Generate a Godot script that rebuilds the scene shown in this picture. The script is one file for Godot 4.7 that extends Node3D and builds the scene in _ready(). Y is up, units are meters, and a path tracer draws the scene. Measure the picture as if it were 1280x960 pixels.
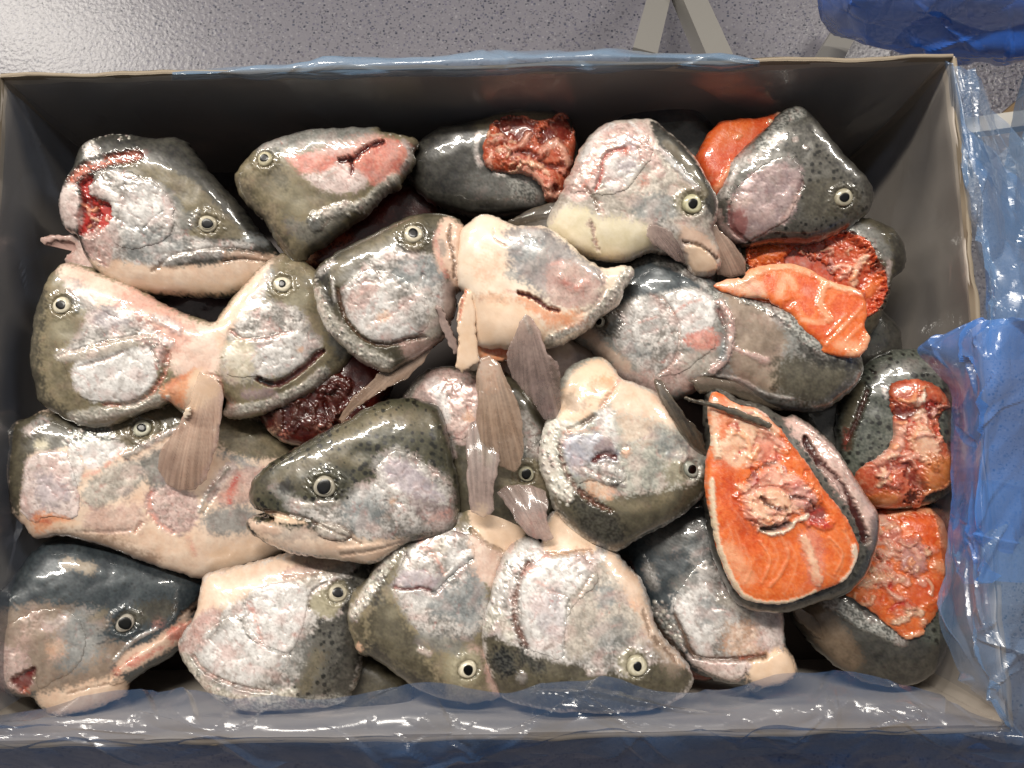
extends Node3D

# ---------------------------------------------------------------- colours (sRGB), each with a second tone, mottling at three scales, roughness of the relief in cm, spots
var PAL := {}
var n_low := FastNoiseLite.new()
var n_mid := FastNoiseLite.new()
var n_fine := FastNoiseLite.new()
var n_cell := FastNoiseLite.new()
var n_vein := FastNoiseLite.new()
var n_flake := FastNoiseLite.new()
var n_fold := FastNoiseLite.new()
var used := {}
var skin_mat: StandardMaterial3D
var flesh_mat: StandardMaterial3D
var fin_mat: StandardMaterial3D
var eye_mat: StandardMaterial3D
var pupil_mat: StandardMaterial3D
const STEP := 0.092


func tone(called: String, a: Color, b: Color, mix: Array, rough: float, spots: float, vein: float, shine: float) -> void:
	PAL[called] = [a.srgb_to_linear(), b.srgb_to_linear(), mix[0], mix[1], mix[2], rough, spots, vein, shine]


func numbered(called: String) -> String:
	var n: int = used.get(called, 0)
	used[called] = n + 1
	return called if n == 0 else "%s_%03d" % [called, n]


func tag(o: Node, label: String, category: String, group := "") -> void:
	o.set_meta("label", label)
	o.set_meta("category", category)
	if group:
		o.set_meta("group", group)


func thing(called: String, label: String, category: String, group := "") -> Node3D:
	var o := Node3D.new()
	o.name = numbered(called)
	add_child(o)
	tag(o, label, category, group)
	return o


func put(called: String, mesh: Mesh, m: Material, parent: Node) -> MeshInstance3D:
	var o := MeshInstance3D.new()
	o.name = numbered(called) if parent == self else called
	o.mesh = mesh
	o.material_override = m
	parent.add_child(o, true)
	return o


# ---------------------------------------------------------------- soft bodies: an outline is inflated over a grid, then modelled and coloured with strokes
class Body:
	var x0 := 0.0
	var y0 := 0.0
	var s := 0.1
	var nx := 0
	var ny := 0
	var inside: PackedByteArray
	var px: PackedFloat32Array
	var py: PackedFloat32Array
	var h: PackedFloat32Array
	var col: PackedColorArray
	var rough: PackedFloat32Array
	var spots: PackedFloat32Array
	var vein: PackedFloat32Array
	var flake: PackedFloat32Array
	var shine: PackedFloat32Array
	var a: PackedFloat32Array
	var b: PackedFloat32Array
	var c: PackedFloat32Array
	var line: PackedVector2Array

	func at(x: float, y: float) -> float:
		var u := clampf((x - x0) / s, 0.0, nx - 1.001)
		var v := clampf((y - y0) / s, 0.0, ny - 1.001)
		var i := int(u)
		var j := int(v)
		u -= i
		v -= j
		var k := j * nx + i
		return lerpf(lerpf(h[k], h[k + 1], u), lerpf(h[k + nx], h[k + nx + 1], u), v)


func curve(pts: PackedVector2Array, closed: bool, cuts: int) -> PackedVector2Array:
	var out := PackedVector2Array()
	var n := pts.size()
	if n < 3:
		return pts
	for i in (n if closed else n - 1):
		var p0 := pts[(i - 1 + n) % n] if closed or i > 0 else pts[0]
		var p1 := pts[i]
		var p2 := pts[(i + 1) % n]
		var p3 := pts[(i + 2) % n] if closed or i + 2 < n else pts[n - 1]
		for k in cuts:
			out.append(p1.cubic_interpolate(p2, p0, p3, float(k) / cuts))
	if not closed:
		out.append(pts[n - 1])
	return out


func flat(values: Array) -> PackedVector2Array:
	var out := PackedVector2Array()
	for i in values.size() / 2:
		out.append(Vector2(values[i * 2], values[i * 2 + 1]))
	return out


func paint(g: Body, st: Array) -> void:
	# [tone, strength, radius (0: an area), softness, height, points ...]
	var tone_of: Array = PAL.get(st[0], [])
	var strength: float = st[1]
	var patchy: bool = st[0] in ["red", "pinkred", "redorange", "mauvered", "pinkgrey"]
	var radius: float = st[2]
	var soft: float = st[3]
	var rise: float = st[4]
	var pts := curve(flat(st[5]), radius == 0.0, 4)
	var reach := radius + soft * 2.6
	var box := Rect2(pts[0], Vector2.ZERO)
	for p in pts:
		box = box.expand(p)
	box = box.grow(reach)
	var i0 := maxi(0, int((box.position.x - g.x0) / g.s))
	var i1 := mini(g.nx - 1, int((box.end.x - g.x0) / g.s) + 1)
	var j0 := maxi(0, int((box.position.y - g.y0) / g.s))
	var j1 := mini(g.ny - 1, int((box.end.y - g.y0) / g.s) + 1)
	if i1 < i0 or j1 < j0:
		return
	var w := i1 - i0 + 1
	var d := PackedFloat32Array()
	d.resize(w * (j1 - j0 + 1))
	d.fill(1e6)
	var n := pts.size()
	if n == 1:
		for j in range(j0, j1 + 1):
			for i in range(i0, i1 + 1):
				d[(j - j0) * w + i - i0] = pts[0].distance_squared_to(Vector2(g.x0 + i * g.s, g.y0 + j * g.s))
	for k in (n if radius == 0.0 else n - 1):
		var p := pts[k]
		var q := pts[(k + 1) % n]
		var pq := q - p
		var l2 := maxf(pq.length_squared(), 1e-9)
		var a0 := clampi(int((minf(p.x, q.x) - reach - g.x0) / g.s), i0, i1)
		var a1 := clampi(int((maxf(p.x, q.x) + reach - g.x0) / g.s) + 1, i0, i1)
		var b0 := clampi(int((minf(p.y, q.y) - reach - g.y0) / g.s), j0, j1)
		var b1 := clampi(int((maxf(p.y, q.y) + reach - g.y0) / g.s) + 1, j0, j1)
		for j in range(b0, b1 + 1):
			var vy := g.y0 + j * g.s - p.y
			var row := (j - j0) * w - i0
			for i in range(a0, a1 + 1):
				var vx := g.x0 + i * g.s - p.x
				var t := clampf((vx * pq.x + vy * pq.y) / l2, 0.0, 1.0)
				vx -= pq.x * t
				vy -= pq.y * t
				var dd := vx * vx + vy * vy
				if dd < d[row + i]:
					d[row + i] = dd
				vy += pq.y * t
	var cross := PackedFloat32Array()
	for j in range(j0, j1 + 1):
		if radius == 0.0:
			cross.clear()
			var y := g.y0 + j * g.s
			for k in n:
				var p := pts[k]
				var q := pts[(k + 1) % n]
				if (p.y > y) != (q.y > y):
					cross.append(p.x + (y - p.y) / (q.y - p.y) * (q.x - p.x))
			cross.sort()
		var m := 0
		for i in range(i0, i1 + 1):
			var at := j * g.nx + i
			if not g.inside[at]:
				continue
			var dist := sqrt(d[(j - j0) * w + i - i0])
			if radius == 0.0:
				var x := g.x0 + i * g.s
				while m < cross.size() and cross[m] < x:
					m += 1
				if m & 1:
					dist = -minf(dist, 50.0)
			else:
				dist -= radius
			var edge := dist + soft * (0.9 * g.b[at] + 0.7 * g.c[at] + 0.5 * g.a[at])
			if edge >= soft:
				continue
			var f := clampf((soft - edge) / (2.0 * soft), 0.0, 1.0)
			f = f * f * (3.0 - 2.0 * f)
			if rise != 0.0:
				g.h[at] += rise * f
			if tone_of:
				var k := strength * f
				if radius > 0.0 and patchy:
					k *= clampf(0.62 + 1.1 * g.b[at] + 0.7 * g.c[at], 0.08, 0.95)
				var t := clampf(0.5 + tone_of[2] * g.a[at] + tone_of[3] * g.b[at] + tone_of[4] * g.c[at] + 0.55 * tone_of[7] * g.flake[at], 0.0, 1.0)
				g.col[at] = g.col[at].lerp(tone_of[0].lerp(tone_of[1], t), k)
				g.rough[at] = lerpf(g.rough[at], tone_of[5], k)
				g.spots[at] = lerpf(g.spots[at], tone_of[6], k)
				g.vein[at] = lerpf(g.vein[at], tone_of[7], k)
				g.shine[at] = lerpf(g.shine[at], tone_of[8], k)


func scatter(st: Array) -> Array:
	# ["tatters", count, size, 0, height, area] torn shreds of flesh; ["beads", count, size, 0, height, line] ragged bits along an edge
	var out := []
	var pts := flat(st[5])
	var rng := RandomNumberGenerator.new()
	rng.seed = int(absf(pts[0].x * 131.0 + pts[0].y * 17.0)) + pts.size()
	var size: float = st[2]
	if st[0] == "beads":
		var path := curve(pts, false, 6)
		var shades := ["frill2", "frill", "whitepink", "frill2", "scale"]
		for i in int(st[1]):
			var k := rng.randi() % (path.size() - 1)
			var p := path[k].lerp(path[k + 1], rng.randf()) + Vector2(rng.randf_range(-1.0, 1.0), rng.randf_range(-1.0, 1.0)) * size * 1.4
			out.append([shades[rng.randi() % 5], 0.8, size * rng.randf_range(0.15, 0.4), size * 0.14, st[4] * rng.randf_range(0.4, 1.2), [p.x, p.y]])
		return out
	var box := Rect2(pts[0], Vector2.ZERO)
	for p in pts:
		box = box.expand(p)
	var hues := ["palepink", "pinkred", "palemeat", "orangepale", "redorange", "mauvepink", "red", "palepink", "pinkred", "palemeat"]
	var made := 0
	for i in int(st[1]) * 6:
		var p := Vector2(rng.randf_range(box.position.x, box.end.x), rng.randf_range(box.position.y, box.end.y))
		if made >= int(st[1]) or not Geometry2D.is_point_in_polygon(p, pts):
			continue
		made += 1
		var way := Vector2.from_angle(rng.randf() * TAU) * size * rng.randf_range(0.4, 2.2)
		var bow := way.orthogonal() * rng.randf_range(-0.4, 0.4)
		var hue: String = hues[rng.randi() % 10]
		var deep := hue == "red" or hue == "redorange"
		var r := size * rng.randf_range(0.12, 0.42)
		out.append([hue, rng.randf_range(0.6, 1.0), r, r * 0.45, st[4] * (-0.9 if deep else rng.randf_range(0.3, 1.2)), [p.x, p.y, p.x + way.x * 0.5 + bow.x, p.y + way.y * 0.5 + bow.y, p.x + way.x, p.y + way.y]])
	return out


func model(o: Dictionary, on: Body = null) -> Array:
	# o: out, T (half thickness, cm), base (tone), strokes, e (roundness), fray (ragged edge, cm), rays; returns [mesh, body]
	var g := Body.new()
	var raw := curve(flat(o.out), true, 7)
	if o.get("sharp", false):
		raw = PackedVector2Array()
		var corners := flat(o.out)
		for i in corners.size():
			for k in 6:
				raw.append(corners[i].lerp(corners[(i + 1) % corners.size()], k / 6.0))
	var fray: float = o.get("fray", 0.1)
	var seedx: float = o.get("seed", 0.0)
	g.line = PackedVector2Array()
	var turn := 0.0
	for i in raw.size():
		turn += raw[i].cross(raw[(i + 1) % raw.size()])
	var grow: float = o.get("grow", 0.0) * signf(turn)
	for i in raw.size():
		var tn := (raw[(i + 1) % raw.size()] - raw[(i - 1 + raw.size()) % raw.size()]).normalized().orthogonal()
		g.line.append(raw[i] + tn * grow + tn * fray * (n_fine.get_noise_2d(raw[i].x + seedx, raw[i].y) + 0.8 * n_mid.get_noise_2d(raw[i].x + seedx, raw[i].y)))
	var box := Rect2(g.line[0], Vector2.ZERO)
	for p in g.line:
		box = box.expand(p)
	g.s = o.get("step", STEP)
	box = box.grow(g.s * 2.0)
	g.x0 = box.position.x
	g.y0 = box.position.y
	g.nx = int(box.size.x / g.s) + 2
	g.ny = int(box.size.y / g.s) + 2
	var total := g.nx * g.ny
	g.inside.resize(total)
	g.px.resize(total)
	g.py.resize(total)
	g.h.resize(total)
	g.rough.resize(total)
	g.spots.resize(total)
	g.vein.resize(total)
	g.flake.resize(total)
	g.shine.resize(total)
	g.col.resize(total)
	g.a.resize(total)
	g.b.resize(total)
	g.c.resize(total)
	var n := g.line.size()
	var near := PackedFloat32Array()
	near.resize(total)
	near.fill(1e6)
	var cross := PackedFloat32Array()
	for j in g.ny:
		var y := g.y0 + j * g.s
		cross.clear()
		for k in n:
			var p := g.line[k]
			var q := g.line[(k + 1) % n]
			if (p.y > y) != (q.y > y):
				cross.append(p.x + (y - p.y) / (q.y - p.y) * (q.x - p.x))
		cross.sort()
		var m := 0
		for i in g.nx:
			var x := g.x0 + i * g.s
			while m < cross.size() and cross[m] < x:
				m += 1
			var at := j * g.nx + i
			g.px[at] = x
			g.py[at] = y
			if m & 1:
				g.inside[at] = 1
				g.a[at] = n_low.get_noise_2d(x + seedx, y)
				g.b[at] = n_mid.get_noise_2d(x + seedx, y)
				g.c[at] = n_fine.get_noise_2d(x + seedx, y)
				g.flake[at] = n_flake.get_noise_2d(x + seedx, y)
	# vertices just outside move onto the outline
	for k in n:
		var p := g.line[k]
		var q := g.line[(k + 1) % n]
		var pq := q - p
		var l2 := maxf(pq.length_squared(), 1e-9)
		for j in range(maxi(0, int((minf(p.y, q.y) - g.y0) / g.s) - 1), mini(g.ny, int((maxf(p.y, q.y) - g.y0) / g.s) + 3)):
			for i in range(maxi(0, int((minf(p.x, q.x) - g.x0) / g.s) - 1), mini(g.nx, int((maxf(p.x, q.x) - g.x0) / g.s) + 3)):
				var at := j * g.nx + i
				var v := Vector2(g.x0 + i * g.s, g.y0 + j * g.s)
				var c := p + pq * clampf((v - p).dot(pq) / l2, 0.0, 1.0)
				var dd := v.distance_to(c)
				if dd < near[at]:
					near[at] = dd
					if g.inside[at] == 0:
						g.px[at] = c.x
						g.py[at] = c.y
	# inflate: solve a membrane over the outline, first on a coarse grid
	var f := PackedFloat32Array()
	f.resize(total)
	var q4 := 4
	var cx := g.nx / q4 + 2
	var cy := g.ny / q4 + 2
	var cf := PackedFloat32Array()
	cf.resize(cx * cy)
	var free := PackedInt32Array()
	for j in range(1, cy - 1):
		for i in range(1, cx - 1):
			if i * q4 < g.nx and j * q4 < g.ny and g.inside[j * q4 * g.nx + i * q4]:
				free.append(j * cx + i)
				cf[j * cx + i] = 1.0
	for it in 70:
		for k in free:
			cf[k] += 1.75 * (0.25 * (cf[k - 1] + cf[k + 1] + cf[k - cx] + cf[k + cx] + 1.0) - cf[k])
	var top := 1e-6
	var ins := PackedInt32Array()
	for j in range(1, g.ny - 1):
		for i in range(1, g.nx - 1):
			var at := j * g.nx + i
			if g.inside[at]:
				ins.append(at)
				var u := float(i) / q4
				var v := float(j) / q4
				var k := int(v) * cx + int(u)
				f[at] = lerpf(lerpf(cf[k], cf[k + 1], u - int(u)), lerpf(cf[k + cx], cf[k + cx + 1], u - int(u)), v - int(v))
	var src := 0.25 / (q4 * q4)
	for it in 8:
		for k in ins:
			f[k] = 0.25 * (f[k - 1] + f[k + 1] + f[k - g.nx] + f[k + g.nx]) + src
	for k in ins:
		top = maxf(top, f[k])
	var T: float = o.T
	var flesh: bool = o.get("flesh", false)
	var e: float = o.get("e", 0.5)
	var base: Array = PAL[o.base]
	var lift: Array = o.get("lift", [0.0, 0.0, 0.0])
	for k in ins:
		g.h[k] = T * (0.9 if T > 2.0 else 1.0) * pow(1.0 - pow(1.0 - clampf(f[k] / top, 0.0, 1.0), 2.4), e * 0.84)
		var t := clampf(0.5 + base[2] * g.a[k] + base[3] * g.b[k] + base[4] * g.c[k], 0.0, 1.0)
		g.col[k] = base[0].lerp(base[1], t)
		g.rough[k] = base[5]
		g.spots[k] = base[6]
		g.vein[k] = base[7]
		g.shine[k] = base[8]
	for st in o.get("strokes", []):
		if st[0] == "tatters" or st[0] == "beads":
			for piece in scatter(st):
				paint(g, piece)
		else:
			paint(g, st)
	if o.has("rays"):
		var ry: Array = o.rays
		var root := Vector2(ry[0], ry[1])
		var way := (Vector2(ry[2], ry[3]) - root)
		var length := way.length()
		var behind := root - way * 0.55
		for k in ins:
			var v := Vector2(g.px[k], g.py[k]) - behind
			var ang := way.angle_to(v)
			var along := clampf((v.length() - length * 0.55) / length, 0.0, 1.0)
			var wave := n_mid.get_noise_2d(ang * ry[4] * 0.42, along * 0.7 + seedx) + 0.6 * n_mid.get_noise_2d(ang * ry[4] * 1.1, along * 0.5)
			var ray := sin(ang * ry[4] * 2.6 + 2.0 * g.a[k])
			g.h[k] += (0.012 * wave + 0.003 * ray) * smoothstep(0.03, 0.3, along)
			var shade := 1.0 + (0.34 * wave + 0.04 * ray) * smoothstep(0.0, 0.3, along) - 0.25 * along
			g.col[k] = Color(g.col[k].r * shade, g.col[k].g * shade, g.col[k].b * shade)
	for k in ins:
		g.h[k] += g.rough[k] * (0.34 * g.b[k] + 0.1 * g.c[k]) + minf(T, 1.0) * (0.07 * g.a[k] + 0.003 * g.c[k])
		if g.vein[k] > 0.03:
			var v := n_vein.get_noise_2d(g.px[k] + seedx, g.py[k])
			var w := smoothstep(0.5, 0.95, v) * g.vein[k]
			var bloody := smoothstep(0.0, 0.4, n_low.get_noise_2d(g.px[k] * 1.3 + seedx + 30.0, g.py[k] * 1.3))
			var stain := smoothstep(0.05, 0.5, n_mid.get_noise_2d(g.px[k] * 0.8 + seedx + 70.0, g.py[k] * 0.8)) * g.vein[k]
			var chip := smoothstep(0.25, 0.6, n_fine.get_noise_2d(g.px[k] * 0.7 + seedx + 170.0, g.py[k] * 0.7)) * g.vein[k]
			if flesh:
				g.h[k] -= 0.03 * w - 0.02 * chip
				g.col[k] = g.col[k].lerp(Color(0.84, 0.5, 0.34), 0.7 * w)
				g.col[k] = g.col[k].lerp(Color(0.5, 0.08, 0.035), 0.6 * stain)
				g.col[k] = g.col[k].lerp(Color(0.82, 0.42, 0.26), 0.3 * chip)
			else:
				g.h[k] += 0.022 * g.vein[k] * g.flake[k] - 0.04 * w
				g.col[k] = g.col[k].lerp(Color(0.3, 0.2, 0.17).lerp(Color(0.46, 0.15, 0.12), bloody), 0.85 * w)
				g.col[k] = g.col[k].lerp(Color(0.25, 0.215, 0.185), 0.62 * stain)
				var flush := smoothstep(0.05, 0.55, n_low.get_noise_2d(g.px[k] * 1.1 + seedx + 330.0, g.py[k] * 1.1))
				g.col[k] = g.col[k].lerp(Color(0.74, 0.47, 0.43), 0.5 * flush * g.vein[k])
				g.col[k] = g.col[k].lerp(Color(0.82, 0.78, 0.76), 0.22 * chip)
				g.shine[k] *= 1.0 - 0.8 * maxf(w, stain)
		if not flesh:
			var speck := smoothstep(0.42, 0.6, n_fine.get_noise_2d(g.px[k] * 1.15 + seedx + 270.0, g.py[k] * 1.15))
			g.col[k] = g.col[k].lerp(Color(0.035, 0.033, 0.03), 0.3 * speck * minf(1.0, 1.4 * (g.vein[k] + g.spots[k])))
		if g.spots[k] > 0.04:
			var cd := n_cell.get_noise_2d(g.px[k] + seedx, g.py[k])
			var lim := -0.95 + 0.2 * g.spots[k] + 0.22 * g.a[k]
			if cd < lim + 0.03:
				var w := clampf((lim + 0.03 - cd) / 0.05, 0.0, 1.0) * minf(1.0, g.spots[k] * 1.6)
				g.col[k] = g.col[k].lerp(Color(0.01, 0.01, 0.009), 0.92 * w)
	for k in ins:
		var grit := 1.0 + 0.025 * n_fine.get_noise_2d(g.px[k] * 5.0 + seedx, g.py[k] * 5.0)
		g.col[k] = Color(g.col[k].r * grit, g.col[k].g * grit, g.col[k].b * grit)
	if on:
		for k in total:
			var under := on.at(g.px[k], g.py[k])
			g.h[k] = under + (g.h[k] + o.get("off", 0.05) + lift[0] + lift[1] * (g.px[k] - g.x0) + lift[2] * (g.py[k] - g.y0) if g.inside[k] else -0.12)
	# colours of the outline from the nearest inside
	for j in range(1, g.ny - 1):
		for i in range(1, g.nx - 1):
			var at := j * g.nx + i
			if g.inside[at] == 0:
				for step in [1, -1, g.nx, -g.nx, g.nx + 1, g.nx - 1, 1 - g.nx, -1 - g.nx]:
					if g.inside[at + step]:
						g.col[at] = g.col[at + step]
						break
	var verts := PackedVector3Array()
	var cols := PackedColorArray()
	var uvs := PackedVector2Array()
	var idx := PackedInt32Array()
	var id := PackedInt32Array()
	id.resize(total)
	id.fill(-1)
	for j in g.ny - 1:
		for i in g.nx - 1:
			var k := j * g.nx + i
			if g.inside[k] or g.inside[k + 1] or g.inside[k + g.nx] or g.inside[k + g.nx + 1]:
				for m in [k, k + 1, k + g.nx, k + g.nx + 1]:
					if id[m] < 0:
						id[m] = verts.size()
						verts.append(Vector3(g.px[m], g.h[m], g.py[m]) * 0.01)
						cols.append(g.col[m])
						uvs.append(Vector2((g.px[m] - (on.x0 if on else g.x0)) / ((on.s * on.nx) if on else (g.s * g.nx)), (g.py[m] - (on.y0 if on else g.y0)) / ((on.s * on.ny) if on else (g.s * g.ny))))
				idx.append_array([id[k], id[k + 1], id[k + g.nx + 1], id[k], id[k + g.nx + 1], id[k + g.nx]])
	if on == null:
		# the underside: rings of the outline drawn in towards the middle
		var mid := Vector2.ZERO
		for p in g.line:
			mid += p / n
		var under: float = o.get("under", T * 0.9)
		var first := verts.size()
		var rings := [1.0, 0.88, 0.62, 0.3, 0.02]
		var step := 2
		var m := n / step
		for r: float in rings:
			for k: int in m:
				var p := mid + (g.line[k * step] - mid) * r
				verts.append(Vector3(p.x, -under * sqrt(1.0 - r * r), p.y) * 0.01)
				cols.append(base[0])
				uvs.append(Vector2((p.x - g.x0) / (g.s * g.nx), (p.y - g.y0) / (g.s * g.ny)))
		var area := 0.0
		for k in n:
			area += g.line[k].cross(g.line[(k + 1) % n])
		for r: int in rings.size() - 1:
			for k: int in m:
				var p := first + r * m + k
				var q := first + r * m + (k + 1) % m
				if area > 0.0:
					idx.append_array([p, q, p + m, q, q + m, p + m])
				else:
					idx.append_array([p, p + m, q, q, p + m, q + m])
	if o.has("rays"):
		# a limp fin bends down towards its tip and curls a little across
		var ry: Array = o.rays
		var root := Vector2(ry[0], ry[1])
		var way := Vector2(ry[2], ry[3]) - root
		for k in verts.size():
			var v := Vector2(verts[k].x, verts[k].z) * 100.0 - root
			var along := clampf(v.dot(way) / way.length_squared(), 0.0, 1.3)
			var across := v.cross(way) / way.length()
			verts[k].y += 0.01 * (0.35 * sin(PI * minf(along, 1.0)) - 0.45 * along * along * o.get("droop", 1.0) - 0.1 * across * across * along + 0.08 * sin(across * 4.0 + seedx) * along)
	var arrays := []
	arrays.resize(Mesh.ARRAY_MAX)
	arrays[Mesh.ARRAY_VERTEX] = verts
	arrays[Mesh.ARRAY_COLOR] = cols
	arrays[Mesh.ARRAY_TEX_UV] = uvs
	arrays[Mesh.ARRAY_INDEX] = idx
	var tool := SurfaceTool.new()
	tool.create_from_arrays(arrays)
	tool.generate_normals()
	return [tool.commit(), g]


func lathe(profile: Array, cuts: int, colors: Array, stretch := 1.0) -> ArrayMesh:
	# profile: [radius, height] pairs in cm from the middle outwards, a colour for each
	var tool := SurfaceTool.new()
	tool.begin(Mesh.PRIMITIVE_TRIANGLES)
	for i in profile.size():
		for k in cuts:
			var w := TAU * k / cuts
			var spread := 1.0 + 0.03 * sin(3.0 * w + profile[i][0] * 5.0)
			tool.set_color(colors[i].srgb_to_linear() * (1.0 + 0.12 * sin(7.0 * w + 2.0 * i)))
			tool.add_vertex(Vector3(cos(w) * profile[i][0] * spread, profile[i][1], sin(w) * profile[i][0] * spread * stretch) * 0.01)
	for i in profile.size() - 1:
		for k in cuts:
			var p := i * cuts + k
			var q := i * cuts + (k + 1) % cuts
			for v in [p, q, p + cuts, q, q + cuts, p + cuts]:
				tool.add_index(v)
	tool.generate_normals()
	return tool.commit()


func eye(parent: Node3D, g: Body, e: Array) -> void:
	# [x, y, radius, pupil radius, ring colour, stretch, turn]
	var x: float = e[0]
	var y: float = e[1]
	var r: float = e[2] * 0.88
	var vary := n_low.get_noise_2d(x * 9.0 + parent.position.x * 900.0, y * 7.0)
	r *= 1.0 + 0.16 * n_low.get_noise_2d(x * 5.0 + 44.0, y * 9.0 + parent.position.z * 500.0)
	var gap := r * 1.3
	var up := Vector3(g.at(x - gap, y) - g.at(x + gap, y), 2.0 * gap, g.at(x, y - gap) - g.at(x, y + gap)).normalized()
	var h := (g.at(x - gap, y) + g.at(x + gap, y) + g.at(x, y - gap) + g.at(x, y + gap)) / 4.0
	var ring: Color = e[4].lerp(Color(0.7, 0.65, 0.55), 0.35 + 0.5 * vary).lightened(0.12).darkened(0.2 * absf(vary))
	var dark := Color(0.2, 0.19, 0.17)
	var p: float = e[3] * (0.94 + 0.2 * vary)
	var ball := lathe([[0.001, 0.24 * r], [p * 0.9, 0.235 * r], [p * 1.08, 0.23 * r], [p * 1.25, 0.225 * r], [r * 0.66, 0.2 * r], [r * 0.8, 0.17 * r], [r * 0.92, 0.1 * r], [r, 0.0], [r * 1.04, -0.25 * r]], 28,
		[dark, dark, ring.darkened(0.15), ring.lightened(0.15), ring.lightened(0.2), ring, ring.darkened(0.1), ring.darkened(0.18), ring.darkened(0.3)], e[5] * (0.92 + 0.25 * vary))
	var o := put("eye", ball, eye_mat, parent)
	var side := Vector3.RIGHT.rotated(Vector3.UP, e[6] + 4.0 * vary)
	side = (side - up * side.dot(up)).normalized()
	o.transform = Transform3D(Basis(side, up, side.cross(up)), Vector3(x, h + 0.01 * r, y) * 0.01)
	var black := Color(0.035, 0.035, 0.04).lerp(Color(0.2, 0.2, 0.21), clampf(vary, 0.0, 0.25))
	var hole := put("pupil", lathe([[0.001, 0.045 * r], [p * 0.5, 0.045 * r], [p * 0.85, 0.035 * r], [p, 0.0]], 20, [black, black, black, black], 1.15), pupil_mat, o)
	hole.position = Vector3(0.0, 0.235 * r, 0.0) * 0.01


func fish(o: Dictionary) -> Node3D:
	var root := thing(o.get("called", "salmon"), o.label, o.get("category", "fish head"), "salmon heads piled in the box")
	root.transform = Transform3D(Basis(o.basis[0], o.basis[1], o.basis[2]), o.basis[3])
	var seedx: float = o.get("seed", 0.0)
	var strokes: Array = o.strokes.duplicate()
	for e in o.get("eyes", []):
		# the socket: a dark rim sunk round the eyeball
		strokes.append(["socket", 0.3, e[2] * 0.98, e[2] * 0.1, -0.04, [e[0], e[1]]])
		strokes.append(["", 0.0, e[2] * 1.5, e[2] * 0.3, 0.12 * e[2], [e[0], e[1]]])
		strokes.append(["", 0.0, e[2] * 0.95, e[2] * 0.2, -0.22 * e[2], [e[0], e[1]]])
	o.strokes = strokes
	o.grow = 0.3
	o.flesh = o.get("wet", false)
	var made := model(o)
	# the silvery sheen follows the tones: one small map for each head
	var own_skin: StandardMaterial3D = skin_mat
	if not o.get("wet", false):
		var g: Body = made[1]
		var bytes := PackedByteArray()
		bytes.resize(g.nx * g.ny)
		for k in bytes.size():
			bytes[k] = int(255.0 * clampf(g.shine[k], 0.0, 1.0))
		own_skin = skin_mat.duplicate()
		own_skin.metallic = 1.0
		own_skin.metallic_texture = ImageTexture.create_from_image(Image.create_from_data(g.nx, g.ny, false, Image.FORMAT_L8, bytes))
		own_skin.metallic_texture_channel = BaseMaterial3D.TEXTURE_CHANNEL_RED
		own_skin.uv1_triplanar = false
		own_skin.uv1_scale = Vector3.ONE
	put(o.get("main", "skin"), made[0], flesh_mat if o.get("wet", false) else own_skin, root)
	for e in o.get("eyes", []):
		eye(root, made[1], e)
	for part in o.get("parts", []):
		part.seed = seedx + 3.0 if part.has("basis") else seedx
		var on: Body = null
		if not part.has("basis"):
			on = made[1]
			if part.get("same", true):
				var all: Array = []
				for st in o.strokes:
					all.append([st[0], st[1], st[2], st[3], 0.0, st[5]])
				part.strokes = all + part.get("strokes", [])
				part.base = part.get("base", o.base)
		var kind: String = part.called
		part.flesh = kind.ends_with("flesh")
		var got := model(part, on)
		var m := put(kind, got[0], fin_mat if kind.ends_with("fin") else flesh_mat if kind.ends_with("flesh") else own_skin if on else skin_mat, root)
		if part.has("label"):
			m.set_meta("label", part.label)
		if part.has("basis"):
			m.transform = root.transform.affine_inverse() * Transform3D(Basis(part.basis[0], part.basis[1], part.basis[2]), part.basis[3])
	return root


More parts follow.
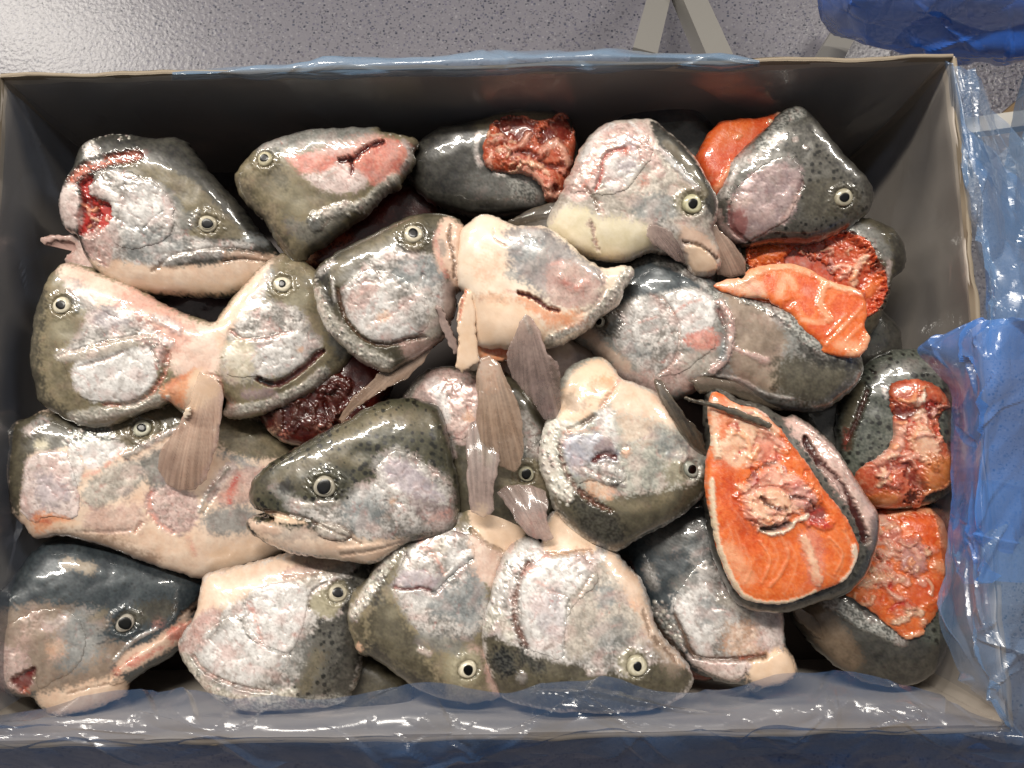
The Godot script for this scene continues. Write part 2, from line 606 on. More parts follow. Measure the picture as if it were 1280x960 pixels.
# ---------------------------------------------------------------- sheets of film, boards, bars
func sheet(rows: Array, cuts: int, fold: float, fine: float, seedx: float, thick := 0.0) -> ArrayMesh:
	# rows of Vector3: a smooth surface through them, creased like thin film
	var nv := (rows.size() - 1) * cuts + 1
	var nu: int = (rows[0].size() - 1) * cuts + 1
	var p: Array[PackedVector3Array] = []
	for r in rows:
		var line := PackedVector3Array()
		var n: int = r.size()
		for i in nu:
			var k := mini(i / cuts, n - 2)
			line.append(r[k].cubic_interpolate(r[k + 1], r[maxi(k - 1, 0)], r[mini(k + 2, n - 1)], float(i - k * cuts) / cuts))
		p.append(line)
	var verts := PackedVector3Array()
	var uvs := PackedVector2Array()
	var m := rows.size()
	for j in nv:
		var k := mini(j / cuts, m - 2)
		for i in nu:
			verts.append(p[k][i].cubic_interpolate(p[k + 1][i], p[maxi(k - 1, 0)][i], p[mini(k + 2, m - 1)][i], float(j - k * cuts) / cuts))
			uvs.append(Vector2(i, j) / 40.0)
	var moved := verts.duplicate()
	var outward := verts.duplicate()
	var rng := RandomNumberGenerator.new()
	rng.seed = int(seedx) + 77
	var points := []
	for i in 997:
		points.append(rng.randf_range(-1.0, 1.0))
	var creases := []
	for i in 11:
		var way := Vector3(rng.randf_range(-1.0, 1.0), rng.randf_range(-1.0, 1.0), rng.randf_range(-1.0, 1.0)).normalized()
		creases.append([way, rng.randf_range(7.0, 34.0), rng.randf(), rng.randf_range(0.2, 0.8), rng.randf_range(3.0, 14.0)])
	for j in nv:
		for i in nu:
			var k := j * nu + i
			var du := verts[j * nu + mini(i + 1, nu - 1)] - verts[j * nu + maxi(i - 1, 0)]
			var dv := verts[mini(j + 1, nv - 1) * nu + i] - verts[maxi(j - 1, 0) * nu + i]
			var nrm := du.cross(dv).normalized()
			outward[k] = nrm if nrm.y > 0.0 else -nrm
			var v := verts[k]
			var high := 0.0
			for c in creases:
				var t: float = (v.dot(c[0]) * c[1] + c[2] + 0.1 * n_low.get_noise_3d(v.x * 60.0 + seedx, v.y * 60.0, v.z * 60.0))
				var near := absf(t - floorf(t) - 0.5) * 2.0
				var mask := clampf(1.6 * n_low.get_noise_3d(v.x * 38.0 + c[2] * 50.0, v.y * 38.0, v.z * 38.0) + 0.15, 0.0, 1.0)
				high += c[3] * mask * pow(near, c[4])
			# flat facets between crumpled points
			var warp := 0.5 * n_low.get_noise_3d(v.x * 30.0, v.y * 30.0 + seedx, v.z * 30.0)
			var facet := 0.0
			for c in [[30.0, 1.5, 0.5], [66.0, 0.22, 1.3]]:
				var fu: float = (v.x * cos(c[2]) + v.z * sin(c[2]) + 0.5 * v.y) * c[0] + warp + 300.0
				var fv: float = (v.z * cos(c[2]) - v.x * sin(c[2]) + 0.8 * v.y) * c[0] * 0.45 + warp + 300.0
				var iu := int(fu)
				var iv := int(fv)
				fu -= iu
				fv -= iv
				var h00: float = points[(iu * 37 + iv * 101) % 997]
				var h11: float = points[((iu + 1) * 37 + (iv + 1) * 101) % 997]
				if fu > fv:
					var h10: float = points[((iu + 1) * 37 + iv * 101) % 997]
					facet += c[1] * (h00 + (h10 - h00) * fu + (h11 - h10) * fv)
				else:
					var h01: float = points[(iu * 37 + (iv + 1) * 101) % 997]
					facet += c[1] * (h00 + (h01 - h00) * fv + (h11 - h01) * fu)
			moved[k] = v + nrm * (fold * (0.15 * high + 0.12 * n_low.get_noise_3d(v.x * 45.0 + seedx, v.y * 45.0, v.z * 45.0)) + fine * 2.6 * facet)
	# pinched folds: a long gentle face on one side, a short steep one on the other
	for i in int(nu * nv / 560.0):
		var spot := Vector2(rng.randf() * nu, rng.randf() * nv)
		var way := Vector2.from_angle(rng.randf_range(0.9, 2.3) if rng.randf() < 0.7 else rng.randf() * PI)
		var size := rng.randf_range(10.0, 40.0)
		var wide := rng.randf_range(4.0, 13.0)
		var thin := rng.randf_range(1.0, 3.0)
		var high := rng.randf_range(0.15, 1.0) * fine * 3.4
		if rng.randf() < 0.5:
			way = -way
		var r := size + wide
		for j in range(maxi(0, int(spot.y - r)), mini(nv, int(spot.y + r))):
			for k in range(maxi(0, int(spot.x - r)), mini(nu, int(spot.x + r))):
				var d := Vector2(k, j) - spot
				var along := d.dot(way) / size
				if absf(along) >= 1.0:
					continue
				var across := d.cross(way)
				var taper := 1.0 - along * along if along < 0.0 else 1.0 - along
				var wd := (wide if across > 0.0 else thin) * (0.35 + 0.65 * taper)
				var lift := 1.0 - absf(across) / wd
				if lift > 0.0:
					moved[j * nu + k] += outward[j * nu + k] * high * lift * taper
	var idx := PackedInt32Array()
	for j in nv - 1:
		for i in nu - 1:
			var k := j * nu + i
			idx.append_array([k, k + 1, k + nu + 1, k, k + nu + 1, k + nu])
	# every little facet of the film stays flat
	var tris := PackedVector3Array()
	var normals := PackedVector3Array()
	for k in range(0, idx.size(), 3):
		var p0 := moved[idx[k]]
		var p1 := moved[idx[k + 1]]
		var p2 := moved[idx[k + 2]]
		var nrm := (p2 - p0).cross(p1 - p0).normalized()
		tris.append_array([p0, p1, p2])
		normals.append_array([nrm, nrm, nrm])
	var arrays := []
	arrays.resize(Mesh.ARRAY_MAX)
	arrays[Mesh.ARRAY_VERTEX] = tris
	arrays[Mesh.ARRAY_NORMAL] = normals
	var made := ArrayMesh.new()
	made.add_surface_from_arrays(Mesh.PRIMITIVE_TRIANGLES, arrays)
	return made


func wavy_board(a: Vector3, b: Vector3, width: Vector3, drop: float, wave: float, bulge: float, cuts: int) -> ArrayMesh:
	# a board from a to b: its top edge wanders a little, its middle leans out; width is its thickness
	var tool := SurfaceTool.new()
	tool.begin(Mesh.PRIMITIVE_TRIANGLES)
	var side := width.normalized()
	var w := width.length()
	for i in cuts + 1:
		var t := float(i) / cuts
		var p := a.lerp(b, t)
		var ends := sin(PI * t)
		var off := side * wave * n_low.get_noise_2d(t * 26.0, a.z * 90.0 + a.x * 70.0) * minf(1.0, ends * 4.0)
		var rise := Vector3.UP * wave * 0.5 * n_low.get_noise_2d(t * 30.0, a.x * 50.0 + 9.0)
		var inner := []
		var outer := []
		for k in 7:
			var f := pow(k / 6.0, 1.3)
			var out := side * bulge * sin(PI * minf(1.0, f * 1.25)) * pow(ends, 0.5)
			inner.append(p + off * (1.0 - f) + out + Vector3.DOWN * (drop * f + (0.0008 if k == 0 else 0.0)) + (rise if k == 0 else Vector3.ZERO))
			outer.push_front(p + off * (1.0 - f) + out + width + Vector3.DOWN * (drop * f + (0.0008 if k == 0 else 0.0)) + (rise if k == 0 else Vector3.ZERO))
		inner.reverse()
		inner.append(p + off + rise + side * w * 0.18)
		inner.append(p + off + rise + side * w * 0.82)
		outer.reverse()
		inner.append_array(outer)
		for v in inner:
			tool.add_vertex(v)
	for i in cuts:
		for k in 15:
			var q := i * 16 + k
			for v in [q, q + 1, q + 17, q, q + 17, q + 16]:
				tool.add_index(v)
	tool.generate_normals()
	return tool.commit()


func bar(a: Vector3, b: Vector3, w: float, h: float, turn := 0.0) -> Array:
	var m := BoxMesh.new()
	m.size = Vector3(w, h, a.distance_to(b))
	return [m, Transform3D(Basis.looking_at(b - a, Vector3.UP) * Basis(Vector3.BACK, turn), (a + b) / 2.0)]


func noise_texture(size: int, kind: int, freq: float, octaves: int, seed_: int, ramp: Gradient = null) -> NoiseTexture2D:
	var n := FastNoiseLite.new()
	n.noise_type = kind
	n.frequency = freq
	n.fractal_octaves = octaves
	n.seed = seed_
	var t := NoiseTexture2D.new()
	t.width = size
	t.height = size
	t.seamless = true
	t.noise = n
	if ramp:
		t.color_ramp = ramp
	return t


func speckled_floor() -> ImageTexture:
	var size := 1024
	var im := Image.create(size, size, false, Image.FORMAT_RGB8)
	im.fill(Color(0.5, 0.49, 0.515))
	var rng := RandomNumberGenerator.new()
	rng.seed = 7
	var chips := [Color(0.3, 0.31, 0.37), Color(0.2, 0.21, 0.26), Color(0.58, 0.57, 0.59), Color(0.38, 0.37, 0.4), Color(0.52, 0.51, 0.53), Color(0.41, 0.4, 0.46)]
	for i in 26000:
		var c: Color = chips[rng.randi() % 6 if rng.randf() < 0.75 else 3 + rng.randi() % 3].lerp(Color(0.5, 0.49, 0.515), rng.randf() * 0.2)
		var x := rng.randi() % size
		var y := rng.randi() % size
		var w := 1 + rng.randi() % 5
		var h := 1 + rng.randi() % 5
		im.fill_rect(Rect2i(x, y, w, h), c)
		im.fill_rect(Rect2i(x + 1 - rng.randi() % 3, y + 1, w, maxi(1, h - 2)), c)
	return ImageTexture.create_from_image(im)


func std(c: Color, rough: float, spec := 0.5) -> StandardMaterial3D:
	var m := StandardMaterial3D.new()
	m.albedo_color = c
	m.roughness = rough
	m.metallic_specular = spec
	return m


func film(c: Color, alpha: float, rough: float) -> StandardMaterial3D:
	var m := std(Color(c.r, c.g, c.b, alpha), rough)
	m.transparency = BaseMaterial3D.TRANSPARENCY_ALPHA
	m.cull_mode = BaseMaterial3D.CULL_DISABLED
	return m


func lamp(at: Vector3, towards: Vector3, size: Vector2, energy: float, c: Color) -> void:
	var l := AreaLight3D.new()
	l.name = numbered("ceiling_lamp")
	l.area_size = size
	l.light_energy = energy
	l.light_color = c
	l.shadow_enabled = true
	l.area_range = 12.0
	add_child(l)
	l.look_at_from_position(at, towards, Vector3(0.0, 0.0, 1.0))


func _ready() -> void:
	var camera := Camera3D.new()
	camera.name = "camera"
	camera.fov = 53.0
	camera.near = 0.02
	camera.far = 30.0
	camera.transform = Transform3D(Basis(Vector3(0.99982, -0.00667, 0.01756), Vector3(0.01819, 0.10988, -0.99378), Vector3(0.0047, 0.99392, 0.10998)), Vector3(0.02924, 0.8358, 0.06703))
	add_child(camera)

	var env := Environment.new()
	env.background_mode = Environment.BG_COLOR
	env.background_color = Color(0.33, 0.33, 0.335)
	env.tonemap_mode = Environment.TONE_MAPPER_LINEAR
	env.tonemap_exposure = 1.0
	env.sdfgi_enabled = true
	env.ssao_enabled = true
	env.ssil_enabled = true
	var around := WorldEnvironment.new()
	around.name = "surroundings"
	around.environment = env
	add_child(around)
	lamp(Vector3(-2.5, 2.0, -2.3), Vector3(-0.3, 0.0, -0.2), Vector2(1.2, 0.1), 6.5, Color(1.0, 0.972, 0.93))
	lamp(Vector3(2.4, 2.0, -1.9), Vector3(0.2, 0.0, -0.2), Vector2(1.2, 0.1), 4.6, Color(1.0, 0.972, 0.93))
	lamp(Vector3(-0.35, 2.1, -0.95), Vector3(0.0, 0.1, 0.1), Vector2(1.2, 0.1), 5.0, Color(1.0, 0.972, 0.93))

	lamp(Vector3(0.0, 2.6, -0.5), Vector3(0.0, 0.0, -0.5), Vector2(3.4, 3.0), 0.5, Color(1.0, 0.975, 0.94))

	# tones
	n_low.frequency = 0.35
	n_low.seed = 1
	n_low.noise_type = FastNoiseLite.TYPE_SIMPLEX_SMOOTH
	n_low.fractal_octaves = 2
	n_mid.frequency = 1.3
	n_mid.seed = 2
	n_mid.fractal_octaves = 2
	n_fine.frequency = 3.6
	n_fine.seed = 3
	n_fine.fractal_octaves = 1
	n_cell.noise_type = FastNoiseLite.TYPE_CELLULAR
	n_cell.frequency = 1.5
	n_cell.seed = 4
	n_cell.fractal_type = FastNoiseLite.FRACTAL_NONE
	n_cell.cellular_return_type = FastNoiseLite.RETURN_DISTANCE
	n_vein.noise_type = FastNoiseLite.TYPE_SIMPLEX_SMOOTH
	n_vein.frequency = 0.55
	n_vein.seed = 8
	n_vein.fractal_type = FastNoiseLite.FRACTAL_RIDGED
	n_vein.fractal_octaves = 2
	n_vein.domain_warp_enabled = true
	n_vein.domain_warp_amplitude = 1.2
	n_vein.domain_warp_frequency = 0.5
	n_flake.noise_type = FastNoiseLite.TYPE_CELLULAR
	n_flake.frequency = 1.25
	n_flake.seed = 9
	n_flake.fractal_type = FastNoiseLite.FRACTAL_NONE
	n_flake.cellular_return_type = FastNoiseLite.RETURN_CELL_VALUE
	n_flake.domain_warp_enabled = true
	n_flake.domain_warp_amplitude = 0.9
	n_flake.domain_warp_frequency = 0.9
	n_fold.frequency = 0.22
	n_fold.seed = 5
	n_fold.fractal_type = FastNoiseLite.FRACTAL_RIDGED
	n_fold.fractal_octaves = 2
	tone("dark", Color8(42, 41, 39), Color8(74, 72, 66), [0.5, 0.5, 0.3], 0.012, 0.14, 0.0, 0.1)
	tone("black", Color8(16, 15, 15), Color8(28, 26, 25), [0.5, 0.5, 0.3], 0.01, 0.0, 0.0, 0.0)
	tone("blackspeck", Color8(24, 24, 23), Color8(70, 70, 66), [0.2, 0.7, 0.9], 0.05, 0.2, 0.0, 0.0)
	tone("spotdark", Color8(50, 50, 40), Color8(84, 81, 64), [0.5, 0.5, 0.3], 0.012, 0.95, 0.0, 0.1)
	tone("spotgreen", Color8(64, 69, 62), Color8(104, 107, 98), [0.3, 0.6, 0.6], 0.02, 0.9, 0.0, 0.0)
	tone("darkblue", Color8(40, 48, 54), Color8(70, 78, 82), [0.6, 0.4, 0.3], 0.012, 0.3, 0.0, 0.12)
	tone("greydark", Color8(64, 62, 57), Color8(100, 97, 90), [0.5, 0.5, 0.4], 0.014, 0.7, 0.0, 0.15)
	tone("olive", Color8(100, 92, 72), Color8(138, 127, 102), [0.6, 0.5, 0.3], 0.014, 0.14, 0.08, 0.0)
	tone("olivedark", Color8(64, 59, 48), Color8(94, 88, 72), [0.6, 0.5, 0.3], 0.014, 0.14, 0.0, 0.0)
	tone("olivelight", Color8(136, 129, 108), Color8(166, 158, 134), [0.6, 0.5, 0.3], 0.012, 0.08, 0.0, 0.0)
	tone("grey", Color8(108, 108, 104), Color8(146, 146, 142), [0.5, 0.6, 0.4], 0.02, 0.12, 0.25, 0.2)
	tone("silver", Color8(126, 122, 117), Color8(214, 208, 203), [0.8, 0.8, 0.5], 0.02, 0.03, 0.6, 0.26)
	tone("silverc", Color8(160, 152, 142), Color8(208, 198, 186), [0.6, 0.6, 0.4], 0.015, 0.02, 0.5, 0.14)
	tone("silvergreen", Color8(140, 142, 134), Color8(204, 202, 190), [0.7, 0.6, 0.4], 0.025, 0.03, 0.45, 0.22)
	tone("white", Color8(206, 202, 199), Color8(240, 237, 234), [0.7, 0.8, 0.5], 0.015, 0.02, 0.55, 0.1)
	tone("whitepink", Color8(206, 184, 178), Color8(236, 220, 214), [0.6, 0.6, 0.4], 0.015, 0.0, 0.6, 0.1)
	tone("scale", Color8(96, 98, 94), Color8(190, 190, 184), [0.1, 0.8, 1.0], 0.035, 0.3, 0.3, 0.4)
	tone("frill", Color8(168, 164, 152), Color8(232, 226, 214), [0.2, 0.8, 0.9], 0.07, 0.0, 0.4, 0.2)
	tone("frill2", Color8(216, 210, 196), Color8(240, 236, 226), [0.2, 0.7, 0.8], 0.11, 0.0, 0.3, 0.0)
	tone("bluegrey", Color8(118, 124, 126), Color8(164, 168, 168), [0.6, 0.5, 0.3], 0.02, 0.02, 0.3, 0.22)
	tone("bluelilac", Color8(160, 160, 172), Color8(194, 192, 198), [0.6, 0.5, 0.3], 0.015, 0.0, 0.4, 0.25)
	tone("lilac", Color8(166, 155, 162), Color8(208, 197, 201), [0.6, 0.5, 0.2], 0.012, 0.0, 0.4, 0.2)
	tone("greylilac", Color8(136, 132, 132), Color8(176, 168, 164), [0.7, 0.6, 0.3], 0.012, 0.0, 0.25, 0.2)
	tone("mauve", Color8(142, 122, 124), Color8(178, 156, 154), [0.6, 0.5, 0.3], 0.014, 0.0, 0.4, 0.2)
	tone("mauvered", Color8(124, 66, 64), Color8(160, 92, 86), [0.5, 0.5, 0.3], 0.02, 0.0, 0.0, 0.0)
	tone("mauvepink", Color8(176, 120, 116), Color8(204, 150, 140), [0.5, 0.5, 0.3], 0.02, 0.0, 0.4, 0.0)
	tone("cream", Color8(220, 187, 162), Color8(234, 211, 190), [0.6, 0.4, 0.15], 0.006, 0.0, 0.12, 0.0)
	tone("creampink", Color8(222, 186, 168), Color8(234, 210, 194), [0.6, 0.4, 0.15], 0.008, 0.0, 0.18, 0.0)
	tone("paleskin", Color8(230, 208, 184), Color8(238, 222, 204), [0.6, 0.3, 0.1], 0.005, 0.0, 0.04, 0.0)
	tone("paleyellow", Color8(216, 204, 172), Color8(230, 220, 196), [0.6, 0.4, 0.2], 0.006, 0.0, 0.0, 0.0)
	tone("peach", Color8(228, 196, 166), Color8(238, 212, 188), [0.6, 0.3, 0.1], 0.005, 0.0, 0.04, 0.0)
	tone("lip", Color8(204, 172, 152), Color8(222, 194, 174), [0.6, 0.5, 0.2], 0.008, 0.0, 0.0, 0.0)
	tone("brown", Color8(82, 58, 44), Color8(108, 80, 60), [0.4, 0.4, 0.3], 0.01, 0.0, 0.0, 0.0)
	tone("taupe", Color8(128, 112, 98), Color8(160, 142, 126), [0.7, 0.5, 0.2], 0.01, 0.02, 0.15, 0.15)
	tone("taupelight", Color8(158, 142, 122), Color8(182, 166, 146), [0.7, 0.5, 0.2], 0.01, 0.0, 0.0, 0.0)
	tone("pinksil", Color8(190, 158, 151), Color8(222, 196, 187), [0.6, 0.6, 0.5], 0.03, 0.0, 0.7, 0.2)
	tone("pinkgrey", Color8(188, 154, 144), Color8(212, 182, 170), [0.6, 0.5, 0.4], 0.02, 0.0, 0.5, 0.0)
	tone("pinkred", Color8(196, 112, 98), Color8(222, 150, 132), [0.5, 0.6, 0.4], 0.015, 0.0, 0.45, 0.0)
	tone("pinkbrown", Color8(112, 72, 60), Color8(146, 102, 86), [0.5, 0.5, 0.3], 0.015, 0.0, 0.0, 0.0)
	tone("palemeat", Color8(222, 172, 140), Color8(236, 200, 172), [0.5, 0.6, 0.3], 0.012, 0.0, 0.45, 0.0)
	tone("palepink", Color8(216, 150, 130), Color8(234, 186, 164), [0.5, 0.6, 0.4], 0.015, 0.0, 0.45, 0.0)
	tone("palerim", Color8(214, 188, 160), Color8(236, 216, 190), [0.3, 0.7, 0.6], 0.05, 0.0, 0.0, 0.0)
	tone("red", Color8(164, 40, 36), Color8(196, 66, 56), [0.5, 0.6, 0.4], 0.015, 0.0, 0.0, 0.0)
	tone("blood", Color8(84, 20, 18), Color8(112, 32, 26), [0.5, 0.5, 0.3], 0.015, 0.0, 0.2, 0.0)
	tone("darkred", Color8(50, 16, 14), Color8(76, 26, 22), [0.5, 0.5, 0.3], 0.015, 0.0, 0.0, 0.0)
	tone("darkmeat", Color8(168, 68, 44), Color8(198, 104, 74), [0.6, 0.6, 0.4], 0.015, 0.0, 0.5, 0.0)
	tone("deepred", Color8(182, 60, 32), Color8(210, 94, 56), [0.6, 0.6, 0.3], 0.012, 0.0, 0.4, 0.0)
	tone("redorange", Color8(186, 74, 42), Color8(212, 104, 66), [0.5, 0.6, 0.4], 0.012, 0.0, 0.4, 0.0)
	tone("redbrown", Color8(110, 50, 38), Color8(146, 78, 62), [0.6, 0.6, 0.3], 0.02, 0.0, 0.0, 0.0)
	tone("orange", Color8(212, 94, 36), Color8(230, 124, 66), [0.6, 0.6, 0.4], 0.02, 0.0, 0.28, 0.0)
	tone("deeporange", Color8(196, 70, 30), Color8(216, 98, 52), [0.6, 0.6, 0.3], 0.01, 0.0, 0.35, 0.0)
	tone("deeporange2", Color8(204, 76, 28), Color8(222, 104, 52), [0.5, 0.6, 0.4], 0.02, 0.0, 0.2, 0.0)
	tone("orangepale", Color8(228, 150, 108), Color8(238, 178, 140), [0.5, 0.6, 0.4], 0.012, 0.0, 0.25, 0.0)
	tone("orangebrown", Color8(176, 96, 46), Color8(202, 124, 72), [0.6, 0.5, 0.3], 0.015, 0.0, 0.3, 0.0)
	tone("purple", Color8(62, 40, 44), Color8(86, 58, 60), [0.6, 0.4, 0.2], 0.006, 0.0, 0.0, 0.0)
	tone("purplelight", Color8(100, 76, 78), Color8(124, 98, 98), [0.6, 0.4, 0.2], 0.006, 0.0, 0.0, 0.0)
	tone("findark", Color8(78, 68, 56), Color8(104, 92, 76), [0.6, 0.4, 0.3], 0.006, 0.0, 0.0, 0.0)
	tone("findark2", Color8(112, 102, 84), Color8(140, 126, 104), [0.6, 0.4, 0.3], 0.006, 0.0, 0.0, 0.0)
	tone("finbrown", Color8(158, 130, 110), Color8(186, 160, 140), [0.6, 0.4, 0.3], 0.006, 0.0, 0.0, 0.0)
	tone("finmauve", Color8(146, 126, 120), Color8(178, 156, 148), [0.6, 0.4, 0.3], 0.006, 0.0, 0.0, 0.0)
	tone("finpink", Color8(188, 156, 138), Color8(212, 184, 166), [0.6, 0.4, 0.3], 0.006, 0.0, 0.0, 0.0)
	tone("brownfin", Color8(96, 80, 64), Color8(128, 108, 88), [0.6, 0.4, 0.3], 0.006, 0.0, 0.0, 0.0)
	tone("socket", Color8(70, 64, 54), Color8(96, 88, 74), [0.3, 0.3, 0.2], 0.005, 0.0, 0.0, 0.0)

	# materials
	var grain := noise_texture(512, FastNoiseLite.TYPE_SIMPLEX_SMOOTH, 0.03, 4, 11)
	skin_mat = std(Color.WHITE, 0.36)
	skin_mat.vertex_color_use_as_albedo = true
	skin_mat.clearcoat_enabled = true
	skin_mat.clearcoat = 0.9
	skin_mat.clearcoat_roughness = 0.06
	flesh_mat = skin_mat.duplicate()
	flesh_mat.heightmap_enabled = true
	flesh_mat.heightmap_texture = grain
	flesh_mat.uv1_triplanar = true
	flesh_mat.uv1_scale = Vector3.ONE * 40.0
	flesh_mat.heightmap_scale = 0.014
	flesh_mat.subsurf_scatter_enabled = true
	flesh_mat.subsurf_scatter_strength = 0.12
	flesh_mat.roughness = 0.3
	flesh_mat.clearcoat = 0.7
	fin_mat = skin_mat.duplicate()
	fin_mat.transparency = BaseMaterial3D.TRANSPARENCY_ALPHA
	fin_mat.albedo_color = Color(1.0, 1.0, 1.0, 0.58)
	fin_mat.roughness = 0.4
	eye_mat = std(Color.WHITE, 0.2)
	eye_mat.vertex_color_use_as_albedo = true
	pupil_mat = std(Color.WHITE, 0.3)
	pupil_mat.vertex_color_use_as_albedo = true

	# the floor, far below the box
	var floor_mesh := PlaneMesh.new()
	floor_mesh.size = Vector2(8.0, 8.0)
	var floor_mat := std(Color(0.92, 0.925, 0.935), 0.32)
	floor_mat.albedo_texture = speckled_floor()
	floor_mat.uv1_triplanar = true
	floor_mat.uv1_world_triplanar = true
	floor_mat.uv1_scale = Vector3.ONE * 1.25
	floor_mat.heightmap_enabled = true
	floor_mat.heightmap_texture = noise_texture(1024, FastNoiseLite.TYPE_SIMPLEX_SMOOTH, 0.07, 3, 15)
	floor_mat.heightmap_scale = 0.035
	var ground := put("floor", floor_mesh, floor_mat, self)
	ground.set_meta("kind", "structure")
	ground.position = Vector3(0.0, -0.5, 0.0)

	# wet places that catch the lamps
	var wet_floor: StandardMaterial3D = floor_mat.duplicate()
	wet_floor.roughness = 0.1
	wet_floor.heightmap_scale = 0.7
	for r in [[Vector3(0.883, -0.5, -0.603), "small wet patch glinting on the floor beyond the far right corner of the box", [-16.0, -6.0, -9.0, -14.0, 2.0, -11.0, 12.0, -12.0, 17.0, -2.0, 13.0, 9.0, 2.0, 7.0, -9.0, 11.0]]]:
		var puddle := put("puddle", model({"out": r[2], "T": 0.25, "base": "grey", "under": 0.1, "step": 0.4})[0], wet_floor, self)
		puddle.position = r[0] + Vector3(0.0, 0.002, 0.0)
		tag(puddle, r[1], "puddle")

	# the box
	var board := std(Color(0.72, 0.685, 0.645), 0.75)
	var edge := std(Color(0.56, 0.51, 0.44), 0.7)
	var box := thing("cardboard_box", "large grey cardboard box with pale cut edges, full of fish heads", "box")
	var hx := 0.4
	var hz := 0.2685
	var th := 0.003
	var y := 0.22
	put("wall", wavy_board(Vector3(-hx - th, y, -hz), Vector3(hx + th, y, -hz), Vector3(0.0, 0.0, -th), y, 0.003, 0.002, 80), board, box)
	put("wall", wavy_board(Vector3(hx + th, y, hz), Vector3(-hx - th, y, hz), Vector3(0.0, 0.0, th), y, 0.004, 0.004, 80), board, box)
	put("wall", wavy_board(Vector3(hx, y, -hz), Vector3(hx, y, hz), Vector3(th, 0.0, 0.0), y, 0.004, 0.02, 60), board, box)
	put("wall", wavy_board(Vector3(-hx, y, hz), Vector3(-hx, y, -hz), Vector3(-th, 0.0, 0.0), y, 0.003, 0.024, 60), board, box)
	var base := BoxMesh.new()
	base.size = Vector3(hx * 2.0 + 0.01, 0.008, hz * 2.0 + 0.01)
	var bottom := put("bottom", base, std(Color(0.2, 0.14, 0.12), 0.5), box)
	bottom.position.y = 0.004

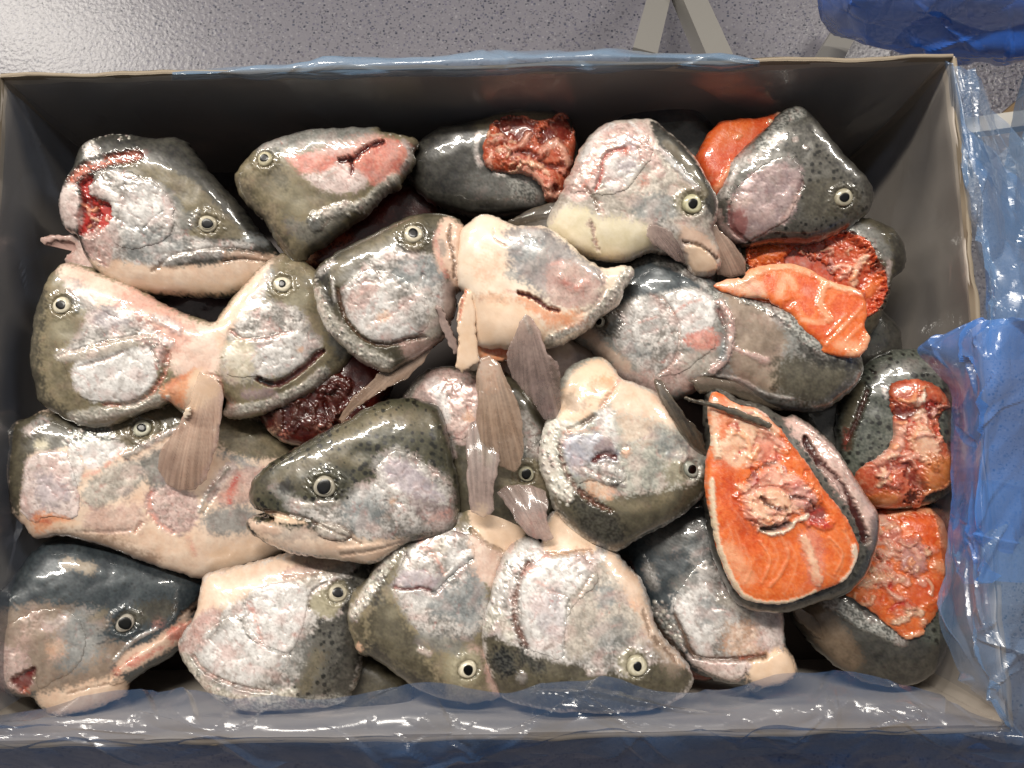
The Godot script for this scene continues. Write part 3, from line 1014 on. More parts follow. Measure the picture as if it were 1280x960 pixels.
	fish({"label": "silver salmon head with bright red gills torn open, in the upper left corner", "basis": [Vector3(0.9727, -0.2287, -0.0405), Vector3(0.2322, 0.9578, 0.1696), Vector3(0, -0.1743, 0.9847), Vector3(-0.2843, 0.172, -0.1619)], "seed": 0.0, "out": [-5.61, -5.84, -4.64, -6.25, -3.5, -6.64, -2.05, -6.57, -0.1, -6.42, 1.89, -6.55, 2.85, -5.62, 3.8, -4.24, 4.77, -3.02, 6.08, -1.63, 7.39, 0.15, 8.55, 1.76, 9.65, 3.03, 9.97, 3.85, 8.98, 4.41, 8.06, 5.59, 6.62, 6.5, 5.05, 7, 2.32, 6.84, -0.36, 6.73, -2.65, 6.28, -3.92, 5.57, -5.16, 4.52, -5.9, 3.13, -6.38, 1.57, -7.31, 1.15, -7.65, -0.48, -7.39, -1.85, -7.03, -2.8, -6.35, -3.76, -6.06, -4.8], "T": 3.5, "base": "dark", "strokes": [
			["olive", 0.9, 0, 0.285, 0, [-2.34, -3.85, 0.12, -4.13, 2.08, -3.31, 3.56, -2.46, 5.34, -0.36, 7.5, 1.96, 5.93, 2.24, 4.21, 2.35, 2.19, 2.01, 1.62, -0.29, 0.2, -2.03, -1.56, -3.21]],
			["grey", 0.8, 0, 0.321, 0, [0.06, -2.73, 1.68, -1.71, 2.62, -0.13, 3.62, 0.21, 2.52, 2, 1.21, 1.31, 0.81, -0.98]],
			["silver", 1, 0, 0.214, 0, [-4.99, -2.25, -3.82, -3.32, -2.2, -3.36, -0.6, -2.71, 0.71, -2.39, 1.62, -0.47, 2.53, 1.83, 5.06, 2.34, 7.65, 2.41, 7.8, 3.04, 5.2, 3.06, 2.45, 3.79, 1.07, 4.51, -0.28, 4.87, -2.57, 4.51, -3.84, 3.81, -4.76, 2.77, -5.17, 1.38, -3.47, -0.55, -4.88, -1.22]],
			["white", 0.95, 0, 0.356, 0, [-1.29, -1.99, 0.2, -2.2, 1.39, -0.82, 1.25, 0.42, -0.1, 0.97, -1.77, 1.34, -2.36, -0.05]],
			["cream", 1, 0, 0.25, 0, [-4.81, 3.82, -0.27, 4.6, 4.12, 4.5, 7.6, 3.77, 9.9, 3.58, 8.06, 5.59, 6.62, 6.68, 2.31, 7.02, -2.66, 6.45, -5.17, 4.69]],
			["peach", 0.8, 0.463, 0.356, 0, [-2.96, 5.92, 0.66, 6.38, 4.89, 6.49, 7.53, 5.59]],
			["bluegrey", 0.55, 0, 0.356, 0, [-2.1, 1.35, -0.12, 1.32, 2.17, 2.36, 2.46, 3.43, -0.25, 4.33, -2.2, 3.63]],
			["red", 1, 0, 0.178, -0.7, [-5.62, -2.41, -4.72, -2.95, -5.04, -1.39, -3.47, -0.55, -3.37, 0.84, -4.88, 2.08, -5.99, 1.74, -5.84, 0.35, -5.53, -1.03]],
			["blood", 0.8, 0.25, 0.178, -0.2, [-5.22, -0.87, -4.48, 0.33, -5.17, 1.38]],
			["redorange", 0.9, 0.463, 0.25, -0.25, [-6.4, -2.65, -4.92, -3.72, -2.97, -4.3, -1.16, -4.7]],
			["silver", 1, 0, 0.25, 0, [-5.46, -5.68, -4.81, -6.04, -3.91, -4.87, -3.78, -4.18, -4.9, -4.15]],
			["beads", 26, 0.285, 0, 0.1, [-5.46, -5.68, -3.67, -6.43, -2.06, -6.49]],
			["tatters", 12, 0.392, 0, 0.2, [-5.55, -0.69, -3.64, -0.38, -3.37, 0.84, -4.88, 1.9, -5.81, 1.39]],
			["beads", 16, 0.321, 0, 0.1, [-5.53, 2.08, -4.77, 3.12, -4.18, 4.17]],
			["blood", 0.6, 0.321, 0.25, 0, [-2.64, -4.48, -0.5, -4.89]],
			["whitepink", 1, 0, 0.214, 0.1, [-7.39, -1.85, -6.41, -2.48, -5.82, -1.72, -5.74, 0.01, -6.21, 1.4, -7.31, 1.2, -7.59, -0.48]],
			["red", 0.9, 0.356, 0.214, -0.15, [-4.95, 3.47, -4.18, 4.17]],
			["pinksil", 0.9, 0, 0.25, 0, [-5.68, 1.91, -3.72, 1.37, -3.32, 3.11, -3.87, 4.52, -5.29, 3.82]],
			["brown", 0.7, 0.125, 0.143, -0.12, [-0.29, 5.04, 1.44, 3.71, 3.32, 3.29, 5.21, 3.02, 7.62, 3.19, 9.36, 3.86]],
			["brown", 0.9, 0.107, 0.107, -0.22, [5.5, 4.18, 6.9, 3.92, 8.12, 3.99, 9.73, 4.17]],
			["silver", 0.8, 0.463, 0.25, 0.14, [1.26, 4.15, 3.13, 3.61, 5.19, 3.51]],
			["lip", 0.7, 0.285, 0.214, 0.12, [5.87, 3.6, 7.61, 3.59, 9.18, 3.95]],
			["black", 0.8, 0.053, 0.053, -0.08, [-0.79, 1.51, -0.09, 0.62, 0.77, -0.03]],
			["", 0, 0.285, 0.285, 0.1, [-1.64, -1.46, -0.78, -2.36, 0.36, -2.03]],
			["bluegrey", 0.8, 0.392, 0.25, 0, [7.66, 2.14, 8.88, 2.31]]], "eyes": [[4.35, 1, 0.891, 0.41, Color("#e2d9bd"), 1, 0]], "parts": [
		{"called": "torn_skin", "basis": [Vector3(0.9945, -0.1046, -0.0062), Vector3(0.1047, 0.9928, 0.0587), Vector3(0, -0.059, 0.9983), Vector3(-0.3585, 0.181, -0.1269)], "out": [-2.42, -1.23, -2.18, -1.49, -1.19, -1.68, 0.64, -1.6, 1.82, -0.9, 2.34, 0.52, 2.35, 1.67, 1.01, 1.5, -0.16, 1.15, -0.3, 0.18, 0.57, -0.36, 0.15, -1.03, -1.18, -1.2, -2.01, -0.84], "T": 0.45, "base": "pinkgrey", "strokes": [
				["mauvered", 0.6, 0.245, 0.175, 0, [0.65, -0.89, 0.17, 0.35]]]},
		{"called": "gill_cover", "out": [-5.03, -1.48, -4.67, -2.43, -3.5, -3.33, -1.88, -3.37, -0.6, -2.71, 0.85, -1.87, 1.69, -0.12, 1.35, 2.02, -0.86, 3.1, -2.82, 2.93, -3.56, 1.36, -3.23, -0.56, -4.26, -0.89], "T": 0.13, "off": 0, "strokes": []}]})
	fish({"label": "olive-grey salmon head facing left, pink cut with a dark slit at its right", "basis": [Vector3(0.9925, -0.1201, -0.0242), Vector3(0.1225, 0.973, 0.1956), Vector3(0, -0.1971, 0.9804), Vector3(-0.1318, 0.162, -0.1899)], "seed": 31.7, "out": [-8.26, -0.64, -7.7, -1.51, -6.42, -2.92, -4.65, -3.81, -2.17, -4.49, 0.31, -4.73, 2.62, -4.85, 4.06, -4.94, 4.31, -4.55, 7.09, -4.07, 7.3, -3.63, 6.88, -2.91, 7.15, -2.47, 6.84, -1.75, 5.9, -0.67, 5.7, 0.05, 4.79, 0.27, 3.67, 1.31, 2.55, 2.39, 0.71, 3.64, -1.13, 5.07, -2.23, 5.6, -2.97, 6.32, -3.69, 6.58, -4.36, 5.76, -5.02, 4.68, -5.75, 3.25, -6.66, 2.19, -7.82, 0.95], "T": 3.4, "base": "olive", "strokes": [
			["grey", 0.9, 1.089, 0.435, 0, [-5.18, -3.45, -2.19, -4, 0.29, -4.2, 2.79, -4.39]],
			["pinkred", 1, 0, 0.254, 0, [-3.68, -1.97, -2.26, -2.33, 0.23, -2.7, 1.67, -3.15, 3.67, -4.05, 5.64, -3.89, 7.08, -3.54, 6.85, -2.11, 5.53, -0.4, 3.7, 0.23, 1.95, -0.84, 0.16, -0.83, -1.27, -0.47, -2.67, -0.82]],
			["pinkgrey", 0.7, 0, 0.399, 0, [-1.19, -2.6, 1.69, -3.68, 3.5, -4.22, 4.57, -4.05, 1.65, -2.44, 0.21, -2.08]],
			["whitepink", 1, 0, 0.254, 0, [-2.33, -0.56, -0.55, -0.83, 0.91, -1.72, 2.66, -0.66, 3.17, 0.06, 1.52, 0.95, -0.26, 0.77, -1.48, 0.33]],
			["pinkred", 0.8, 0, 0.218, 0, [2.72, -2.44, 5.61, -2.81, 6.29, -1.39, 4.45, -0.48, 2.32, -1.19]],
			["blood", 1, 0.2, 0.091, -0.5, [0.91, -1.9, 1.99, -1.99, 3.09, -2.89, 4.55, -3.56]],
			["blood", 1, 0.163, 0.091, -0.35, [1.63, -2.05, 1.88, -1.37, 1.76, -0.75]],
			["red", 0.6, 0.091, 0.109, 0, [-0.91, -0.65, 0.2, -1.9, 0.78, -3.14]],
			["red", 0.6, 0.073, 0.091, 0, [-2.13, -1, -0.52, -1.54]],
			["pinkred", 0.7, 0.091, 0.091, 0, [-0.57, -0.3, 0.88, -1.01]],
			["frill", 1, 0.435, 0.181, 0.12, [-1.41, 3, 0.76, 2.29, 2.57, 1.94, 3.86, 0.95, 5.53, -0.49]],
			["beads", 34, 0.363, 0, 0.12, [-1.42, 3.27, 0.75, 2.38, 2.56, 2.21, 3.85, 1.31, 5.52, -0.13]],
			["beads", 16, 0.29, 0, 0.12, [4.22, -4.41, 7.08, -3.54, 6.85, -2.11]],
			["silver", 0.8, 0.29, 0.181, 0, [6.36, -3.71, 6.96, -2.64, 6.28, -1.21]],
			["grey", 0.6, 0, 0.363, 0, [-4.08, 3.26, -1.42, 3.27, 1.13, 1.85, 0.71, 3.64, -2.22, 5.42]],
			["grey", 0.8, 0.653, 0.181, 0.15, [-1.52, 3.54]],
			["dark", 0.5, 0.109, 0.091, 0, [-2.13, 3.27, -1.9, 4.17, -1.1, 4.21, -0.81, 3.54, -1.41, 2.91, -2.04, 3.18]],
			["olivelight", 0.6, 0.907, 0.544, 0, [-3.95, 0.42, -2.78, 1.84]],
			["dark", 0.5, 0.435, 0.363, 0, [-7.93, -0.29, -6.98, 1.65, -5.33, 3.79, -4.02, 6.13]],
			["silver", 0.6, 0.254, 0.181, 0, [-6.08, -2.83, -3.79, -3.46]],
			["dark", 0.4, 0.544, 0.363, 0, [-4.6, -0.82, -3.94, 0.06]]], "eyes": [[-5.51, -1.96, 0.762, 0.345, Color("#b5ad85"), 1, 0.7]]})
	fish({"label": "dark salmon head in the shade by the back wall, red torn flesh on its right", "basis": [Vector3(1, -0.0097, -0.0021), Vector3(0.01, 0.9771, 0.2127), Vector3(0, -0.2127, 0.9771), Vector3(0.0157, 0.132, -0.2216)], "seed": 63.4, "out": [-8.48, -0.11, -7.29, -1.57, -5.36, -3.01, -2.9, -3.24, -1.19, -3.67, 1.47, -4.45, 2.98, -4.33, 4.49, -4.22, 6, -4.19, 7.12, -2.98, 7.28, 0.17, 6.59, 2.39, 6.19, 3.69, 5.13, 4.33, 2.83, 4.66, -0.61, 4.85, -3.28, 4.55, -5.55, 3.76, -7.23, 2.52, -8.23, 1.2], "T": 3.4, "base": "dark", "strokes": [
			["olive", 0.8, 0.76, 0.494, 0, [-1.2, -3.12, 0.71, -4.01, 2.6, -4.16, 4.49, -3.94]],
			["grey", 0.5, 0.95, 0.57, 0, [-1.7, 2.24, 1.33, 3.23, 3.24, 3.45]],
			["scale", 0.7, 0, 0.266, 0, [0.97, 1.92, 2.88, 1.86, 3.81, 3.27, 3.22, 4.2, 1.32, 3.79]],
			["silver", 0.9, 0.266, 0.152, 0, [-1.5, -2.21, -1.92, -0.74, -1.57, 0.57]],
			["silver", 0.8, 0.228, 0.152, 0, [-0.16, 1.34, 0.6, 1.54]]], "parts": [
		{"called": "cut_flesh", "out": [-0.94, -2.01, -0.06, -3.47, 1.84, -3.84, 3.91, -3.22, 5.24, -3.78, 6.29, -4.31, 7.27, -2.61, 7.09, 0.16, 6.59, 2.39, 5.91, 3.78, 4.47, 3.94, 4.01, 2.72, 2.88, 1.73, 0.98, 1.39, -0.91, 0.95, -1.26, -0.35], "T": 0.7, "base": "darkmeat", "same": false, "strokes": [
				["blood", 0.9, 0, 0.304, -0.5, [-0.06, -3.28, 2.21, -3.61, 3.9, -2.67, 2.93, -1.21, 0.66, -1.43]],
				["blood", 0.9, 0, 0.304, -0.5, [4.86, -3.2, 6.75, -3.72, 6.92, -1.69, 5.2, -0.61, 3.69, -1.38]],
				["pinkred", 1, 0.342, 0.19, 0.3, [-0.49, -1.08, 0.66, -1.43]],
				["palepink", 0.9, 0.266, 0.152, 0.35, [2.17, -0.85, 2.94, -1.94]],
				["palepink", 0.9, 0.38, 0.228, 0.35, [4.06, -0.26, 5.4, -1.16, 6.51, 0.71]],
				["pinkred", 1, 0.57, 0.266, 0.35, [0.63, 0.05, 2.52, 0.64, 3.64, 1.96, 4.78, 2.54]],
				["palepink", 0.9, 0.418, 0.19, 0.3, [2.13, 1.47, 3.08, 1.58, 4.01, 3.09]],
				["redorange", 0.9, 0.456, 0.228, 0.2, [-0.7, 0.21, 1.38, 0.81]],
				["blood", 0.9, 0.266, 0.152, -0.3, [1.39, -0.12, 2.92, -0.28, 4.42, 0.86, 5.94, 0.88]],
				["blood", 0.9, 0.418, 0.228, -0.3, [5.34, 2.93]],
				["palepink", 0.8, 0.228, 0.114, 0.2, [4.38, 3.66, 5.72, 3.31]],
				["tatters", 26, 0.646, 0, 0.3, [-0.85, -1.83, 2.21, -3.25, 4.06, -0.63, 6.7, 0.71, 6.29, 3.5, 4.38, 3.47, 2.89, 1.58, -0.9, 0.58]],
				["palemeat", 0.9, 0.304, 0.171, 0.3, [2.99, 0.83, 3.85, 1.03]]]}]})
	fish({"label": "pale salmon head with yellowish throat, eye and mouth pointing down right", "basis": [Vector3(0.9959, 0.089, 0.0162), Vector3(-0.0905, 0.9798, 0.1783), Vector3(0, -0.179, 0.9838), Vector3(0.1436, 0.176, -0.1582)], "seed": 95.1, "out": [-6.85, -1.47, -6.48, -2.51, -5.76, -3.71, -5.21, -5.08, -3.96, -6.59, -2.91, -7.24, -1.34, -7.38, 0.92, -7.25, 1.78, -6.44, 2.98, -5.44, 4.18, -4.19, 4.86, -2.97, 5.55, -1.74, 6.15, -0.51, 6.06, 1.05, 5.63, 1.9, 6.23, 3.48, 6.49, 4.53, 6.23, 5.4, 5.37, 5.76, 4.33, 5.52, 3.72, 4.63, 2.95, 3.74, 1.9, 3.71, 0.5, 3.49, -0.2, 3.74, -1.61, 4.23, -4.26, 3.98, -6.38, 3.04, -7.62, 2.47, -8.41, 1.74, -8.31, 0.94, -7.58, -0.44], "T": 3.5, "base": "silverc", "strokes": [
			["dark", 1, 0, 0.177, 0, [0.66, -7.26, 2.98, -5.53, 4.86, -2.97, 6.23, -0.5, 6.06, 1.05, 5.37, 0.68, 4.34, -0.74, 3.65, -1.63, 1.93, -3.59, 0.99, -5.18]],
			["olive", 0.7, 0.388, 0.247, 0, [1.94, -4.97, 3.66, -3.18, 5.03, -0.89]],
			["paleyellow", 1, 0, 0.388, 0, [-8.5, 1.65, -7.05, -0.07, -5.27, -0.02, -4.22, 0.72, -0.71, 1.27, 0.51, 1.92, 0.5, 3.49, -1.61, 4.32, -4.26, 4.07, -7.62, 2.73]],
			["pinksil", 1, 0, 0.247, 0, [-6.48, -2.34, -3.97, -6.42, -1.34, -7.08, 0.22, -6.42, 0.9, -4.49, -0.85, -3.18, -3.31, -2.4, -5.09, -0.54, -6.68, -1.12]],
			["white", 0.8, 0, 0.283, 0, [-3.3, -3.44, -1.19, -4.23, -0.32, -3.33, -1.56, -1.64, -2.97, -1.16]],
			["lilac", 0.6, 0, 0.247, 0, [-2.4, -5.49, -1.18, -5.78, -0.84, -4.73, -1.89, -4.26]],
			["lilac", 0.6, 0, 0.247, 0, [-2.24, -3.4, -1.02, -3.88, -0.85, -3, -1.72, -2.69]],
			["white", 0.9, 0.318, 0.177, 0, [-5.22, -4.21, -4.15, -5.9, -2.74, -6.88]],
			["white", 0.8, 0.141, 0.106, 0, [-1.17, -7.16, -0.3, -6.09]],
			["red", 1, 0.141, 0.088, -0.25, [-4.11, -1.38, -3.57, -2.58, -3.47, -3.8, -2.67, -4.55, -1.62, -4.68]],
			["redorange", 0.8, 0.212, 0.141, 0, [-3.82, -3.46, -5.08, -1.76]],
			["redorange", 0.9, 0.459, 0.212, 0, [-1.62, -4.51]],
			["redorange", 0.8, 0.53, 0.353, 0, [-0.16, -1.94]],
			["brown", 0.7, 0.353, 0.177, 0, [1.06, -2.93, 1.24, -2.41]],
			["pinksil", 0.9, 0.459, 0.212, 0, [0.72, -3.81, 1.24, -2.58]],
			["bluegrey", 0.7, 0, 0.388, 0, [-1.04, -0.23, 1.23, -1.02, 2.78, 0.25, 2.43, 1.28, -0.18, 1.37]],
			["white", 0.8, 0.247, 0.177, 0.12, [1.25, -4.57, 2.62, -3.05, 3.48, -2.15, 4.34, -1.26]],
			["olivelight", 0.9, 1.095, 0.353, 0, [3.65, -0.07]],
			["olive", 0.6, 0, 0.283, 0, [2.62, -1.84, 4.34, -1.43, 5.03, -0.55, 3.48, -0.77]],
			["lip", 1, 0, 0.247, 0, [2.26, 1.8, 3.65, 1.84, 5.2, 2.75, 6.23, 3.65, 6.49, 4.53, 4.68, 3.61, 3.29, 3.05]],
			["peach", 1, 0, 0.177, 0.25, [3.47, 3.58, 4.68, 3.47, 6.06, 4.61, 6.23, 5.4, 5.2, 5.76, 4.16, 5.52]],
			["brown", 0.9, 0.124, 0.106, -0.3, [3.29, 3.14, 4.68, 3.47, 5.54, 3.98, 6.23, 4.61]],
			["red", 0.6, 0.159, 0.124, 0, [2.61, 1.46, 3.3, 1.65]],
			["brown", 0.6, 0.106, 0.106, -0.2, [-4.99, -1.67, -4.2, -0.68, -3.86, 0.47]],
			["pinksil", 0.7, 0.141, 0.141, -0.25, [-4.4, 1.42, -4.24, 2.66, -3.9, 3.55]],
			["pinksil", 0.6, 0.247, 0.212, 0, [-4.67, 1.41]],
			["silver", 0.8, 0.459, 0.247, 0, [1.21, 1.59, 2.6, 2.16]],
			["grey", 0.6, 0.212, 0.177, 0, [5.2, 0.67, 6.06, 2.09]]], "eyes": [[3.96, 0.06, 0.954, 0.406, Color("#bdbb8c"), 1, 2.1]], "parts": [
		{"called": "gill_cover", "out": [-6.48, -2.42, -5.58, -3.88, -5.04, -5.16, -3.88, -6.5, -2.73, -7.06, -1.17, -6.99, 0.22, -5.9, 0.72, -4.16, -0.33, -2.64, -1.56, -1.29, -3.32, -0.83, -5.08, -1.24, -6.32, -1.28], "T": 0.13, "off": 0, "strokes": []},
		{"called": "pectoral_fin", "basis": [Vector3(0.9637, 0.2669, 0.0048), Vector3(-0.2669, 0.9636, 0.0175), Vector3(0, -0.0181, 0.9998), Vector3(0.052, 0.176, -0.1501)], "out": [-3.82, 0.15, -2.97, -0.31, -1.11, -0.94, 0.9, -1.42, 1.8, -1.53, 3.23, -1.29, 4.44, -0.54, 4.06, 0.67, 2.45, 1.22, 1.21, 0.92, -0.6, 0.83, -2.43, 0.56], "T": 0.08, "base": "findark", "sharp": true, "rays": [3.73, -0.25, -3.73, 0.25, 60], "strokes": []},
		{"called": "pectoral_fin", "basis": [Vector3(0.9523, -0.2925, -0.087), Vector3(0.3052, 0.9127, 0.2716), Vector3(0, -0.2852, 0.9585), Vector3(0.163, 0.196, -0.1193)], "out": [-2.04, -1.88, -1, -1.7, 0.15, -1.19, 1.13, -0.17, 1.63, 0.86, 1.75, 1.54, 0.58, 1.25, -0.58, 0.47, -1.73, -0.22, -2.3, -0.89], "T": 0.08, "base": "finmauve", "sharp": true, "rays": [-1.75, -1.71, 1.75, 1.71, 50], "strokes": []}]})
	fish({"label": "dark spotted salmon head high in the right corner, orange flesh bulging from behind", "basis": [Vector3(0.9828, 0.1814, 0.0347), Vector3(-0.1847, 0.9653, 0.1846), Vector3(0, -0.1878, 0.9822), Vector3(0.2786, 0.158, -0.1821)], "seed": 126.8, "out": [-6.52, 2.18, -6.2, 0.55, -5.67, -0.7, -5.32, -1.94, -3.91, -3.3, -2.16, -4.81, -0.61, -6.3, 0.41, -6.76, 1.27, -6.53, 2.48, -5.04, 3.86, -3.2, 5.23, -1.54, 6.42, -0.25, 6.98, 0.92, 6.72, 2.23, 5.64, 3.15, 3.96, 4.24, 1.91, 4.88, -0.17, 4.8, -1.57, 4.75, -3.34, 4.95, -4.76, 4.63, -5.93, 3.57], "T": 3.3, "base": "greydark", "strokes": [
			["dark", 0.8, 0.909, 0.545, 0, [1.1, -6.36, 3.17, -3.94, 4.89, -1.74, 6.6, 0.46]],
			["silver", 0.85, 0.618, 0.291, 0, [-5.85, 0.38, -4.79, -1.82, -3.03, -3.07, -1.29, -4.22]],
			["scale", 0.9, 0.618, 0.254, 0, [-2.33, -3.57, -0.61, -5.59, 0.59, -6.22]],
			["mauve", 1, 0, 0.327, 0, [-5.04, 1.7, -4.25, -0.08, -2.14, -1.77, -0.23, -2.2, 0.82, -0.54, 0.49, 1.05, -0.19, 3.17, -1.58, 3.84, -3.69, 4.85, -5.12, 3.88]],
			["mauvered", 0.8, 0, 0.291, 0, [-4.95, 2.25, -4.24, 1.91, -3.7, 3.03, -4.05, 4.29, -4.94, 3.71]],
			["pinksil", 0.7, 0.473, 0.291, 0, [-4.77, 1.53, -3.89, 1.39]],
			["grey", 0.7, 0.363, 0.254, 0, [-2.67, -1.44, -0.58, -2.22, 0.12, -1.47]],
			["pinksil", 0.9, 0.327, 0.145, 0, [-6.29, 2.19, -5.84, 3.3, -4.58, 4.63]],
			["mauvered", 0.9, 0.127, 0.109, -0.2, [-5.22, 1.69, -5.03, 3.52, -3.69, 4.76]],
			["mauvered", 0.6, 0.182, 0.145, -0.15, [0.82, -0.01, 0.32, 1.4, -0.71, 3.33]],
			["pinksil", 0.8, 0.182, 0.145, 0.12, [0.49, 1.05, -0.19, 2.45, -0.88, 3.33]],
			["olivedark", 0.6, 0, 0.363, 0, [1.17, 0.37, 3.22, -0.24, 5.61, 1.12, 5.63, 2.71, 3.26, 3.14, 1.2, 2.87]],
			["silver", 1, 0.182, 0.073, 0.05, [1.14, -2.92]],
			["silver", 0.9, 0.218, 0.109, 0, [0.27, -3.72]]], "eyes": [[4.29, 1.46, 0.836, 0.363, Color("#a8a68a"), 1, 2.8]], "parts": [
		{"called": "gill_cover", "out": [-5.31, 1.87, -4.42, -0.09, -2.32, -1.78, -0.23, -2.29, 0.9, -0.54, 0.49, 1.23, -0.36, 3.17, -1.58, 3.84, -3.51, 4.86, -4.76, 4.08], "T": 0.13, "off": 0, "strokes": []},
		{"called": "cut_flesh", "basis": [Vector3(1, 0, 0), Vector3(0, 1, 0), Vector3(0, 0, 1), Vector3(0.2365, 0.156, -0.2261)], "out": [-3.87, 1.64, -3.21, -0.06, -1.85, -1.76, 0.19, -2.1, 2.4, -2.25, 3.44, -2.71, 4.16, -2.31, 4.76, -1.62, 2.25, 0.62, 0.34, 2.3, -0.83, 3.79, -1.42, 4.72, -2.26, 5.18, -3.02, 3.75], "T": 1.5, "base": "deeporange", "strokes": [
				["orange", 0.8, 0.918, 0.551, 0, [-2.31, 0.15, 0.13, -0.95]],
				["orangepale", 0.8, 0.294, 0.184, 0.2, [-2.32, 4.52, -0.77, 2.47]],
				["palemeat", 1, 0.367, 0.147, 0.4, [3.66, -2.38]],
				["palemeat", 1, 0.22, 0.11, 0.3, [2.64, -1.44]],
				["orangepale", 0.7, 0.294, 0.184, 0.15, [-0.28, 0]],
				["redorange", 0.6, 1.101, 0.551, 0, [-3.16, 2.8, -1.74, 3.77]]]}]})
	fish({"label": "hollow salmon head lying cut end up, its red and orange inside showing", "basis": [Vector3(0.9775, 0.209, 0.0283), Vector3(-0.2109, 0.9687, 0.131), Vector3(0, -0.1341, 0.991), Vector3(0.3196, 0.138, -0.1134)], "seed": 158.5, "out": [-7.67, -1.98, -7.03, -2.79, -5.76, -3.79, -3.79, -4.17, -2.73, -4.23, -0.97, -4.37, 1.11, -4.18, 2.82, -3.97, 4.51, -3.46, 6.01, -1.84, 6.17, 0.34, 5.07, 1.2, 4.81, 2.82, 4.12, 4.62, 3.43, 6.07, 2.05, 7.5, -1.41, 6.49, -4.94, 3.96, -7.07, 1.63], "T": 3, "base": "olivedark", "strokes": [
			["grey", 0.8, 0.555, 0.296, 0, [-3.26, -3.89, -0.98, -3.49, 1.44, -3.35, 3.15, -2.53, 4.49, -0.64]],
			["scale", 0.8, 0.407, 0.185, 0, [-3.09, -3.61, -0.98, -2.94, 1.44, -2.99, 3.14, -1.62]],
			["dark", 0.8, 0.851, 0.37, 0, [5.68, -1.85, 6, 0.33]],
			["deepred", 1, 0, 0.407, -1.3, [-7.04, -1.38, -5.76, -3.01, -3.8, -3.46, -1.51, -2.5, 1.27, -2.54, 3.14, -0.89, 4.31, 1.17, 4.3, 2.62, 3.1, 4.23, 0.01, 3.75, -3.85, 2.13, -6.34, 0.34]],
			["silver", 0.8, 0.222, 0.148, 0, [3.48, -1.33, 3.56, -0.51]],
			["silver", 0.8, 0.222, 0.148, 0, [4.74, 0.09, 4.56, 2.09]]], "parts": [
		{"called": "cut_flesh", "out": [-7.4, -1.68, -6.67, -2.59, -5.76, -3.42, -3.79, -3.74, -2.74, -3.22, -1.51, -2.74, 0.06, -2.66, 1.27, -2.81, 2.81, -2, 3.56, -0.69, 3.81, 0.05, 4.48, 0.99, 4.64, 2.64, 3.79, 4.25, 2.07, 4.93, 0, 4.12, -2.44, 3.11, -4.2, 2.12, -6.7, 0.51], "T": 0.3, "base": "deepred", "off": 0.04, "same": false, "strokes": [
				["orange", 1, 0, 0.37, 0.2, [-7.31, -1.77, -6.31, -2.85, -4.87, -3.33, -3.81, -1.97, -3.82, -0.85, -5.43, -0.37, -6.69, -0.05]],
				["darkred", 0.9, 0, 0.37, -0.9, [-3.46, -1.21, -1.7, -0.75, -0.31, 0.23, 0.03, 1.35, -2.42, 0.51, -3.65, -0.29]],
				["blood", 0.7, 0, 0.37, -0.5, [-3.09, -3.05, -1.34, -2.4, -0.3, -1.24, -2.75, -1.36]],
				["redorange", 0.9, 0.74, 0.37, 0.2, [1.78, -1.69, 2.8, -1.09]],
				["palepink", 1, 0.222, 0.148, 0.3, [0.03, 0.62, 0.73, 0.1, 1.42, 0.31, 1.41, 0.86, 0.72, 1.2]],
				["palemeat", 1, 0.333, 0.148, 0.4, [2.79, -0.45, 2.1, 0.34, 1.84, 1.8]],
				["palepink", 0.8, 0.222, 0.111, 0.2, [-2.13, -2.16]],
				["orange", 0.9, 0.555, 0.259, 0.2, [3.8, 1.51, 3.12, 2.58]],
				["darkred", 0.9, 0.481, 0.222, -0.4, [3.81, 0.42]],
				["mauvered", 0.7, 0.185, 0.111, 0.2, [-3.46, -1.02, -2.23, -0.87, -1.01, 0.02]],
				["tatters", 22, 0.555, 0, 0.3, [-3.82, -1.23, -0.29, -2.16, 3.14, -0.53, 4.14, 1.71, 3.11, 2.94, 0.37, 1.18, -2.41, -0.05]],
				["orange", 0.7, 0.555, 0.37, 0.2, [-5.96, -1.14, -4.17, -1.43]]]},
		{"called": "pectoral_fin", "basis": [Vector3(0.995, -0.0982, -0.0155), Vector3(0.0994, 0.9828, 0.1555), Vector3(0, -0.1563, 0.9877), Vector3(0.2145, 0.166, -0.1282)], "out": [-2.1, -2.75, -1.37, -2.58, -0.27, -1.34, 1.56, 0.44, 2.38, 1.51, 2.47, 2.58, 0.99, 2.83, -0.21, 2.56, -0.57, 1.49, -1.38, -0.11, -2.1, -1.7], "T": 0.3, "base": "finpink", "sharp": true, "rays": [-1.73, -2.75, 1.73, 2.75, 36], "strokes": []}]})
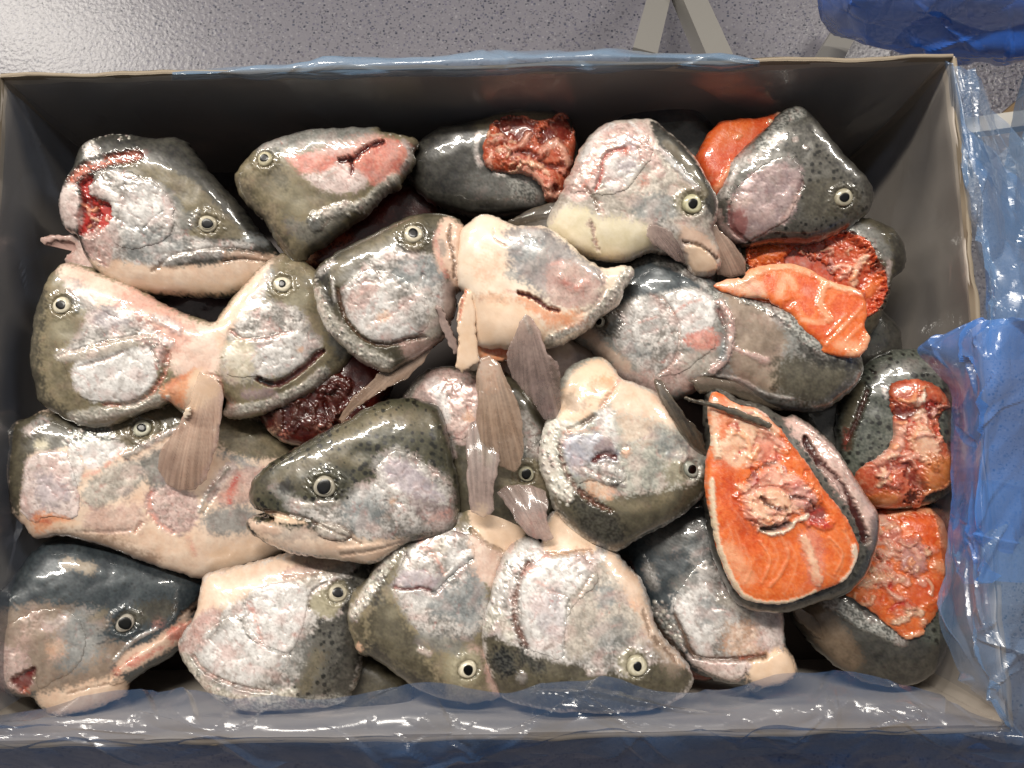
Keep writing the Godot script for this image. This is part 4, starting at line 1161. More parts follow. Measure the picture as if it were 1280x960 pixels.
	fish({"label": "silver cheeked salmon with a long brown-grey body, facing left in the middle right", "basis": [Vector3(0.9911, 0.1325, 0.012), Vector3(-0.133, 0.9871, 0.0896), Vector3(0, -0.0904, 0.9959), Vector3(0.2009, 0.149, -0.0486)], "seed": 190.2, "out": [-11.98, -0.61, -11.05, -1.14, -10.13, -1.48, -8.63, -3.09, -7.89, -3.89, -6.94, -5.78, -5.65, -7.01, -3.85, -7.3, -2.08, -6.68, -0.68, -5.71, 0.7, -4.57, 1.4, -4.36, 3.13, -3.58, 4.85, -2.8, 7.42, -2.53, 9.94, -1.2, 12.24, 0.99, 12.87, 2.41, 12.84, 3.82, 11.46, 5.37, 9.75, 6.49, 7.71, 6.54, 4.64, 5.78, 2.25, 4.3, 0.16, 3.9, -0.91, 4.6, -3.05, 5.46, -5.54, 4.87, -7.68, 3.55, -8.74, 2.06, -10.36, 0.73], "T": 3.5, "base": "grey", "strokes": [
			["darkblue", 1, 0, 0.252, 0, [-9.4, -1.46, -7.89, -3.8, -6.94, -5.78, -3.85, -7.3, -2.08, -6.77, -0.5, -5.7, 1.05, -4.38, 0.33, -3.5, -1.43, -4.02, -3.57, -3.46, -5.19, -3.52, -6.82, -3.02, -8.28, -2.52]],
			["scale", 0.7, 0.361, 0.18, 0, [-4.22, -6.59, -2.1, -5.77, -0.36, -4.43, 0.85, -3.3]],
			["silver", 1, 0, 0.252, 0, [-7, -3.03, -4.83, -3.5, -1.43, -3.93, -0.03, -3.33, 0.91, -2.03, 0.26, -0.61, -1.52, 0.06, -2.45, 2.03, -4.8, 3.61, -7.1, 1.91, -8.15, 0.05]],
			["white", 1, 0, 0.252, 0, [-3.57, -3.46, -1.43, -3.93, 0.31, -2.78, 0.36, -0.79, -1.34, -0.02, -2.48, -0.33, -2.89, -1.98]],
			["white", 0.6, 0, 0.361, 0, [-6.83, -2.66, -5.19, -3.15, -3.98, -1.28, -5.81, 0.49, -7.43, 0.44]],
			["bluegrey", 0.6, 0, 0.289, 0, [-7.07, 0.45, -5.28, 0.86, -5.12, 1.96, -6.74, 1.92]],
			["pinksil", 0.8, 0, 0.325, 0, [-8.01, 2.07, -4.98, 3.61, -2.27, 2.03, -1.6, 3.86, -3.05, 5.28, -5.54, 4.87, -7.68, 3.55]],
			["pinkred", 0.8, 0, 0.325, 0, [-2.23, 0.31, 0.26, -0.43, 0.75, 1.03, -0.84, 1.53]],
			["silverc", 0.7, 0, 0.289, 0, [-2.26, 1.67, 0.57, 1.56, 0.18, 3, -1.95, 3.67]],
			["pinkgrey", 0.9, 0.108, 0.09, -0.12, [-3.93, -3.38, -2.9, -1.8, -2.49, -0.15, -2.98, 2.2, -4.44, 3.44]],
			["redorange", 0.7, 0.144, 0.108, 0, [-2.89, -1.89, -1.81, -2.67, -0.56, -2.99]],
			["pinkred", 0.7, 0.108, 0.108, 0, [-5.96, -1.16, -4.33, -1.66]],
			["taupe", 1, 0, 0.397, 0, [1.31, -4.19, 3.13, -3.58, 6.15, 0.1, 5.92, 2.95, 5.34, 5.26, 2.26, 3.94, 1.6, 2.13, 1.82, 0.34]],
			["mauvered", 0.9, 0.252, 0.18, -0.3, [0.82, -2.04, 1.16, -1.48, 1.32, -0.94]],
			["pinksil", 0.9, 0.325, 0.144, 0.22, [1.01, -2.75, 1.76, -1.1, 1.72, 0.87, 1.25, 2.3, 0.18, 3.27]],
			["bluegrey", 0.8, 0.252, 0.18, 0, [1.29, 0.68, 1.08, 2.12]],
			["pinksil", 0.8, 0.216, 0.18, 0.1, [2.14, 1.43, 3.69, 2, 4.72, 2.39]],
			["taupelight", 0.7, 0.721, 0.361, 0, [5.37, 4.37]],
			["olivedark", 0.9, 0, 0.649, 0, [5.76, 2.23, 9, 2.32, 12.86, 2.76, 11.46, 5.37, 9.75, 6.49, 6.36, 5.81, 5.35, 5.08]],
			["scale", 1, 0.649, 0.216, 0.15, [2.78, -3.5, 4.84, -2.62, 6.53, -1.31, 8.2, 0.52, 9.86, 1.98]],
			["dark", 0.8, 0.469, 0.252, 0, [7.83, 1.58, 9.84, 2.69, 12.18, 3.1]],
			["pinkgrey", 0.9, 0, 0.289, 0, [-1.95, 3.85, 0.87, 3.73, 2.95, 4.32, 1.53, 5.54, -0.58, 5.69, -2.33, 4.93]],
			["silver", 0.8, 0.144, 0.108, 0.12, [-0.53, 3.52, 2.26, 3.94, 4.66, 5.24, 6.88, 5.73]],
			["lip", 0.7, 0.541, 0.289, 0, [-10.33, -0.38, -9.08, 1.13, -7.12, 2.64]],
			["dark", 0.9, 1.082, 0.325, 0.25, [-8.49, -1.24]],
			["dark", 0.8, 0.433, 0.18, 0, [-9.76, -1.47]],
			["bluegrey", 0.5, 0.541, 0.216, 0, [-8.12, -1.6]]], "eyes": [[-9.34, -1.36, 0.613, 0.307, Color("#70706a"), 1, 1.2]], "parts": [
		{"called": "gill_cover", "out": [-3.75, -3.46, -1.43, -4.02, 0.14, -3.14, 0.91, -2.03, 0.35, -0.61, 0.58, 1.02, -0.68, 2.07, -2.47, 3.3, -4.44, 3.62, -2.98, 2.2, -2.49, -0.15, -2.9, -1.8], "T": 0.13, "off": 0, "strokes": []},
		{"called": "pectoral_fin", "basis": [Vector3(0.9999, -0.0135, -0.0003), Vector3(0.0135, 0.9996, 0.0245), Vector3(0, -0.0245, 0.9997), Vector3(0.1663, 0.191, 0.0259)], "out": [-1.98, -3.22, -1.48, -3.16, -0.61, -1.59, 0.51, 0.1, 1.8, 1.46, 2.23, 3.22, 1.39, 3.37, 0.27, 1.94, -0.83, 0.08, -1.62, -1.36, -2.05, -2.54], "T": 0.25, "base": "findark", "droop": 0.2, "sharp": true, "rays": [-1.73, -3.13, 1.73, 3.13, 30], "strokes": [
				["dark", 0.7, 0.201, 0.134, 0, [-1.82, -3.05, -0.63, -0.92, 0.96, 1.45]]]},
		{"called": "fin_spine", "basis": [Vector3(0.9996, 0.0272, -0.0003), Vector3(-0.0272, 0.9996, -0.0099), Vector3(0, 0.0099, 1), Vector3(0.1971, 0.225, 0.0249)], "out": [-3.37, -1.25, -2.77, -1.14, -1.21, -0.79, 0.65, -0.21, 2.5, 0.53, 3.35, 0.99, 3.17, 1.37, 1.55, 0.7, -0.3, -0.03, -2.16, -0.71, -3.22, -0.99], "T": 0.22, "base": "findark", "strokes": [
				["dark", 0.7, 0.127, 0.095, 0, [-3.25, -1.1, -0.29, -0.24, 3.09, 1.18]]]},
		{"called": "pectoral_fin", "basis": [Vector3(0.9854, -0.1703, -0.0057), Vector3(0.1704, 0.9848, 0.033), Vector3(0, -0.0335, 0.9994), Vector3(0.2316, 0.165, 0.0063)], "out": [-5.44, -1.35, -3.96, -1.69, -1.4, -1.19, 1.16, -0.13, 4.54, 0.46, 5.17, 0.96, 2.98, 1.37, 0.37, 0.81, -2.18, -0.2, -4.39, -0.22], "T": 0.25, "base": "findark", "droop": 0.2, "sharp": true, "rays": [-5.09, -1, 5.09, 1, 30], "strokes": [
				["taupe", 0.8, 0.244, 0.175, 0, [-4.71, -1.34, -1.42, -0.89, 1.15, 0.09]]]},
		{"called": "gill_flap", "out": [0.68, -3.31, 1.36, -2.56, 2.02, -0.92, 1.98, 0.88, 1.42, 2.49, 0.17, 3.72, -0.53, 3.34, 0.9, 2.11, 1.29, 0.68, 1.24, -1.12], "T": 0.2, "fray": 0.1, "strokes": []},
		{"called": "cut_flesh", "basis": [Vector3(0.9972, 0.0753, -0.0028), Vector3(-0.0753, 0.9965, -0.0376), Vector3(0, 0.0377, 0.9993), Vector3(0.2711, 0.187, -0.066)], "out": [-4.47, -2.62, -3.91, -3.49, -2.36, -3.82, -0.5, -3.88, 1.14, -3.28, 2.89, -2.14, 4.98, -1.39, 5.57, -0.46, 5.68, 0.59, 5.4, 1.97, 5.71, 2.84, 5.2, 4.03, 4.18, 4.54, 1.93, 3.96, 1.66, 3.22, 0.11, 1.78, -0.48, 0.71, -2.08, -0.4, -2.72, -0.87, -4.73, -1.12, -6.71, -1.97, -6.51, -2.53, -4.96, -2.82], "T": 0.55, "base": "orange", "fray": 0.07, "same": false, "strokes": [
				["orangepale", 1, 0.444, 0.239, 0.1, [-4.3, -2.62, -2.38, -3.52, -0.19, -3.51, 1.44, -2.82, 3.03, -1.87, 5.12, -1]],
				["palemeat", 0.9, 0, 0.308, 0, [-6.69, -2.36, -4.63, -2.81, -2.97, -2.21, -2.71, -0.95, -4.72, -1.21]],
				["pinkred", 0.6, 0.239, 0.171, 0, [-4, -1.89, -3.19, -1.33]],
				["deeporange2", 0.9, 0, 0.308, 0, [-2.43, -2.72, -1.42, -2.68, -2.02, -1.28, -2.51, -1.48]],
				["orangepale", 0.9, 0.376, 0.205, 0, [-1.53, -1.09, -0.92, -2.65, -0.31, -1.74]],
				["deeporange2", 0.9, 0, 0.308, 0, [0.06, -2.26, 1.42, -2.56, 1.99, -1.3, 1.18, 0.77, 0.21, 0.39, 0.32, -1.19]],
				["pinkred", 0.7, 0.376, 0.205, 0, [0.66, -1.35, 1.14, -0.98]],
				["orangepale", 0.9, 0.274, 0.154, 0.1, [2.38, -1.99, 1.75, -0.25, 2.31, 1.17]],
				["deeporange2", 0.8, 0, 0.274, 0, [3.29, -0.9, 4.95, -1, 5.02, 0.22, 3.43, 1.55, 2.23, 2.2, 2.85, 0.49]],
				["orangepale", 0.42, 0.103, 0.103, 0.08, [1.97, 3.41, 3.75, 1.74, 5.18, 0.23]],
				["orangepale", 0.42, 0.085, 0.103, 0.06, [2.2, 2.55, 3.81, 0.87]],
				["orangepale", 0.42, 0.085, 0.103, 0.06, [3.46, 3.28, 5.06, 1.79]],
				["deeporange2", 0.9, 0, 0.274, 0, [0.29, 1.61, 2.43, 1.69, 2.01, 2.89, 1.37, 2.69]],
				["orangepale", 1, 0.342, 0.205, 0.15, [3.88, 4.24, 5.21, 3.86, 5.46, 2.84]],
				["orangepale", 0.9, 0.205, 0.137, 0, [0.16, 1.09, 1.46, 1.48, 2.47, 1.17]],
				["redorange", 0.8, 0.239, 0.137, -0.1, [-1.1, -0.01, -0.58, -0.34]],
				["orangepale", 0.8, 0.444, 0.239, 0, [3.12, 3.44, 4.26, 3.48]]]}]})
	fish({"label": "pale upturned salmon throat with cream skin flaps and a narrow black mouth slit", "basis": [Vector3(0.9999, 0.0146, 0.0019), Vector3(-0.0147, 0.9914, 0.1299), Vector3(0, -0.1299, 0.9915), Vector3(0.0469, 0.188, -0.0893)], "seed": 221.9, "out": [-6.21, -2.83, -5.97, -4.37, -5.09, -5.38, -4.05, -5.78, -3.2, -5.51, -1.67, -4.79, 0.9, -4.6, 2.26, -3.76, 3.6, -2.46, 5.29, -1.19, 6.32, -1, 8.11, -1.2, 8.1, -0.48, 7.32, 0.36, 6.99, 1.55, 5.23, 2.8, 4.36, 3.72, 2.8, 4.58, 0.9, 5.23, 0.05, 4.58, -1.33, 5.16, -2.37, 5.17, -4.43, 4.93, -4.9, 4.49, -5.14, 1.82, -5.55, 0.61, -6.14, 0.08, -6.37, -1.64], "T": 3.2, "base": "paleskin", "strokes": [
			["greylilac", 1, 0, 0.446, 0, [-2.01, -4.63, 0.9, -4.56, 2.25, -3.68, 3.6, -2.37, 5.63, -0.88, 5.08, 1.51, 3.18, 2.16, 1.14, 1.6, -0.56, 0.2, -1.74, -0.86, -2.22, -2.75]],
			["bluegrey", 0.8, 0, 0.309, 0, [-1.69, -3.59, 0.2, -3.72, 0.86, -2.51, -0.87, -1.69, -1.88, -2.4]],
			["bluegrey", 0.7, 0.343, 0.24, 0, [-2.09, -0.69, -0.89, -0.15]],
			["pinkgrey", 0.9, 0, 0.378, 0, [1.18, -0.8, 3.25, -1.61, 5.27, -0.03, 4.9, 1.68, 3.18, 2.24, 1.14, 1.6]],
			["pinkred", 0.7, 0.275, 0.206, 0.08, [2.2, -0.26, 3.21, 0.61, 4.24, 0.12]],
			["pinkred", 0.6, 0.24, 0.172, 0, [1.19, -1.31, 2.22, -1.63]],
			["mauvered", 0.5, 0.275, 0.206, 0, [1.68, -0.1, 2.87, 0.27]],
			["white", 0.6, 0.378, 0.24, 0.1, [-0.65, -4.17, 0.38, -3.98]],
			["peach", 1, 0, 0.309, 0, [-5.21, 1.05, -2.29, 1.02, 0.08, 2.87, 0.9, 5.2, -1.68, 5.18, -4.6, 4.92, -5.08, 2.85]],
			["orangepale", 0.8, 0.446, 0.275, 0, [-1.09, 1.13, 0.77, 2.62, 2.83, 3.01]],
			["palemeat", 0.7, 0.343, 0.24, 0, [-4.53, 1.14, -2.3, 1.36]],
			["blood", 1, 0.172, 0.086, -0.55, [-1.34, 0.87, -0.06, 1.32, 0.95, 2.11, 1.89, 2.34]],
			["pinkred", 0.7, 0.154, 0.12, 0, [-2.45, 0.67, -1.43, 0.86]],
			["frill", 1, 0.515, 0.206, 0.1, [7.94, -0.91, 6.97, 0.69, 5.93, 1.7, 4.54, 3.21, 2.81, 4.21, 1.25, 4.95]],
			["beads", 60, 0.378, 0, 0.1, [7.94, -0.91, 6.97, 0.69, 5.93, 1.7, 4.54, 3.21, 2.81, 4.21, 1.25, 4.95]],
			["pinkgrey", 0.7, 0.172, 0.137, -0.1, [5.29, -0.88, 5.78, 0.32, 5.07, 2.02, 3.52, 2.68]],
			["orangepale", 0.6, 0.687, 0.378, 0, [1.45, 3.15, 3.51, 3.02]],
			["pinkred", 0.8, 0.086, 0.069, -0.1, [-3.3, -4.48, -3.23, -3.63, -2.39, -3.01]],
			["pinkgrey", 0.6, 0.275, 0.206, 0, [-2.54, -4.12]],
			["pinkgrey", 0.5, 0.24, 0.206, 0, [-2.91, -2.42]],
			["orangepale", 0.35, 1.03, 0.687, 0, [-3.96, -1.42]]], "parts": [
		{"called": "belly_flap", "basis": [Vector3(0.9999, 0.0152, 0.0045), Vector3(-0.0159, 0.9593, 0.2819), Vector3(0, -0.282, 0.9594), Vector3(-0.0107, 0.1995, -0.051)], "out": [-0.02, -3.36, 0.54, -2.94, 0.76, -1.36, 0.76, -0.02, 0.85, 1.67, 0.98, 2.83, 0.5, 3.11, -0.01, 3.45, -0.45, 3.73, -1.11, 3.17, -0.72, 1.48, -0.79, -0.04, -0.86, -1.05, -0.52, -2.21], "T": 0.28, "base": "peach", "sharp": true, "strokes": [
				["redorange", 1, 0.151, 0.084, -0.2, [0.04, -3.2, -0.36, -2.04, -0.57, -0.71]],
				["peach", 0.6, 0.503, 0.235, 0, [0.25, -0.03, 0.03, 2]]]},
		{"called": "inner_flesh", "basis": [Vector3(0.9966, -0.0815, -0.0092), Vector3(0.082, 0.9903, 0.112), Vector3(0, -0.1124, 0.9937), Vector3(0.0104, 0.177, -0.0445)], "out": [-1.61, -1.75, -1.11, -1.06, 0.26, -0.35, 1.82, 0.02, 2.33, 1.07, 1.27, 1.75, -0.47, 1.9, -1.33, 1.36], "T": 0.6, "base": "orangepale", "strokes": [
				["orange", 0.8, 0.52, 0.243, 0, [-0.44, 0.51, 1.11, 0.71]]]},
		{"called": "pectoral_fin", "basis": [Vector3(0.9984, -0.0538, -0.0178), Vector3(0.0566, 0.948, 0.3131), Vector3(0, -0.3136, 0.9495), Vector3(0.0455, 0.209, -0.018)], "out": [-0.69, -4.19, -0.2, -3.93, 0.43, -2.69, 0.91, -1.03, 1.89, 0, 2.08, 1.35, 2.22, 4.94, 1.35, 4.74, 0.82, 4.93, 0.52, 4.45, -0.17, 3.31, -0.38, 2.8, -1.11, 2.01, -1.89, 1.06, -2.3, -0.45, -2.2, -1.45, -1.69, -2.42, -1.19, -3.55], "T": 0.1, "base": "finmauve", "sharp": true, "rays": [-0.69, -4.03, 0.69, 4.03, 56], "strokes": [
				["pinksil", 0.6, 0.164, 0.131, 0, [-0.13, -3.69, 0.91, -1.03, 1.88, 0.33]],
				["mauve", 0.7, 0.657, 0.394, 0, [0.21, 1.97, 1.02, 4.21]],
				["findark", 0.6, 0.263, 0.197, 0, [1.39, -0.35, 2.04, 2.02]],
				["silver", 0.7, 0.164, 0.115, 0, [-0.77, -3.95, -0.38, -2.71]]]},
		{"called": "pectoral_fin", "basis": [Vector3(1, -0.0054, -0.0002), Vector3(0.0054, 0.9995, 0.0319), Vector3(0, -0.0319, 0.9995), Vector3(0.0139, 0.1875, 0.0203)], "out": [-1.62, -4.58, -0.76, -5, 0.24, -4.21, 0.89, -2.67, 1.62, -0.96, 2.05, 0.9, 2.11, 2.92, 1.78, 4.42, 1.27, 4.91, 0.43, 4.56, -0.65, 3.88, -1.47, 2.52, -1.86, 0.5, -1.7, -1.19, -1.84, -2.89], "T": 0.1, "base": "finbrown", "sharp": true, "rays": [-0.77, -4.57, 0.77, 4.57, 50], "strokes": [
				["palemeat", 0.5, 0.675, 0.337, 0, [-0.78, -4.06, -0.46, -2.52]]]}]})
	fish({"label": "grey silver salmon head facing upper right with closed cream lips", "basis": [Vector3(0.9966, -0.0819, -0.0103), Vector3(0.0825, 0.9888, 0.1246), Vector3(0, -0.125, 0.9922), Vector3(-0.0722, 0.179, -0.0861)], "seed": 253.6, "out": [-6.77, -1.12, -6.41, -2.15, -5.37, -3.01, -3.82, -3.86, -2.09, -4.71, -0.35, -5.57, 1.04, -6.23, 2.78, -6.57, 4.86, -6.34, 5.72, -5.58, 5.95, -4.33, 5.74, -2.23, 5.36, -0.49, 4.83, -0.14, 4.8, 1.26, 4.34, 2.47, 3.79, 3.69, 2.91, 4.38, 1.5, 5.4, 0.1, 6.07, -0.77, 6.62, -1.97, 6.25, -3.16, 5.53, -4.34, 4.47, -5.34, 3.42, -6.16, 2.16, -6.56, 0.61], "T": 3.4, "base": "olivedark", "strokes": [
			["dark", 0.7, 0.696, 0.418, 0, [-6.26, -1.29, -3.83, -3.34, -0.71, -5.05]],
			["olive", 0.6, 0.626, 0.348, 0, [-4.89, -1.79, -2.8, -3.33, -0.72, -4.36, 1.72, -5.74]],
			["silver", 1, 0, 0.244, 0, [-4.5, 0.28, -3.54, -1.09, -2.84, -1.78, -1.43, -3.15, 0.3, -3.75, 1.67, -3.22, 3.05, -2.95, 3.9, -1.72, 4.3, -0.15, 3.92, 1.59, 2.93, 3.33, 1.53, 4.01, -0.9, 4.49, -2.61, 3.77, -3.95, 2.36]],
			["bluegrey", 0.8, 0, 0.313, 0, [0.62, -2.44, 2.7, -2.78, 4.07, -1.37, 3, -0.16, 1.27, -0.53, -0.1, -1.06]],
			["white", 0.8, 0, 0.383, 0, [-2.9, 1.17, -1.85, 0.14, -0.64, 0.15, -0.33, 1.54, 1.55, 2.96, 1.18, 3.83, -0.9, 4.14, -3.28, 2.89]],
			["pinksil", 0.7, 0, 0.313, 0, [-4.08, 0.63, -2.34, -0.73, -1.15, -0.2, -2.38, 1.17, -3.6, 1.85]],
			["palemeat", 0.7, 0.383, 0.244, 0, [-1.2, 2.23, -0.68, 2.06]],
			["pinkgrey", 0.7, 0.452, 0.244, 0, [-2.08, 2.91, -1.38, 2.57]],
			["pinkred", 0.5, 0.104, 0.104, 0, [-3.4, 0.81, -2.18, -0.21]],
			["lip", 1, 0, 0.244, 0, [3.98, -6.08, 5.03, -6.16, 5.8, -5.37, 5.95, -3.98, 5.53, -0.49, 4.92, -0.32, 4.42, -1.72, 3.72, -1.72, 3.41, -3.64]],
			["lip", 0.9, 0.452, 0.209, 0.25, [5.36, -5.38, 5.15, -3.28, 5.29, -1.36]],
			["brown", 0.8, 0.122, 0.104, -0.3, [4.76, -5.55, 4.56, -4.33, 4.88, -2.94, 4.93, -1.19]],
			["pinkred", 0.8, 0.209, 0.157, 0, [3.97, -5.38, 3.42, -4.17, 3.91, -2.25, 4.32, -1.2]],
			["grey", 0.6, 0.313, 0.209, 0, [3.94, -3.99, 4.1, -3.12]],
			["brown", 0.9, 0.157, 0.104, -0.4, [-4.75, -0.24, -4.44, 1.32, -3.79, 2.71, -2.44, 4.09, -0.73, 4.49, 0.83, 4.08, 2.4, 3.84]],
			["frill", 1, 0.661, 0.278, 0.08, [-6.37, 0.09, -5.82, 2.17, -4.32, 3.83, -2.64, 5.25, -0.94, 6.06]],
			["beads", 60, 0.383, 0, 0.1, [-6.15, 1.47, -5.33, 3.04, -4.33, 4, -2.64, 5.25, -0.76, 6.15]],
			["beads", 20, 0.278, 0, 0.08, [-6.61, -0.6, -5.9, -1.98, -5.21, -2.66]],
			["black", 0.7, 0.383, 0.244, 0, [-5.82, -1.8, -5.77, -0.25, -5.45, 0.79]],
			["silver", 0.8, 0.278, 0.174, 0, [-5.21, -2.49, -6.25, -1.63]],
			["silver", 0.8, 0.139, 0.104, 0.1, [-5.16, -1.11, -4.94, 0.8]],
			["silverc", 0.8, 0, 0.278, 0, [2.97, 1.23, 4.01, 1.6, 3.79, 3.69, 2.22, 4.02, 2.6, 2.63]],
			["black", 0.6, 0.139, 0.104, -0.05, [2.24, -1.3]],
			["black", 0.7, 0.139, 0.104, -0.05, [2.72, -2.08]],
			["olive", 0.7, 0.8, 0.278, 0.12, [1.6, -3.91]],
			["finmauve", 0.8, 0, 0.209, 0, [4.23, -0.85, 5.08, 0.03, 4.87, 2.31, 4.33, 3, 3.85, 0.89]],
			["pinkgrey", 0.7, 0, 0.313, 0, [0.48, 4.51, 2.57, 4.02, 3.96, 4.04, 2.19, 5.76, 0.8, 5.74]]], "eyes": [[1.61, -4.7, 0.94, 0.4, Color("#e2d9bd"), 1, 2.6]], "parts": [
		{"called": "gill_cover", "out": [-4.59, 0.19, -3.54, -1.01, -2.15, -1.86, -0.09, -1.41, 1.61, -0.35, 2.8, 1.06, 2.59, 3.06, 1.18, 3.83, -0.73, 4.46, -2.53, 3.98, -3.87, 2.71, -4.44, 1.49], "T": 0.13, "off": 0, "strokes": []},
		{"called": "pectoral_fin", "basis": [Vector3(0.9985, 0.0541, 0.0026), Vector3(-0.0542, 0.9974, 0.0481), Vector3(0, -0.0482, 0.9988), Vector3(-0.087, 0.1755, -0.0081)], "out": [3.09, -3.4, 4.48, -3.19, 3.77, -1.82, 2.36, -0.47, 0.61, 0.36, -0.79, 1.19, -2.37, 2.03, -3.61, 3.3, -3.87, 3.03, -2.37, 0.99, -0.96, -0.02, 0.45, -1.55, 1.51, -2.39], "T": 0.09, "base": "finbrown", "sharp": true, "rays": [3.61, -3.21, -3.61, 3.21, 40], "strokes": []},
		{"called": "gill_flap", "basis": [Vector3(0.9877, -0.1424, -0.0645), Vector3(0.1563, 0.8997, 0.4076), Vector3(0, -0.4127, 0.9109), Vector3(-0.0278, 0.195, -0.0505)], "out": [-0.84, -1.96, -0.34, -1.93, 0.11, -0.71, 0.72, 0.89, 0.84, 1.96, 0.42, 1.93, -0.28, 0.31], "T": 0.2, "base": "finmauve", "strokes": []}]})
